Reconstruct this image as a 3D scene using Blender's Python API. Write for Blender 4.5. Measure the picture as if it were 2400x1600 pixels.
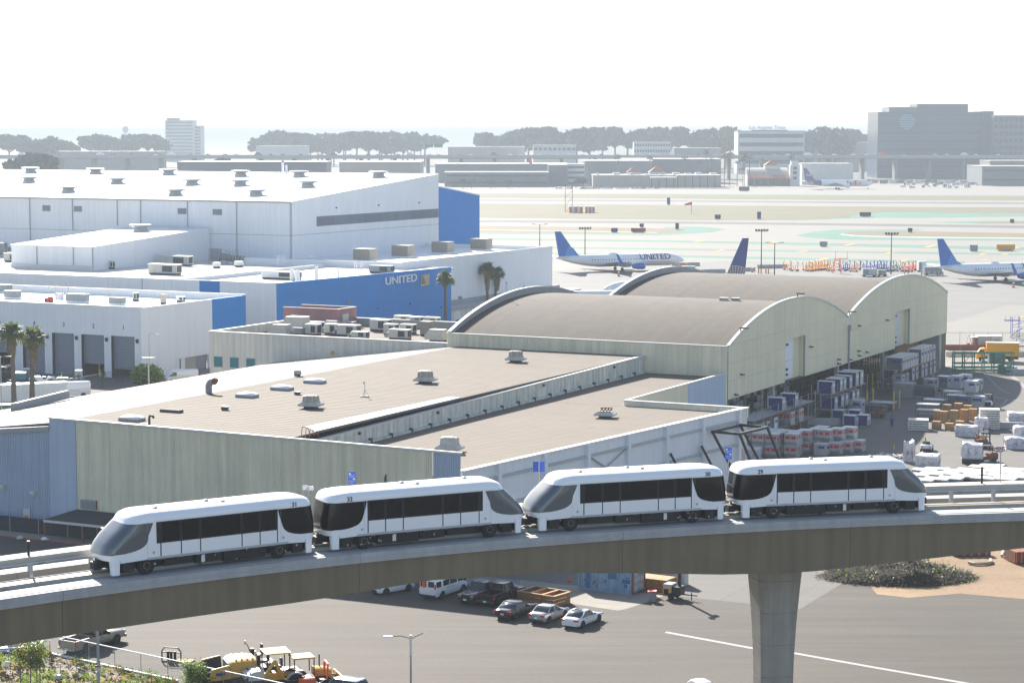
import bpy, bmesh, math, random
import numpy as np
from mathutils import Vector, Matrix
random.seed(7)
D = bpy.data; SC = bpy.context.scene; COL = SC.collection
for o in list(D.objects): D.objects.remove(o)
rad = math.radians
# --- camera
F_PX, CAM_H, PITCH = 5000.0, 44.0, math.atan(488 / 5000.0)
cd = D.cameras.new('camera'); cam = D.objects.new('camera', cd); COL.objects.link(cam)
cd.sensor_width = 36.0; cd.lens = 36.0 * F_PX / 2400.0
cd.clip_start = 1.0; cd.clip_end = 90000.0
cam.location = (0, 0, CAM_H); cam.rotation_euler = (math.pi / 2 - PITCH, 0, 0)
SC.camera = cam
# --- world and sun
SUN_EL, SUN_AZ = 29.2, -18.7
SC.world = D.worlds.new('World'); SC.world.use_nodes = True
wn = SC.world.node_tree; wn.nodes.clear()
sky = wn.nodes.new('ShaderNodeTexSky'); sky.sky_type = 'NISHITA'; sky.sun_disc = False
sky.sun_elevation = rad(SUN_EL); sky.sun_rotation = rad(SUN_AZ)
sky.altitude = 30; sky.air_density = 1.0; sky.dust_density = 1.0; sky.ozone_density = 1.2
bg = wn.nodes.new('ShaderNodeBackground'); bg.inputs['Strength'].default_value = 0.075
wo = wn.nodes.new('ShaderNodeOutputWorld')
hs = wn.nodes.new('ShaderNodeHueSaturation'); hs.inputs['Saturation'].default_value = 0.9
tint = wn.nodes.new('ShaderNodeVectorMath'); tint.operation = 'MULTIPLY'; tint.inputs[1].default_value = (0.97, 1.0, 1.06)
wn.links.new(sky.outputs[0], hs.inputs['Color']); wn.links.new(hs.outputs[0], tint.inputs[0])
wn.links.new(tint.outputs[0], bg.inputs[0]); wn.links.new(bg.outputs[0], wo.inputs[0])
sl = D.lights.new('sun', 'SUN'); sl.energy = 5.0; sl.angle = rad(0.53); sl.color = (1.0, 0.94, 0.86)
sun = D.objects.new('sun', sl); COL.objects.link(sun); sun.location = (0, 0, 200)
sdir = Vector((math.sin(rad(SUN_AZ)) * math.cos(rad(SUN_EL)), math.cos(rad(SUN_AZ)) * math.cos(rad(SUN_EL)), math.sin(rad(SUN_EL))))
sun.rotation_euler = sdir.to_track_quat('Z', 'Y').to_euler()
vs = SC.view_settings; vs.view_transform = 'Standard'; vs.look = 'None'; vs.exposure = 1.5; vs.gamma = 1.0; vs.use_curve_mapping = False
SC.cycles.max_bounces = 6; SC.cycles.diffuse_bounces = 3; SC.cycles.glossy_bounces = 3; SC.cycles.transmission_bounces = 3
SC.cycles.volume_bounces = 1; SC.cycles.use_denoising = True; SC.cycles.caustics_reflective = False; SC.cycles.caustics_refractive = False
HAZE_DENSITY = 0.00021
# --- survey: a sight line met with a plane
CF = Vector((0, math.cos(PITCH), -math.sin(PITCH))); CU = Vector((0, math.sin(PITCH), math.cos(PITCH)))
CAMP = Vector((0, 0, CAM_H))
TH = rad(26.8)
WA = Vector((math.cos(TH), -math.sin(TH), 0)); WB = Vector((math.sin(TH), math.cos(TH), 0))
def sight(x, y): return Vector(((x - 1200) / F_PX, 0, 0)) + CU * ((800 - y) / F_PX) + CF
def G(x, y, z=0.0):
    d = sight(x, y); return CAMP + d * ((z - CAM_H) / d.z)
def loc(p): return Vector((p.dot(WA), p.dot(WB), p.z))
def wor(a, b, z=0.0): return WA * a + WB * b + Vector((0, 0, z))
def PA(x, y, a):
    d = sight(x, y); return loc(CAMP + d * ((a - CAMP.dot(WA)) / d.dot(WA)))
def PB(x, y, b):
    d = sight(x, y); return loc(CAMP + d * ((b - CAMP.dot(WB)) / d.dot(WB)))
def PY(x, y, Y):
    d = sight(x, y); return CAMP + d * (Y / d.y)
# --- materials
MATS = {}
def mat(name, col, rough=0.6, metal=0.0, var=0.12, scale=0.5, spec=0.4, streak=0.0, coat=0.0, bump=0.0, rnd=0.0, trans=0.0):
    if name in MATS: return MATS[name]
    m = D.materials.new(name); m.use_nodes = True; t = m.node_tree; n = t.nodes; L = t.links
    p = n['Principled BSDF']; p.inputs['Roughness'].default_value = rough; p.inputs['Metallic'].default_value = metal
    p.inputs['Specular IOR Level'].default_value = spec; p.inputs['Coat Weight'].default_value = coat
    if trans: p.inputs['Transmission Weight'].default_value = trans
    c = (col[0], col[1], col[2], 1); p.inputs['Base Color'].default_value = c
    src = None
    def mul(a, fac_socket, lo, hi):
        r = n.new('ShaderNodeMapRange'); r.inputs[3].default_value = lo; r.inputs[4].default_value = hi
        L.new(fac_socket, r.inputs[0])
        mx = n.new('ShaderNodeVectorMath'); mx.operation = 'SCALE'
        if a is None: mx.inputs[0].default_value = col[:3]
        else: L.new(a, mx.inputs[0])
        L.new(r.outputs[0], mx.inputs['Scale']); return mx.outputs[0]
    if var > 0:
        tc = n.new('ShaderNodeTexCoord'); no = n.new('ShaderNodeTexNoise'); no.inputs['Scale'].default_value = scale
        no.inputs['Detail'].default_value = 7; no.inputs['Roughness'].default_value = 0.62
        L.new(tc.outputs['Object'], no.inputs['Vector'])
        mr = n.new('ShaderNodeMapRange'); mr.inputs[1].default_value = 0.3; mr.inputs[2].default_value = 0.7; L.new(no.outputs[0], mr.inputs[0])
        src = mul(src, mr.outputs[0], 1 - var, 1 + var)
        if streak > 0:
            mp = n.new('ShaderNodeMapping'); mp.inputs['Scale'].default_value = (1.6, 1.6, 0.07); L.new(tc.outputs['Object'], mp.inputs[0])
            n2 = n.new('ShaderNodeTexNoise'); n2.inputs['Scale'].default_value = 1.0; n2.inputs['Detail'].default_value = 5; L.new(mp.outputs[0], n2.inputs['Vector'])
            m2 = n.new('ShaderNodeMapRange'); m2.inputs[1].default_value = 0.35; m2.inputs[2].default_value = 0.65; L.new(n2.outputs[0], m2.inputs[0])
            src = mul(src, m2.outputs[0], 1 - streak, 1 + streak * 0.3)
        if bump > 0:
            b = n.new('ShaderNodeBump'); b.inputs['Strength'].default_value = bump; b.inputs['Distance'].default_value = 0.05
            n3 = n.new('ShaderNodeTexNoise'); n3.inputs['Scale'].default_value = scale * 12; n3.inputs['Detail'].default_value = 4; L.new(tc.outputs['Object'], n3.inputs['Vector'])
            L.new(n3.outputs[0], b.inputs['Height']); L.new(b.outputs[0], p.inputs['Normal'])
    if rnd > 0:
        oi = n.new('ShaderNodeObjectInfo'); src = mul(src, oi.outputs['Random'], 1 - rnd, 1 + rnd)
    if src is not None: L.new(src, p.inputs['Base Color'])
    MATS[name] = m; return m
def M(k): return MATS[k]
mat('white_paint', (.78, .79, .80), .45, var=.03, scale=.15, streak=.05)
mat('white_roof', (.80, .80, .78), .7, var=.04, scale=.2)
mat('office_roof', (0.62, 0.6, 0.55), .75, var=.07, scale=.25)
mat('blue_paint', (0.0, .20, .58), .55, var=.06, scale=.2, streak=.05)
mat('grey_panel', (.20, .22, .26), .5, var=.05, scale=1, streak=.05)
mat('louver', (.22, .24, .27), .5, var=.1, scale=1)
mat('beige_wall', (0.74, 0.675, 0.47), .55, var=.04, scale=.3, streak=.07, rnd=.03)
mat('beige_metal', (0.8, 0.755, 0.58), .5, var=.06, scale=.25, streak=.14)
mat('blue_grey_wall', (0.42, 0.5, 0.6), .6, var=.05, scale=.25, streak=.08)
mat('stucco', (0.7, 0.655, 0.57), .8, var=.07, scale=.35, streak=.16)
mat('pink_stucco', (0.4, 0.2, 0.2), .8, var=.12, scale=.5, streak=.1)
mat('roof_felt', (.086, .071, .054), .9, var=.13, scale=.6, rnd=.07)
mat('roof_tan', (.140, .114, .086), .9, var=.10, scale=.25, rnd=.025)
mat('roof_pale', (0.185, 0.172, 0.155), .75, var=.08, scale=.35, rnd=.02)
mat('roof_gravel', (0.16, 0.138, 0.112), .95, var=.12, scale=.6)
mat('parapet', (0.62, 0.62, 0.55), .8, var=.15, scale=.8, streak=.28)
mat('trim', (.60, .60, .57), .5, var=.05)
mat('trim_grey', (.33, .34, .34), .5, var=.08)
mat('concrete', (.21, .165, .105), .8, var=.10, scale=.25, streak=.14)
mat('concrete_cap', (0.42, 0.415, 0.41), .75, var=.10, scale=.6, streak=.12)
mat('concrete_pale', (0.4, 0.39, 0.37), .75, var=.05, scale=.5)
mat('pier_concrete', (.34, .32, .28), .8, var=.10, scale=.5, streak=.16)
mat('walkway_top', (0.46, 0.42, 0.36), .8, var=.05, scale=.4)
mat('galv', (.36, .38, .39), .45, .5, var=.08, scale=2)
mat('steel_pale', (0.46, 0.47, 0.47), .5, .1, var=.06, scale=1)
mat('rail_tan', (0.34, 0.27, 0.16), .5, var=.08, scale=2)
mat('black', (.012, .012, .013), .5, var=.2, scale=3)
mat('rubber', (.02, .02, .02), .85, var=.2, scale=3)
mat('dark_metal', (.05, .055, .06), .5, .2, var=.2, scale=2)
mat('train_white', (0.9, 0.9, 0.9), .22, var=.015, scale=.4, coat=.5)
mat('glass_dark', (.006, .007, .008), .03, var=.0, spec=.3)
mat('glass_screen', (0.1, 0.115, 0.125), .03, var=.0, spec=.9)  # pale base colour stands in for sky reflected in the raked windscreens
mat('glass_car', (.02, .028, .032), .05, var=.0, spec=.6)
mat('glass_teal', (.02, .19, .22), .15, var=.1, scale=2, spec=.5)
mat('chrome', (.6, .6, .6), .2, .9, var=0)
mat('red_lamp', (.45, .02, .03), .3, var=0)
mat('orange', (.80, .12, .03), .5, var=.05)
mat('red', (.55, .03, .03), .5, var=.06, scale=2)
mat('yellow', (.75, .50, .03), .5, var=.08, scale=1)
mat('amber_paint', (.72, .34, .02), .5, var=.06)
mat('cat_yellow', (.62, .36, .07), .5, var=.12, scale=1)
mat('green_paint', (.02, .16, .10), .5, var=.12)
mat('green_grey', (.16, .23, .19), .5, var=.1)
mat('sign_blue', (0.008, 0.075, 0.42), .4, var=.03)
mat('sign_white', (.75, .75, .74), .5, var=.03)
mat('maroon', (.35, .02, .06), .5, var=0)
mat('hvac', (.50, .50, .46), .5, .1, var=.1, scale=1.5)
mat('hvac_grey', (.24, .27, .28), .5, .1, var=.08, scale=1)
mat('hvac_tan', (.27, .25, .21), .5, var=.06)
mat('duct', (.50, .53, .56), .35, .5, var=.1, scale=1)
mat('vent_tan', (.42, .36, .25), .6, .1, var=.25, scale=1.2)
mat('vent_skirt', (.47, .46, .42), .6, .1, var=.2, scale=1.5)
mat('rust', (.20, .075, .04), .85, var=.3, scale=4)
mat('wood', (.42, .25, .11), .75, var=.22, scale=3, rnd=.15)
mat('wood_box', (.27, .135, .045), .6, var=.15, scale=2, rnd=.08)
mat('wood_in', (.40, .17, .06), .7, var=.15, scale=2)
mat('silver', (.48, .49, .50), .4, .4, var=.1, scale=1, rnd=.08)
mat('alu_top', (.62, .60, .55), .5, .1, var=.1, scale=1.5, rnd=.06)
mat('uld_blue', (.012, .03, .16), .5, var=.15, scale=2, rnd=.15)
mat('uld_grey', (.11, .115, .125), .6, var=.15, scale=2, rnd=.12)
mat('uld_red', (.50, .02, .03), .5, var=.08)
mat('wrap', (.62, .60, .62), .35, var=.22, scale=1.6, bump=.9)
mat('net', (.10, .10, .12), .8, var=.2)
mat('palm_green', (0.1, 0.145, 0.035), .6, var=.35, scale=2.5)
mat('palm_dead', (.20, .145, .085), .9, var=.3, scale=2)
mat('bark', (.13, .105, .08), .9, var=.35, scale=4)
mat('leaf', (0.11, 0.17, 0.03), .6, var=.4, scale=1.6)
mat('leaf_bright', (0.2, 0.29, 0.045), .6, var=.4, scale=1.4)
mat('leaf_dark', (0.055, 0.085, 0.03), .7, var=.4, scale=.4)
mat('leaf_amber', (0.4, 0.29, 0.04), .6, var=.3, scale=1.5)
mat('far_leaf', (0.1, 0.12, 0.085), .9, var=.35, scale=.15)
mat('far_grey', (.17, .185, .20), .7, var=.06, scale=.1)
mat('far_white', (.62, .62, .60), .7, var=.05, scale=.1)
mat('far_tan', (.40, .37, .32), .7, var=.08, scale=.1)
mat('far_window', (.03, .045, .065), .3, var=.1, scale=.2)
mat('far_glass', (0.05, 0.08, 0.13), .35, var=.10, scale=.04)
mat('far_tile', (.45, .14, .07), .8, var=.15, scale=.5)
mat('logo_cyan', (.10, .38, .55), .5, var=0)
mat('plane_white', (.80, .81, .82), .25, var=.02, coat=.4)
mat('plane_grey', (.38, .39, .41), .4, var=.05)
mat('plane_blue', (.005, .13, .48), .3, var=.03)
mat('fedex_purple', (.05, .03, .18), .35, var=0)
mat('fedex_orange', (.75, .13, .01), .4, var=0)
mat('text_navy', (0.01, 0.05, 0.26), .5, var=0)
mat('logo_gold', (.55, .42, .24), .5, var=0)
mat('skin', (.35, .2, .14), .6, var=0)
mat('navy_cloth', (.01, .014, .03), .8, var=.1)
mat('hivis', (.45, .75, .03), .6, var=.05)
mat('hivis_orange', (.8, .15, .03), .6, var=.05)
mat('car_white', (.78, .79, .80), .2, var=0, coat=.7)
mat('car_silver', (.42, .43, .44), .22, .45, var=0, coat=.7)
mat('car_tan', (.36, .33, .28), .25, .35, var=0, coat=.6)
mat('car_black', (.010, .010, .014), .2, var=0, coat=.7)
mat('car_grey', (.035, .037, .042), .25, .3, var=0, coat=.7)
mat('awning', (.035, .04, .04), .85, var=.25, scale=.7)
mat('screen_cloth', (.022, .03, .042), .9, var=.15, scale=.6)
mat('mint', (.42, .55, .48), .5, var=.1)
mat('teal_box', (.05, .20, .21), .5, var=.1)
mat('patch_blue', (.05, .12, .26), .6, var=.1)
for k_ in ('palm_green', 'leaf', 'leaf_bright', 'leaf_dark', 'leaf_amber'):
    t_ = MATS[k_].node_tree; p_ = t_.nodes['Principled BSDF']; tr_ = t_.nodes.new('ShaderNodeBsdfTranslucent'); mx_ = t_.nodes.new('ShaderNodeMixShader'); mx_.inputs[0].default_value = .42
    t_.links.new(p_.inputs['Base Color'].links[0].from_socket, tr_.inputs['Color']); t_.links.new(p_.outputs[0], mx_.inputs[1]); t_.links.new(tr_.outputs[0], mx_.inputs[2]); t_.links.new(mx_.outputs[0], t_.nodes['Material Output'].inputs['Surface'])
# --- mesh builder
class MB:
    def __init__(s, off=(0, 0, 0)): s.v = []; s.f = []; s.mi = []; s.ms = []; s.cur = 0; s.off = Vector(off)
    def use(s, m):
        if m not in s.ms: s.ms.append(m)
        s.cur = s.ms.index(m); return s
    def add(s, pts, faces):
        k = len(s.v); s.v += [tuple(Vector(p) - s.off) for p in pts]
        for f in faces: s.f.append(tuple(i + k for i in f)); s.mi.append(s.cur)
        return s
    def box(s, c, d, rz=0.0, M4=None):
        x, y, z = d[0] / 2, d[1] / 2, d[2] / 2
        P = [Vector(q) for q in ((-x, -y, -z), (x, -y, -z), (x, y, -z), (-x, y, -z), (-x, -y, z), (x, -y, z), (x, y, z), (-x, y, z))]
        if rz: R = Matrix.Rotation(rz, 3, 'Z'); P = [R @ p for p in P]
        if M4 is not None: P = [M4 @ p for p in P]
        c = Vector(c)
        return s.add([p + c for p in P], [(0, 3, 2, 1), (4, 5, 6, 7), (0, 1, 5, 4), (1, 2, 6, 5), (2, 3, 7, 6), (3, 0, 4, 7)])
    def bx(s, x0, x1, y0, y1, z0, z1): return s.box(((x0 + x1) / 2, (y0 + y1) / 2, (z0 + z1) / 2), (abs(x1 - x0), abs(y1 - y0), abs(z1 - z0)))
    def prism(s, poly, z0, z1):
        n = len(poly); P = [(p[0], p[1], z0) for p in poly] + [(p[0], p[1], z1) for p in poly]
        F = [tuple(range(n - 1, -1, -1)), tuple(range(n, 2 * n))] + [(i, (i + 1) % n, n + (i + 1) % n, n + i) for i in range(n)]
        return s.add(P, F)
    def slab(s, top, bot):
        n = len(top); F = [tuple(range(n)), tuple(range(2 * n - 1, n - 1, -1))] + [(i, n + i, n + (i + 1) % n, (i + 1) % n) for i in range(n)]
        return s.add(list(top) + list(bot), F)
    def tube(s, p0, p1, r, n=8, r1=None, cap=True):
        p0 = Vector(p0); p1 = Vector(p1); r1 = r if r1 is None else r1
        d = (p1 - p0).normalized(); a = d.orthogonal().normalized(); b = d.cross(a)
        P = [p0 + (a * math.cos(2 * math.pi * i / n) + b * math.sin(2 * math.pi * i / n)) * r for i in range(n)] + \
            [p1 + (a * math.cos(2 * math.pi * i / n) + b * math.sin(2 * math.pi * i / n)) * r1 for i in range(n)]
        F = [(i, (i + 1) % n, n + (i + 1) % n, n + i) for i in range(n)]
        if cap: F += [tuple(range(n - 1, -1, -1)), tuple(range(n, 2 * n))]
        return s.add(P, F)
    def path(s, pts, r, n=6):
        for a, b in zip(pts[:-1], pts[1:]): s.tube(a, b, r, n)
        return s
    def bar(s, p0, p1, w, h):
        p0 = Vector(p0); p1 = Vector(p1); d = (p1 - p0); u = Vector((0, 0, 1)) if abs(d.normalized().z) < .95 else Vector((1, 0, 0))
        a = d.cross(u).normalized() * w / 2; b = a.cross(d).normalized() * h / 2
        P = [p0 - a - b, p0 + a - b, p0 + a + b, p0 - a + b, p1 - a - b, p1 + a - b, p1 + a + b, p1 - a + b]
        return s.add(P, [(0, 3, 2, 1), (4, 5, 6, 7), (0, 1, 5, 4), (1, 2, 6, 5), (2, 3, 7, 6), (3, 0, 4, 7)])
    def loft(s, rings, cap=True):
        n = len(rings[0]); k = len(rings)
        P = [p for r in rings for p in r]
        F = [(j * n + i, j * n + (i + 1) % n, (j + 1) * n + (i + 1) % n, (j + 1) * n + i) for j in range(k - 1) for i in range(n)]
        if cap: F += [tuple(range(n - 1, -1, -1)), tuple((k - 1) * n + i for i in range(n))]
        return s.add(P, F)
    def grid(s, rows):
        n = len(rows[0]); P = [p for r in rows for p in r]
        return s.add(P, [(j * n + i, j * n + i + 1, (j + 1) * n + i + 1, (j + 1) * n + i) for j in range(len(rows) - 1) for i in range(n - 1)])
    def lathe(s, prof, c=(0, 0, 0), n=16):
        return s.loft([[(c[0] + r * math.cos(2 * math.pi * i / n), c[1] + r * math.sin(2 * math.pi * i / n), c[2] + z) for i in range(n)] for r, z in prof])
    def data(s, name, m=None, smooth=False):
        me = D.meshes.new(name); me.from_pydata(s.v, [], s.f)
        ms = s.ms if s.ms else [m]
        for q in ms: me.materials.append(MATS[q] if isinstance(q, str) else q)
        if len(ms) > 1: me.polygons.foreach_set('material_index', s.mi)
        bm = bmesh.new(); bm.from_mesh(me); bmesh.ops.recalc_face_normals(bm, faces=bm.faces); bm.to_mesh(me); bm.free()
        if smooth:
            me.polygons.foreach_set('use_smooth', [True] * len(me.polygons)); me.set_sharp_from_angle(angle=rad(smooth if smooth is not True else 38))
        me.update(); return me
    def build(s, name, m=None, parent=None, smooth=False, loc=(0, 0, 0), rz=0.0):
        o = D.objects.new(name, s.data(name, m, smooth)); COL.objects.link(o)
        o.location = loc; o.rotation_euler = (0, 0, rz)
        if parent is not None: o.parent = parent
        return o
def inst(name, me, parent=None, loc=(0, 0, 0), rz=0.0):
    o = D.objects.new(name, me); COL.objects.link(o); o.location = loc; o.rotation_euler = (0, 0, rz)
    if parent is not None: o.parent = parent
    return o
def tag(o, label=None, cat=None, group=None, kind=None):
    if label: o['label'] = label
    if cat: o['category'] = cat
    if group: o['group'] = group
    if kind: o['kind'] = kind
    return o
def thing(name, label, cat, p=(0, 0, 0), rz=0.0, group=None):
    o = D.objects.new(name, None); COL.objects.link(o); o.location = p; o.rotation_euler = (0, 0, rz); o.empty_display_size = .5
    return tag(o, label, cat, group)
KIDS = {}
def dup(root, p, rz, label=None, group=None):
    """a copy of a thing, its parts and their sub-parts, sharing meshes"""
    if root.name not in KIDS:
        ch = {}
        for o in D.objects:
            if o.parent: ch.setdefault(o.parent.name, []).append(o)
        KIDS[root.name] = [(c, list(ch.get(c.name, []))) for c in ch.get(root.name, [])]
    r = root.copy(); COL.objects.link(r); r.location = p; r.rotation_euler = (0, 0, rz)
    if label: r['label'] = label
    if group: r['group'] = group
    for c, subs in KIDS[root.name]:
        k = c.copy(); COL.objects.link(k); k.parent = r
        for g in subs:
            q = g.copy(); COL.objects.link(q); q.parent = k
    return r
def site(name, label, cat, a0, b0, z0=0.0, group=None):
    """a thing whose axes follow the building grid; its builders then use MB(off=(a0, b0, z0)) and grid coordinates"""
    r = thing(name, label, cat, wor(a0, b0, z0), -TH, group); return r, (a0, b0, z0)
_ft = {}
def text_mesh(txt, size, depth=0.0, bold=0.0, align='CENTER', shear=0.0, wide=1.0, spacing=1.0):
    cu = D.curves.new('lettering', 'FONT'); cu.body = txt; cu.size = size; cu.align_x = align; cu.align_y = 'CENTER'; cu.extrude = depth; cu.offset = bold; cu.shear = shear; cu.space_character = spacing
    o = D.objects.new('lettering', cu); COL.objects.link(o); bpy.context.view_layer.update()
    me = D.meshes.new_from_object(o.evaluated_get(bpy.context.evaluated_depsgraph_get()))
    D.objects.remove(o); D.curves.remove(cu)
    if wide != 1.0: me.transform(Matrix.Diagonal((wide, 1, 1, 1)))
    return me
def text(txt, size, m, parent, p, right, up=(0, 0, 1), name='lettering', depth=0.01, bold=0.0, wide=1.0, spacing=1.0):
    """lettering as thin relief; right and up are directions in the parent's axes"""
    me = text_mesh(txt, size, depth, bold, wide=wide, spacing=spacing); r = Vector(right).normalized(); u = Vector(up).normalized(); n = r.cross(u)
    X = Matrix((r, u, n)).transposed().to_4x4(); X.translation = Vector(p)
    me.transform(X); me.materials.clear(); me.materials.append(MATS[m])
    o = D.objects.new(name, me); COL.objects.link(o); o.parent = parent; return o
ORD = ['', 'first', 'second', 'third', 'fourth', 'fifth', 'sixth', 'seventh', 'eighth', 'ninth', 'tenth', 'eleventh', 'twelfth', 'thirteenth', 'fourteenth', 'fifteenth', 'sixteenth', 'seventeenth', 'eighteenth', 'nineteenth', 'twentieth'] + ['twenty ' + q for q in 'first second third fourth fifth sixth seventh eighth ninth'.split()] + ['thirtieth'] + ['thirty ' + q for q in 'first second third fourth fifth sixth seventh eighth ninth'.split()] + ['fortieth']
# === GROUND, AIRFIELD, HAZE
def groundmat(name, col, ang, streak=.12, patch=.12, cell=None, fine=.06, stretch=(.02, .5)):
    m = D.materials.new(name); m.use_nodes = True; t = m.node_tree; n = t.nodes; L = t.links; p = n['Principled BSDF']
    p.inputs['Roughness'].default_value = .85; p.inputs['Specular IOR Level'].default_value = .25
    tc = n.new('ShaderNodeTexCoord'); cur = None
    def chain(fac, lo, hi):
        nonlocal cur
        r = n.new('ShaderNodeMapRange'); r.inputs[1].default_value = .3; r.inputs[2].default_value = .7; r.inputs[3].default_value = lo; r.inputs[4].default_value = hi
        L.new(fac, r.inputs[0]); s = n.new('ShaderNodeVectorMath'); s.operation = 'SCALE'
        if cur is None: s.inputs[0].default_value = col
        else: L.new(cur, s.inputs[0])
        L.new(r.outputs[0], s.inputs['Scale']); cur = s.outputs[0]
    def noise(sc, det, mp=None, off=0):
        q = n.new('ShaderNodeTexNoise'); q.inputs['Scale'].default_value = sc; q.inputs['Detail'].default_value = det; q.inputs['Roughness'].default_value = .6
        mpn = n.new('ShaderNodeMapping'); mpn.inputs['Location'].default_value = (off, off * 2, 0)
        if mp: mpn.inputs['Rotation'].default_value = (0, 0, mp[0]); mpn.inputs['Scale'].default_value = mp[1]
        L.new(tc.outputs['Object'], mpn.inputs[0]); L.new(mpn.outputs[0], q.inputs['Vector']); return q.outputs[0]
    chain(noise(.035, 6), 1 - patch, 1 + patch)
    chain(noise(1.0, 5, (-ang, (stretch[0], stretch[1], 1))), 1 - streak, 1 + streak)
    chain(noise(1.0, 4, (-ang - .5, (stretch[0] * 1.7, stretch[1] * 1.3, 1)), 31), 1 - streak * .7, 1 + streak * .7)
    chain(noise(2.3, 6), 1 - fine, 1 + fine)
    if cell:
        br = n.new('ShaderNodeTexBrick'); br.offset = 0; br.inputs['Scale'].default_value = 1; br.inputs['Brick Width'].default_value = cell; br.inputs['Row Height'].default_value = cell
        br.inputs['Mortar Size'].default_value = .05; br.inputs['Color1'].default_value = (1, 1, 1, 1); br.inputs['Color2'].default_value = (.93, .93, .93, 1); br.inputs['Mortar'].default_value = (.72, .72, .72, 1)
        mp = n.new('ShaderNodeMapping'); mp.inputs['Rotation'].default_value = (0, 0, TH); L.new(tc.outputs['Object'], mp.inputs[0]); L.new(mp.outputs[0], br.inputs['Vector'])
        mx = n.new('ShaderNodeVectorMath'); mx.operation = 'MULTIPLY'; L.new(cur, mx.inputs[0]); L.new(br.outputs[0], mx.inputs[1]); cur = mx.outputs[0]
    L.new(cur, p.inputs['Base Color']); MATS[name] = m; return m
groundmat('g_concrete', (0.205, 0.195, 0.172), rad(-12), .05, .05, None, .04)
groundmat('g_apron', (0.175, 0.172, 0.162), rad(-12), .07, .06, 7.5, .04)
groundmat('g_yard', (0.135, 0.127, 0.113), -TH, .06, .08, 6.0, .05)
groundmat('g_asphalt', (.076, .066, .053), rad(-14), .16, .12, None, .10, (.035, .55))
groundmat('g_road', (0.07, 0.065, 0.06), rad(-18), .08, .1, None, .08)
groundmat('g_pad', (0.26, 0.235, 0.195), -TH, .05, .10, 4.0, .06)
groundmat('g_dirt', (0.27, 0.18, 0.1), 0, .10, .22, None, .15, (.1, .3))
groundmat('g_bed', (.17, .125, .08), 0, .1, .25, None, .3, (.3, .5))
groundmat('g_grass', (0.105, 0.095, 0.042), rad(-12), .16, .12, None, .06, (.006, .12))
groundmat('g_brown', (0.135, 0.1, 0.05), rad(-12), .12, .12, None, .06, (.006, .12))
groundmat('g_runway', (0.085, 0.082, 0.082), rad(-12), .18, .08, None, .04, (.004, .3))
groundmat('g_land', (0.1, 0.105, 0.09), 0, .2, .2, None, .1, (.004, .01))
groundmat('g_green', (0.06, 0.165, 0.12), rad(-12), .08, .08, None, .04, (.01, .1))
groundmat('g_line', (0.36, 0.35, 0.33), 0, .06, .1, None, .12)
groundmat('g_yellow', (0.45, 0.3, 0.04), 0, .03, .05, None, .05)
groundmat('g_redkerb', (.28, .08, .06), 0, .05, .1, None, .1)
groundmat('g_shale', (0.24, 0.22, 0.18), 0, .05, .1, None, .1)
def sheet(name, pts, z, m, kind='structure', label=None):
    b = MB(); b.add([(p[0], p[1], z) for p in pts], [tuple(range(len(pts)))]); return tag(b.build(name, m), label, kind=kind)
def psheet(name, px, z, m, kind='structure'): return sheet(name, [G(x, y) for x, y in px], z, m, kind)
sheet('ground', [(-40000, -400), (40000, -400), (40000, 78000), (-40000, 78000)], 0, 'g_concrete')
sheet('land', [(-30000, 1850), (30000, 1990), (30000, 70000), (-30000, 70000)], .06, 'g_land')
psheet('apron', [(1200, 640), (1700, 612), (2460, 625), (2460, 716), (2365, 714), (2225, 755), (2180, 770), (1200, 800)], .012, 'g_apron')
L2 = lambda pts: [wor(a, b) for a, b in pts]
sheet('cargo_yard', L2([(-107.4, 186), (-64, 186), (-64, 229), (60, 229), (60, 396.5), (-107.4, 396.5)]), .016, 'g_yard')
sheet('parking_lot', L2([(-360, -60), (160, -60), (160, 228), (-66, 228)]) + [G(1700, 1330), G(1665, 1352), G(1521, 1409)] + L2([(-78.9, 177.9), (-84.3, 178.6), (-100, 181.5), (-360, 181.5)]), .008, 'g_asphalt')
sheet('service_road', L2([(-420, 172), (-130, 172), (-112, 181.5), (-420, 181.5)]), .012, 'g_road')
sheet('dock_yard', L2([(-420, 186), (-184, 186), (-184, 282), (-197, 282), (-197, 309.7), (-420, 309.7)]), .020, 'g_yard')
psheet('concrete_pad', [(1332, 1413), (1447, 1430), (1466, 1427), (1521, 1409), (1665, 1352), (1700, 1300), (1420, 1280), (1200, 1290), (1220, 1372), (1290, 1392)], .014, 'g_pad')
psheet('dirt_patch', [(2056, 1392), (2130, 1400), (2250, 1390), (2420, 1405), (2420, 1270), (2200, 1270), (2000, 1330)], .012, 'g_dirt')
b = MB()
for p0, p1 in (((1558, 1482), (1757, 1519)), ((1757, 1519), (1857, 1531)), ((1857, 1531), (2060, 1567)), ((2060, 1567), (2320, 1612))):
    a, c = G(*p0), G(*p1); b.add([(a.x, a.y, .013), (c.x, c.y, .013), (c.x + .2, c.y + .5, .013), (a.x + .2, a.y + .5, .013)], [(0, 1, 2, 3)])
tag(b.build('painted_line', 'g_line'), kind='structure')
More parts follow.
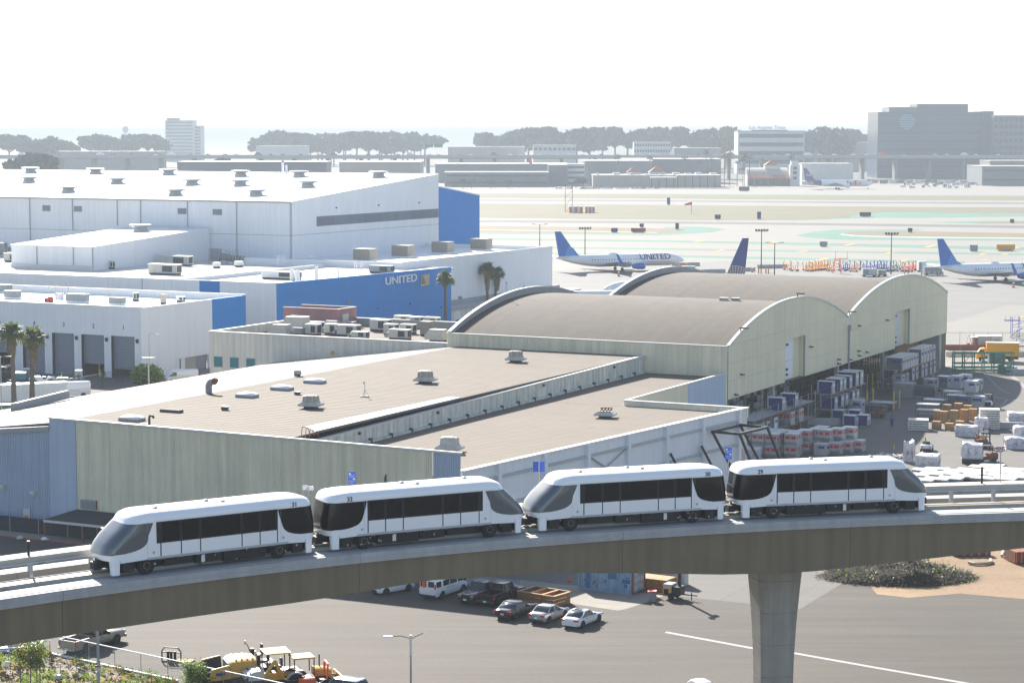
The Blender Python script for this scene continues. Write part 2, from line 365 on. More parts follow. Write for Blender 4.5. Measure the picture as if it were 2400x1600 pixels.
for nm, px, z, m, kd in [
    ('infield_grass', [(1060, 454), (1545, 456), (1960, 458.5), (2440, 460.2), (2440, 470.4), (1960, 469), (1545, 465.5), (1060, 463.4)], .05, 'g_grass', 'stuff'),
    ('taxiway_marking', [(1060, 452.6), (1545, 454.6), (1960, 457), (2440, 458.6), (2440, 460.2), (1960, 458.5), (1545, 456), (1060, 454)], .05, 'g_green', 'structure'),
    ('runway', [(1060, 467.8), (1545, 469.6), (1960, 472.8), (2440, 475), (2440, 478.6), (1960, 476), (1545, 472.3), (1060, 470.4)], .04, 'g_runway', 'structure'),
    ('infield_grass', [(1060, 476.8), (1540, 480.5), (1980, 484.3), (2440, 486.7), (2440, 500.3), (2072, 496.8), (1995, 505.6), (1990, 511), (1850, 516), (1640, 516.5), (1540, 515), (1060, 509.6)], .04, 'g_grass', 'stuff'),
    ('taxiway_marking', [(1846, 518), (1911, 513), (1992, 505.8), (2072, 497), (2440, 500.6), (2440, 507), (2166, 510.5), (2054, 510.5), (1960, 514)], .03, 'g_green', 'structure'),
    ('runway', [(1060, 516), (1545, 518.5), (1960, 523.5), (2440, 529), (2440, 535.5), (1960, 528.4), (1545, 523.7), (1060, 520.5)], .03, 'g_runway', 'structure'),
    ('taxiway_marking', [(1563, 532), (1640, 531), (1702, 537), (1672, 544), (1600, 548.4), (1540, 551.5), (1060, 547.5), (1060, 544), (1540, 540)], .02, 'g_green', 'structure'),
    ('infield_grass', [(1060, 528.6), (1250, 531), (1440, 533.5), (1560, 536), (1612, 538.5), (1590, 544), (1540, 547.2), (1060, 544.6)], .03, 'g_brown', 'stuff'),
    ('taxiway_marking', [(1060, 536.9), (1540, 544.8), (1540, 545.9), (1060, 538)], .04, 'g_line', 'structure'),
    ('taxiway_marking', [(1866, 551.5), (1905, 543.5), (1960, 538.3), (2170, 537.3), (2130, 543), (2440, 549.5), (2440, 564.5), (1960, 561.5), (1890, 556)], .02, 'g_green', 'structure'),
    ('infield_grass', [(1975, 548), (1990, 543.8), (2030, 542), (2160, 542.5), (2440, 547.8), (2440, 557.6), (2110, 554.5), (2005, 551.5)], .03, 'g_brown', 'stuff'),
    ('taxiway_marking', [(1966, 549.5), (1975, 548.3), (2005, 551.7), (2110, 554.7), (2440, 557.9), (2440, 560), (2110, 556.8), (2000, 553.8)], .03, 'g_line', 'structure'),
    ('taxiway_marking', [(2180, 521.5), (2270, 518.5), (2440, 517.5), (2440, 524.2), (2300, 524.5)], .02, 'g_green', 'structure'),
    ('infield_grass', [(2268, 521.5), (2330, 519.6), (2440, 519.3), (2440, 523.4), (2320, 523.6)], .03, 'g_grass', 'stuff'),
    ('taxiway_marking', [(1060, 557), (1126, 558), (1550, 563.3), (1967, 570.3), (2440, 580.5), (2440, 587.6), (1967, 576.4), (1550, 567), (1126, 562), (1060, 561)], .02, 'g_green', 'structure'),
    ('taxiway_marking', [(1060, 576.5), (1294, 579), (1545, 582), (1975, 588.5), (2440, 594.5), (2440, 598.6), (1975, 592), (1545, 585), (1294, 582), (1060, 579.5)], .02, 'g_green', 'structure'),
    ('taxiway_marking', [(1200, 591), (1296, 592.8), (1587, 597.8), (1975, 606.2), (2260, 612.5), (2260, 617.8), (1975, 611.5), (1587, 603), (1296, 596.7), (1200, 595)], .02, 'g_green', 'structure'),
    ('taxiway_marking', [(1500, 574.5), (1960, 580.8), (2440, 587.9), (2440, 590), (1960, 583), (1500, 576.5)], .02, 'g_shale', 'structure')]:
    psheet(nm, px, z, m, kd)
b = MB()
for x0, y0, x1, y1 in ((1620, 567, 1640, 564.5), (1795, 570.5, 1815, 567.5), (1975, 575, 1996, 571), (2163, 579.5, 2185, 575), (2365, 584, 2378, 580), (1667, 589, 1690, 585.5), (1862, 591, 1885, 588), (2070, 594, 2085, 591.5), (2290, 597.5, 2300, 595), (2345, 597, 2352, 595), (1908, 610.5, 1933, 605), (2095, 614, 2117, 610), (2290, 611, 2312, 608)):
    p, q = G(x0, y0), G(x1, y1); b.add([(p.x, p.y, .05), (p.x + 2.2, p.y, .05), (q.x + 2.2, q.y, .05), (q.x, q.y, .05)], [(0, 1, 2, 3)])
tag(b.build('taxiway_marking', 'g_yellow'), kind='structure')
b = MB()
def dash(pts, w, m='g_line', z=.022, on=1e9, offd=0):
    P = [G(x, y) for x, y in pts]
    for p, q in zip(P[:-1], P[1:]):
        d = (q - p); L_ = d.length; d.normalize(); s = Vector((-d.y, d.x, 0)) * w / 2; t = 0
        while t < L_ - .05:
            e = min(L_, t + on); u, v = p + d * t, p + d * e
            b.add([(k.x, k.y, z) for k in (u - s, v - s, v + s, u + s)], [(0, 1, 2, 3)]); t = e + offd
dash([(2297, 915), (2325, 929), (2365, 936), (2400, 940)], .22)
dash([(2305, 872), (2332, 900), (2350, 915), (2373, 925)], .22, on=1.6, offd=1.2)
dash([(2359, 873), (2420, 925)], .2); dash([(2365, 873), (2426, 925)], .2)
dash([(2270, 930), (2310, 915)], .15); dash([(2345, 952), (2362, 936)], .15)
tag(b.build('painted_line', 'g_line'), kind='structure')
b = MB(); b.bx(-160, -108, 180.55, 180.75, 0, .14); tag(b.build('kerb', 'g_redkerb', rz=-TH), kind='structure')
b = MB(); b.bx(-160, -108, 180.75, 183.2, 0, .13); tag(b.build('pavement', 'g_shale', rz=-TH), kind='structure')
b = MB(); b.bx(-39000, 39000, -380, 77000, -1.0, 92.0)
haze = tag(b.build('haze'), kind='stuff'); hm = D.materials.new('haze'); hm.use_nodes = True; t = hm.node_tree; t.nodes.remove(t.nodes['Principled BSDF'])
pv = t.nodes.new('ShaderNodeVolumePrincipled'); pv.inputs['Color'].default_value = (.53, .585, .63, 1); pv.inputs['Density'].default_value = HAZE_DENSITY; pv.inputs['Anisotropy'].default_value = .0
t.links.new(pv.outputs[0], t.nodes['Material Output'].inputs['Volume']); haze.data.materials.clear(); haze.data.materials.append(hm); haze.display_type = 'WIRE'
# === THE TWIN-VAULT CARGO HANGAR
VA = [(281.4, 335.7), (335.7, 396.0)]
def arc(b, k, z0, rise):
    b0, b1 = VA[k]; c = (b1 - b0) / 2; R = (c * c + rise * rise) / (2 * rise); x = b - (b0 + b1) / 2
    return z0 - (R - rise) + math.sqrt(max(0, R * R - x * x))
H, HO = site('cargo_hangar', 'beige cargo hangar with two barrel vault roofs and tall doors in its gable wall', 'hangar', -153.0, 281.4)
GA = -107.9
rnd = random.Random(3)
for k in (0, 1):
    b0, b1 = VA[k]; na = 45; wa = (GA - .35 + 152.5) / na
    for i in range(na):
        a0 = -152.5 + i * wa; cuts = sorted([b0, b1] + [b0 + (b1 - b0) * (j / 3 + rnd.uniform(-.10, .10)) for j in (1, 2)])
        for c0, c1 in zip(cuts[:-1], cuts[1:]):
            n = 8; h = rnd.uniform(0, .022); tilt = .03; up, dn = [], []
            for j in range(n + 1):
                bb = c0 + (c1 - c0 - .02) * j / n; z = arc(bb, k, 13.6, 4.55) + h
                up.append([(a0 + .015, bb, z + tilt), (a0 + wa - .015, bb, z)]); 
            m = MB(HO); m.grid(up); m.add([up[0][0], up[-1][0], up[-1][1], up[0][1]], [])
            m.add([p[0] for p in up] + [(p[0][0], p[0][1], p[0][2] - .08) for p in up], [(j, j + 1, n + 2 + j, n + 1 + j) for j in range(n)])
            m.build('roofing_sheet', 'roof_felt', H, smooth=True)
    m = MB(HO); m.grid([[(-152.6, b0 + (b1 - b0) * j / 30, arc(b0 + (b1 - b0) * j / 30, k, 13.5, 4.55)), (GA - .3, b0 + (b1 - b0) * j / 30, arc(b0 + (b1 - b0) * j / 30, k, 13.5, 4.55))] for j in range(31)]); m.build('roof_deck', 'roof_felt', H, smooth=True)
    m = MB(HO)
    m.loft([[(-153, bb, z), (-152.55, bb, z), (-152.55, bb, z - 2.2), (-153, bb, z - 2.2)] for bb, z in [(b0 + (b1 - b0) * j / 40, arc(b0 + (b1 - b0) * j / 40, k, 14.15, 4.95)) for j in range(41)]])
    m.build('gable_parapet', 'trim_grey', H, smooth=True)
    m = MB(HO); m.loft([[(-153.06, bb, z), (-152.5, bb, z), (-152.5, bb, z - .14), (-153.06, bb, z - .14)] for bb, z in [(b0 + (b1 - b0) * j / 40, arc(b0 + (b1 - b0) * j / 40, k, 14.31, 4.95)) for j in range(41)]])
    m.build('coping', 'trim', H, smooth=True)
    m = MB(HO); m.loft([[(GA - .3, bb, z), (GA + .16, bb, z), (GA + .16, bb, z - .28), (GA - .3, bb, z - .28)] for bb, z in [(b0 + (b1 - b0) * j / 40, arc(b0 + (b1 - b0) * j / 40, k, 14.22, 4.9)) for j in range(41)]])
    m.build('coping', 'trim', H, smooth=True)
def gtop(b): return arc(b, 0 if b < 335.7 else 1, 14.1, 4.9) - .02
OPEN = [(305.3, 314.5, 6.55, 12.8), (362.5, 371.4, 6.6, 12.95)]
cols = sorted([281.4, 396.0, 335.7] + [281.4 + 6.03 * i for i in range(1, 19) if min(abs(281.4 + 6.03 * i - q) for o in OPEN for q in o[:2]) > 1.2 and abs(281.4 + 6.03 * i - 335.7) > 1.5] + [q for o in OPEN for q in o[:2]])
rows = [6.42, 9.0, 11.6, 14.2, 19.2]
back = MB(HO)
for c0, c1 in zip(cols[:-1], cols[1:]):
    op = [o for o in OPEN if c0 >= o[0] - .01 and c1 <= o[1] + .01]
    lo = 12.85 if op else 6.42
    n = 5; bs = [c0 + (c1 - c0) * j / n for j in range(n + 1)]
    back.slab([(GA - .02, x, lo) for x in (bs[0], bs[-1])] + [(GA - .02, x, gtop(x) - .12) for x in reversed(bs)], [(GA - .3, x, lo) for x in (bs[0], bs[-1])] + [(GA - .3, x, gtop(x) - .12) for x in reversed(bs)])
    for z0, z1 in zip(rows[:-1], rows[1:]):
        z0 = max(z0, lo)
        if z1 - z0 < .3: continue
        poly = [(c0 + .014, z0 + .014), (c1 - .014, z0 + .014)] + [(min(max(x, c0 + .014), c1 - .014), min(z1 - .014, gtop(x) - .1)) for x in reversed(bs)]
        if max(q[1] for q in poly) < z0 + .25: continue
        poly = [(x, max(z, z0 + .014)) for x, z in poly]
        pr = rnd.uniform(.025, .04)
        m = MB(HO); m.slab([(GA + pr, x, z) for x, z in poly], [(GA - .015, x, z) for x, z in poly]); m.build('wall_panel', 'beige_wall', H)
back.build('gable_wall', 'trim_grey', H)
for i, (c0, c1, z0, z1) in enumerate(OPEN):
    m = MB(HO); m.bx(GA - 1.05, GA - .95, c0, c1, z0 - .3, z1 + .3); m.bx(GA - 1, GA - .3, c1, c1 + .12, z0 - .2, z1 + .2); m.bx(GA - 1, GA - .3, c0 - .12, c0, z0 - .2, z1 + .2); m.bx(GA - 1, GA - .3, c0, c1, z1, z1 + .1); m.build('door_recess', 'beige_wall', H)
    d = MB(HO); w = (c1 - c0) * .62
    for zz in (z0, (z0 + z1) / 2 - .3): 
        q = MB(HO); q.bx(GA - .95, GA - .8, c0 + .05, c0 + w, zz + .04, zz + (z1 - z0) / 2 - (.34 if zz == z0 else -.24)); q.build('tall_door', 'white_paint' if i == 0 else 'trim', H)
    q = MB(HO)
    for zz in (8.1, 7.3, 11.9): q.box((GA - .7, c0 + w * .5, zz), (.25, .5, .3)); q.box((GA - .6, c0 + w * .5 - .3, zz + .1), (.2, .3, .12))
    q.build('door_bracket', 'dark_metal', H)
side = MB(HO); nr = 180; prof = []
def ribs(mb, p0, p1, z0, z1, n, out, depth=.07, z1e=None, z0e=None):
    """a corrugated sheet from p0 to p1 in grid axes"""
    p0 = Vector((p0[0], p0[1], 0)); p1 = Vector((p1[0], p1[1], 0)); o = Vector((out[0], out[1], 0)) * depth; z1e = z1 if z1e is None else z1e; z0e = z0 if z0e is None else z0e
    P = []; 
    for i in range(n):
        for f, q in ((0, 0), (.45, 0), (.55, 1), (.95, 1)):
            t = min(1, (i + f) / n); p = p0.lerp(p1, t) + o * q; P += [(p.x, p.y, z0 + (z0e - z0) * t), (p.x, p.y, z1 + (z1e - z1) * t)]
    P += [(p1.x, p1.y, z0e), (p1.x, p1.y, z1e)]; k = len(P) // 2
    return mb.add(P, [(2 * i, 2 * i + 2, 2 * i + 3, 2 * i + 1) for i in range(k - 1)])
ribs(side, (-152.95, 281.2), (GA - .05, 281.2), 0, 13.95, 150, (0, -1), .09); side.build('corrugated_wall', 'beige_metal', H)
m = MB(HO); m.bx(-153.1, GA, 281.05, 281.5, 13.95, 14.1); m.build('coping', 'trim', H)
m = MB(HO); m.bx(-153, GA - .3, 395.7, 396, 0, 13.9); m.bx(-153, -152.7, 281.4, 396, 0, 13); m.build('outer_wall', 'beige_wall', H)
m = MB(HO); m.bx(GA - .02, GA + .05, 395.6, 396.05, 6.4, 14.6); m.bx(GA - 2.5, GA + .05, 396.0, 396.05, 6.4, 14.6); m.build('wall_panel', 'beige_wall', H)
m = MB(HO); m.bx(GA - 4.6, GA - .35, 281.5, 395.9, 6.3, 6.42); m.build('soffit', 'dark_metal', H)
m = MB(HO); m.bx(-112.6, -112.45, 281.6, 376, 0, 6.35); m.build('glazed_wall', 'glass_dark', H)
m = MB(HO)
for i in range(64): m.bx(-112.44, -112.36, 281.8 + i * 1.48 - .03, 281.8 + i * 1.48 + .03, 0, 6.35)
for z in (1.2, 2.2, 3.2, 4.2, 5.2): m.bx(-112.44, -112.37, 281.6, 376, z - .03, z + .03)
tag(m.build('glazing_bar', 'dark_metal', H), kind='stuff')
m = MB(HO)
for i in range(120): bb = 282 + rnd.random() * 40; z = rnd.choice((1.7, 2.7, 3.7, 4.7, 5.7)); bb = 281.8 + round((bb - 281.8) / 1.48) * 1.48 + .74; m.bx(-112.44, -112.40, bb - .68, bb + .68, z - .45, z + .45)
tag(m.build('pale_pane', 'trim_grey', H), kind='stuff')
m = MB(HO); m.bx(-112.4, -112.3, 335.0, 345, 0, 2.3); m.build('dado_panel', 'trim_grey', H); m = MB(HO); m.bx(-112.4, -112.3, 318, 326, 0, 1.4); m.build('dado_panel', 'trim_grey', H)
m = MB(HO)
for i in range(46): m.bx(-111.9, -111.8, 376.2 + i * .38, 376.2 + i * .38 + .26, 1.0, 6.35)
tag(m.build('shutter_slat', 'wood', H), kind='stuff')
m = MB(HO); m.bx(-112.2, -112.0, 376, 393.5, 0, 6.35); m.build('shutter_wall', 'far_tan', H)
for bb in (304.6, 335.7, 361): m = MB(HO); m.bx(-110.0, -109.4, bb - .35, bb + .35, 0, 6.35); m.build('column', 'trim', H)
for b0_, b1_, mm in ((391.5, 393.2, 'trim_grey'), (393.6, 395.6, 'dark_metal')): m = MB(HO); m.bx(-111.5, GA - .1, b0_, b1_, 0, 6.4); m.build('column', mm, H)
m = MB(HO); m.bx(GA - .9, GA - .1, 395.7, 396.0, 0, 6.4); m.build('column', 'rust', H)
m = MB(HO); m.tube((GA + .22, 335.9, 3.4), (GA + .22, 335.9, 12.2), .16); m.box((GA + .25, 335.9, 12.3), (.5, .55, .8)); m.build('downpipe', 'trim_grey', H)
for bb, z in ((284.0, 6.95), (286.3, 9.6), (316.6, 10.9), (336.5, 7.0), (341.4, 7.2), (345.5, 7.4), (341.2, 12.2), (341, 8.0), (357, 11.9), (330.5, 7.6), (330.5, 6.9)):
    m = MB(HO); m.box((GA + .12, bb, z), (.2, .3, .22)); m.box((GA + .4, bb - .1, z - .06), (.5, .5, .16)); m.build('flood_lamp', 'dark_metal', H)
for bb, k in ((310.4, 0), (286.0, 0), (336.2, 1)):
    m = MB(HO); z = gtop(bb); m.box((GA + .1, bb, z + .25), (.12, .12, .5)); m.box((GA + .45, bb + .35, z + .62), (1.3, .35, .2)); m.build('roof_floodlight', 'dark_metal', H)
for da, db, s in ((0, 0, 1.0), (1.8, .4, 1.05)):
    p = Vector((-119.5 + da, 309.5 + db, 18.0)); m = MB(HO); m.box((p.x, p.y, p.z + .3), (1.2, .9, .5)); m.box((p.x, p.y, p.z + .58), (1.4, 1.1, .08)); m.build('roof_hatch', 'vent_skirt', H)
m = MB(HO); m.tube((-152.8, 300.5, 17.5), (-152.8, 300.5, 20.3), .05); m.use('galv'); m.box((-152.8, 300.5, 20.4), (.16, .16, .45)); m.build('obstruction_light', 'red', H)
# === THE FRONT WAREHOUSE
W_, WO = site('warehouse', 'beige corrugated warehouse with wide flat tan roofs behind the train', 'warehouse', -183.0, 186.0)
m = MB(WO); ribs(m, (-147.7, 186), (-102.9, 186), 0, 12.5, 190, (0, -1), .07, 12.12); m.build('corrugated_wall', 'beige_metal', W_)
m = MB(WO); ribs(m, (-102.85, 186), (-99.7, 186), 0, 12.12, 12, (0, -1), .08, 12.08); m.build('corrugated_wall', 'blue_grey_wall', W_)
m = MB(WO); ribs(m, (-183, 186), (-151.3, 186), 0, 8.15, 130, (0, -1), .08, 11.4); m.build('corrugated_wall', 'blue_grey_wall', W_)
m = MB(WO); m.bx(-151.3, -147.7, 185.9, 186.2, 0, 12.55); m.build('flush_panel', 'blue_grey_wall', W_)
m = MB(WO); m.slab([(-183.2, 185.75, 8.5), (-151.3, 185.75, 11.75), (-151.3, 186.1, 11.75), (-183.2, 186.1, 8.5)], [(-183.2, 185.75, 7.95), (-151.3, 185.75, 11.2), (-151.3, 186.1, 11.2), (-183.2, 186.1, 7.95)]); m.build('fascia', 'trim_grey', W_)
m = MB(WO); m.slab([(-151.35, 185.82, 12.75), (-99.6, 185.82, 12.3), (-99.6, 186.25, 12.3), (-151.35, 186.25, 12.75)], [(-151.35, 185.82, 12.55), (-99.6, 185.82, 12.1), (-99.6, 186.25, 12.1), (-151.35, 186.25, 12.55)]); m.build('coping', 'trim', W_)
m = MB(WO); m.bx(-183, -182.8, 186, 281, 0, 8.2); m.bx(-120.9, -120.6, 186.3, 281, 0, 9.0); m.build('outer_wall', 'beige_metal', W_)
nb = 80; wb = (281.1 - 186.3) / nb
for i in range(nb):
    b0 = 186.3 + i * wb; b1 = b0 + wb - .012; d = .016
    z = lambda a: 12.12 if a > -151 else 12.12 - (-151 - a) * .121
    for a0, a1, mm, nm in ((-151, -121, 'roof_tan', 'roof_strip'), (-183.3, -151, 'roof_pale', 'roof_sheet')):
        a0j = a0 + (rnd.uniform(-1.2, .6) * .0)
        m = MB(WO); m.slab([(a0, b0, z(a0) + d), (a1, b0, z(a1) + d), (a1, b1, z(a1)), (a0, b1, z(a0))], [(a0, b0, z(a0) - .2), (a1, b0, z(a1) - .2), (a1, b1, z(a1) - .2), (a0, b1, z(a0) - .2)]); m.build(nm, mm, W_)
for i in range(60):
    b0 = 186.3 + i * .99; 
    if b0 > 244.5: break
    e = -99.9 + (b0 - 186) * (7.6 / 59.0); m = MB(WO); m.slab([(-120.6, b0, 9.70), (e, b0, 9.70), (e, b0 + .975, 9.69), (-120.6, b0 + .975, 9.69)], [(-120.6, b0, 9.4), (e, b0, 9.4), (e, b0 + .975, 9.4), (-120.6, b0 + .975, 9.4)]); m.build('roof_strip', 'roof_tan', W_)
for i in range(37):
    b0 = 244.8 + i * .98; e = -92.3 if b0 < 245.6 else -108.3; m = MB(WO); m.slab([(-120.6, b0, 9.70), (e, b0, 9.70), (e, b0 + .965, 9.69), (-120.6, b0 + .965, 9.69)], [(-120.6, b0, 9.4), (e, b0, 9.4), (e, b0 + .965, 9.4), (-120.6, b0 + .965, 9.4)]); m.build('roof_strip', 'roof_tan', W_)
for i in range(20):
    for j, a in enumerate((-176.5, -167.5, -158.5)):
        b0 = 188.5 + i * 4.55 + j * .9; zz = 12.12 - (-151 - a) * .121
        m = MB(WO); m.slab([(a, b0, zz + .06), (a + 3.6, b0, zz + .06 + 3.6 * .121), (a + 3.6, b0 + .55, zz + .05 + 3.6 * .121), (a, b0 + .55, zz + .05)], [(a, b0, zz), (a + 3.6, b0, zz + 3.6 * .121), (a + 3.6, b0 + .55, zz + 3.6 * .121), (a, b0 + .55, zz)]); m.build('rooflight', 'white_roof', W_)
pt = lambda b: 11.25 + (b - 190) * .0094
m = MB(WO); m.slab([(-121.0, 190.3, pt(190)), (-120.55, 190.3, pt(190)), (-120.55, 281.1, pt(281)), (-121.0, 281.1, pt(281))], [(-121.0, 190.3, 9.3), (-120.55, 190.3, 9.3), (-120.55, 281.1, 9.3), (-121.0, 281.1, 9.3)]); m.build('parapet_wall', 'parapet', W_)
m = MB(WO); m.slab([(-121.1, 190.2, pt(190) + .12), (-120.45, 190.2, pt(190) + .12), (-120.45, 281.1, pt(281) + .12), (-121.1, 281.1, pt(281) + .12)], [(-121.1, 190.2, pt(190)), (-120.45, 190.2, pt(190)), (-120.45, 281.1, pt(281)), (-121.1, 281.1, pt(281))]); m.build('coping', 'trim', W_)
m = MB(WO); m.bx(-120.5, -120.2, 190.5, 281, 9.7, 9.95); m.build('skirting', 'parapet', W_)
for i in range(19): m = MB(WO); m.box((-120.3, 194 + i * 4.6, 9.95), (.35, .25, .5), M4=None); m.build('bracket', 'dark_metal', W_)
for bb, zz in ((201, 11.0), (219, 11.2), (247.5, 11.45), (270, 11.6)): m = MB(WO); m.box((-120.4, bb, zz), (.25, .25, .3)); m.build('small_lamp', 'dark_metal', W_)
m = MB(WO); m.slab([(-124.0, 195.5, 12.2), (-121.1, 193.0, 12.2), (-121.1, 226, 12.2), (-122.6, 226, 12.2)], [(-124.0, 195.5, 12.1), (-121.1, 193.0, 12.1), (-121.1, 226, 12.1), (-122.6, 226, 12.1)]); m.build('roof_flashing', 'blue_grey_wall', W_)
m = MB(WO); m.bx(-108.1, -91.6, 245.5, 245.9, 9.2, 10.3); m.build('parapet_wall', 'beige_metal', W_)
m = MB(WO); m.bx(-108.2, -91.5, 245.4, 246.0, 10.3, 10.42); m.build('coping', 'trim', W_)
m = MB(WO); m.bx(-108.2, -107.95, 246, 281.2, 0, 10.25); m.build('outer_wall', 'beige_wall', W_)
m = MB(WO); m.bx(-107.94, -107.9, 266.5, 280.6, 0, 10.2); m.build('flush_panel', 'blue_grey_wall', W_)
m = MB(WO); m.bx(-108.3, -107.85, 246, 281.1, 10.25, 10.4); m.build('coping', 'trim', W_)
qa, qb = Vector((-99.6, 186.2)), Vector((-91.7, 245.7)); qd = (qb - qa).normalized(); qn = Vector((qd.y, -qd.x))
def q3(t, o, z): p = qa + qd * t + qn * o; return (p.x, p.y, z)
QL = (qb - qa).length
def qbox(mb, t0, t1, o0, o1, z0, z1): return mb.slab([q3(t0, o0, z1), q3(t1, o0, z1), q3(t1, o1, z1), q3(t0, o1, z1)], [q3(t0, o0, z0), q3(t1, o0, z0), q3(t1, o1, z0), q3(t0, o1, z0)])
qbox(MB(WO), 0, QL, -.3, 0, 0, 10.3).build('braced_wall', 'white_paint', W_)
qbox(MB(WO), -.1, QL + .1, -.45, .25, 10.3, 10.45).build('coping', 'white_roof', W_)
TT = [t for t in (6, 14.5, 23, 31.5, 40, 48.5, 57.5)]
for t in TT: qbox(MB(WO), t - .28, t + .28, 0, .5, 0, 10.28).build('buttress', 'white_paint', W_)
for t0, t1 in zip([0] + TT[:-1], TT):
    for z in (8.9, 6.0): m = MB(WO); qbox(m, t0 + .35, t1 - .35, .05, .3, z, z + .22); m.use('rust'); qbox(m, t0 + .35, t1 - .35, .05, .2, z - .08, z - .01); m.ms[0] = 'steel_pale'; m.build('girt', None, W_)
m = MB(WO); m.bar(q3(23.3, .2, 9.0), q3(31.2, .2, 5.2), .14, .14); m.bar(q3(23.3, .25, 6.0), q3(31.2, .25, 8.9), .1, .1); m.build('cross_brace', 'trim_grey', W_)
for t in (40.3, 47.6): m = MB(WO); m.bar(q3(t, .6, 7.2), q3(t + 1.5, 2.6, 2.4), .28, .28); m.build('prop', 'black', W_)
m = MB(WO); qbox(m, QL - 2.2, QL, .01, .04, 0, 10.2); m.build('corner_panel', 'trim', W_)
m = MB(WO); qbox(m, QL - 2.0, QL - .3, .045, .06, 2, 5.4); m.build('patch', 'walkway_top', W_)
m = MB(WO)
for t in (50.2, 57.2): m.bar(q3(t, .5, 8.6), q3(t, 4.4, 8.6), .3, .3); m.bar(q3(t, 4.3, 8.6), q3(t + .2, 7.2, 2.2), .26, .26); m.bar(q3(t, .6, 8.6), q3(t + .3, 4.6, 2.0), .26, .26)
m.bar(q3(50.2, 4.3, 8.6), q3(57.2, 4.3, 8.6), .3, .3); m.bar(q3(50.2, .6, 8.55), q3(57.2, .6, 8.55), .24, .24); m.build('steel_frame', 'black', W_)
for a0, a1, z0, z1 in ((-147.1, -144.9, 2.9, 3.9), (-140.0, -137.0, 3.0, 3.7)):
    f = MB(WO); f.bx(a0, a1, 185.78, 185.95, z0, z1); f = f.build('louvre', 'rust', W_)
    for j in range(6): q = MB(WO); z = z0 + (j + .5) * (z1 - z0) / 6; q.slab([(a0 + .05, 185.66, z), (a1 - .05, 185.66, z), (a1 - .05, 185.78, z + .1), (a0 + .05, 185.78, z + .1)], [(a0 + .05, 185.66, z - .03), (a1 - .05, 185.66, z - .03), (a1 - .05, 185.78, z + .07), (a0 + .05, 185.78, z + .07)]); q.build('slat', 'trim_grey', f)
for a, z in ((-158.0, 4.6), (-153.6, 4.2)): m = MB(WO); m.box((a, 185.6, z), (.55, .5, .32)); m.box((a, 185.75, z - .3), (.4, .2, .25)); m.build('wall_lamp', 'trim', W_)
m = MB(WO); m.bx(-155.1, -154.2, 185.75, 185.9, 0, 2.25); d = m.build('side_door', 'trim', W_); m = MB(WO); m.bx(-154.95, -154.4, 185.70, 185.75, .9, 1.5); m.build('notice', 'amber_paint', d)
m = MB(WO); m.path([(-108.3, 185.8, 4), (-108.3, 185.8, 9.2), (-108.3, 186, 9.4)], .09); m.path([(-108.3, 185.8, 6.6), (-107.6, 185.8, 6.6)], .06); m.build('stand_pipe', 'dark_metal', W_)
def roof_vent(px, py, z, s, label, mats=('vent_tan', 'vent_skirt'), open_top=False, rz=.2):
    p = G(px, py, z); t = thing('roof_vent', label, 'roof vent', p, -TH + rz, 'hooded vents on the warehouse roofs')
    m = MB(); m.box((0, 0, .12), (1.7 * s, 1.4 * s, .24)); m.build('curb', 'dark_metal', t)
    sk = lambda w, d, z: [(-w, -d, z), (w, -d, z), (w, d, z), (-w, d, z)]
    m = MB(); m.loft([sk(1.55 * s, 1.3 * s, .3), sk(1.55 * s, 1.3 * s, .36 * s + .2), sk(1.0 * s, .8 * s, .95 * s)]); m.build('skirt', mats[1], t)
    if not open_top:
        n = 10; m = MB(); R = []
        for x in (-1.0 * s, -.55 * s, .55 * s, 1.0 * s): R.append([(x, -.85 * s * math.cos(math.pi * j / n), .9 * s + (1.0 if abs(x) < .8 * s else .93) * s * math.sin(math.pi * j / n)) for j in range(n + 1)])
        m.loft(R); m.build('hood', mats[0], t, smooth=True)
        m = MB()
        for x in (-.52 * s, .52 * s): m.loft([[(x + e, -.88 * s * math.cos(math.pi * j / n), .9 * s + 1.03 * s * math.sin(math.pi * j / n)) for j in range(n + 1)] for e in (-.05, .05)])
        m.build('band', mats[1], t)
    else:
        m = MB()
        for x in (-.7, -.2, .3, .75): m.bar((x * s, -.7 * s, .95 * s), (x * s + .2, .1, 1.5 * s), .08, .08); m.bar((x * s, .7 * s, .95 * s), (x * s + .2, .1, 1.5 * s), .08, .08)
        m.bar((-.8 * s, 0, 1.45 * s), (.9 * s, .1, 1.5 * s), .1, .1); m.bar((-.9 * s, -.75 * s, .95 * s), (.9 * s, -.75 * s, .95 * s), .12, .12); m.bar((-.9 * s, .75 * s, .95 * s), (.9 * s, .75 * s, .95 * s), .12, .12); m.build('bare_frame', 'rust', t)
    return t
roof_vent(1209, 848, 12.15, .85, 'hooded tan roof vent nearest the hangar on the upper warehouse roof')
roof_vent(997, 897, 12.15, .85, 'hooded tan roof vent in the middle of the upper warehouse roof')
roof_vent(729, 956, 12.15, .82, 'hooded tan roof vent beside the little pipe stub on the upper roof')
roof_vent(697, 881, 12.15, .42, 'smallest hooded roof vent standing behind the white rooflight domes', ('vent_skirt', 'vent_skirt'))
roof_vent(1054, 1058, 9.72, .88, 'pale hooded roof vent beside the near corner of the lower roof', ('vent_skirt', 'vent_skirt'))
roof_vent(1419, 978, 9.72, .80, 'roof vent that lost its hood and shows a rusty bare frame', open_top=True)
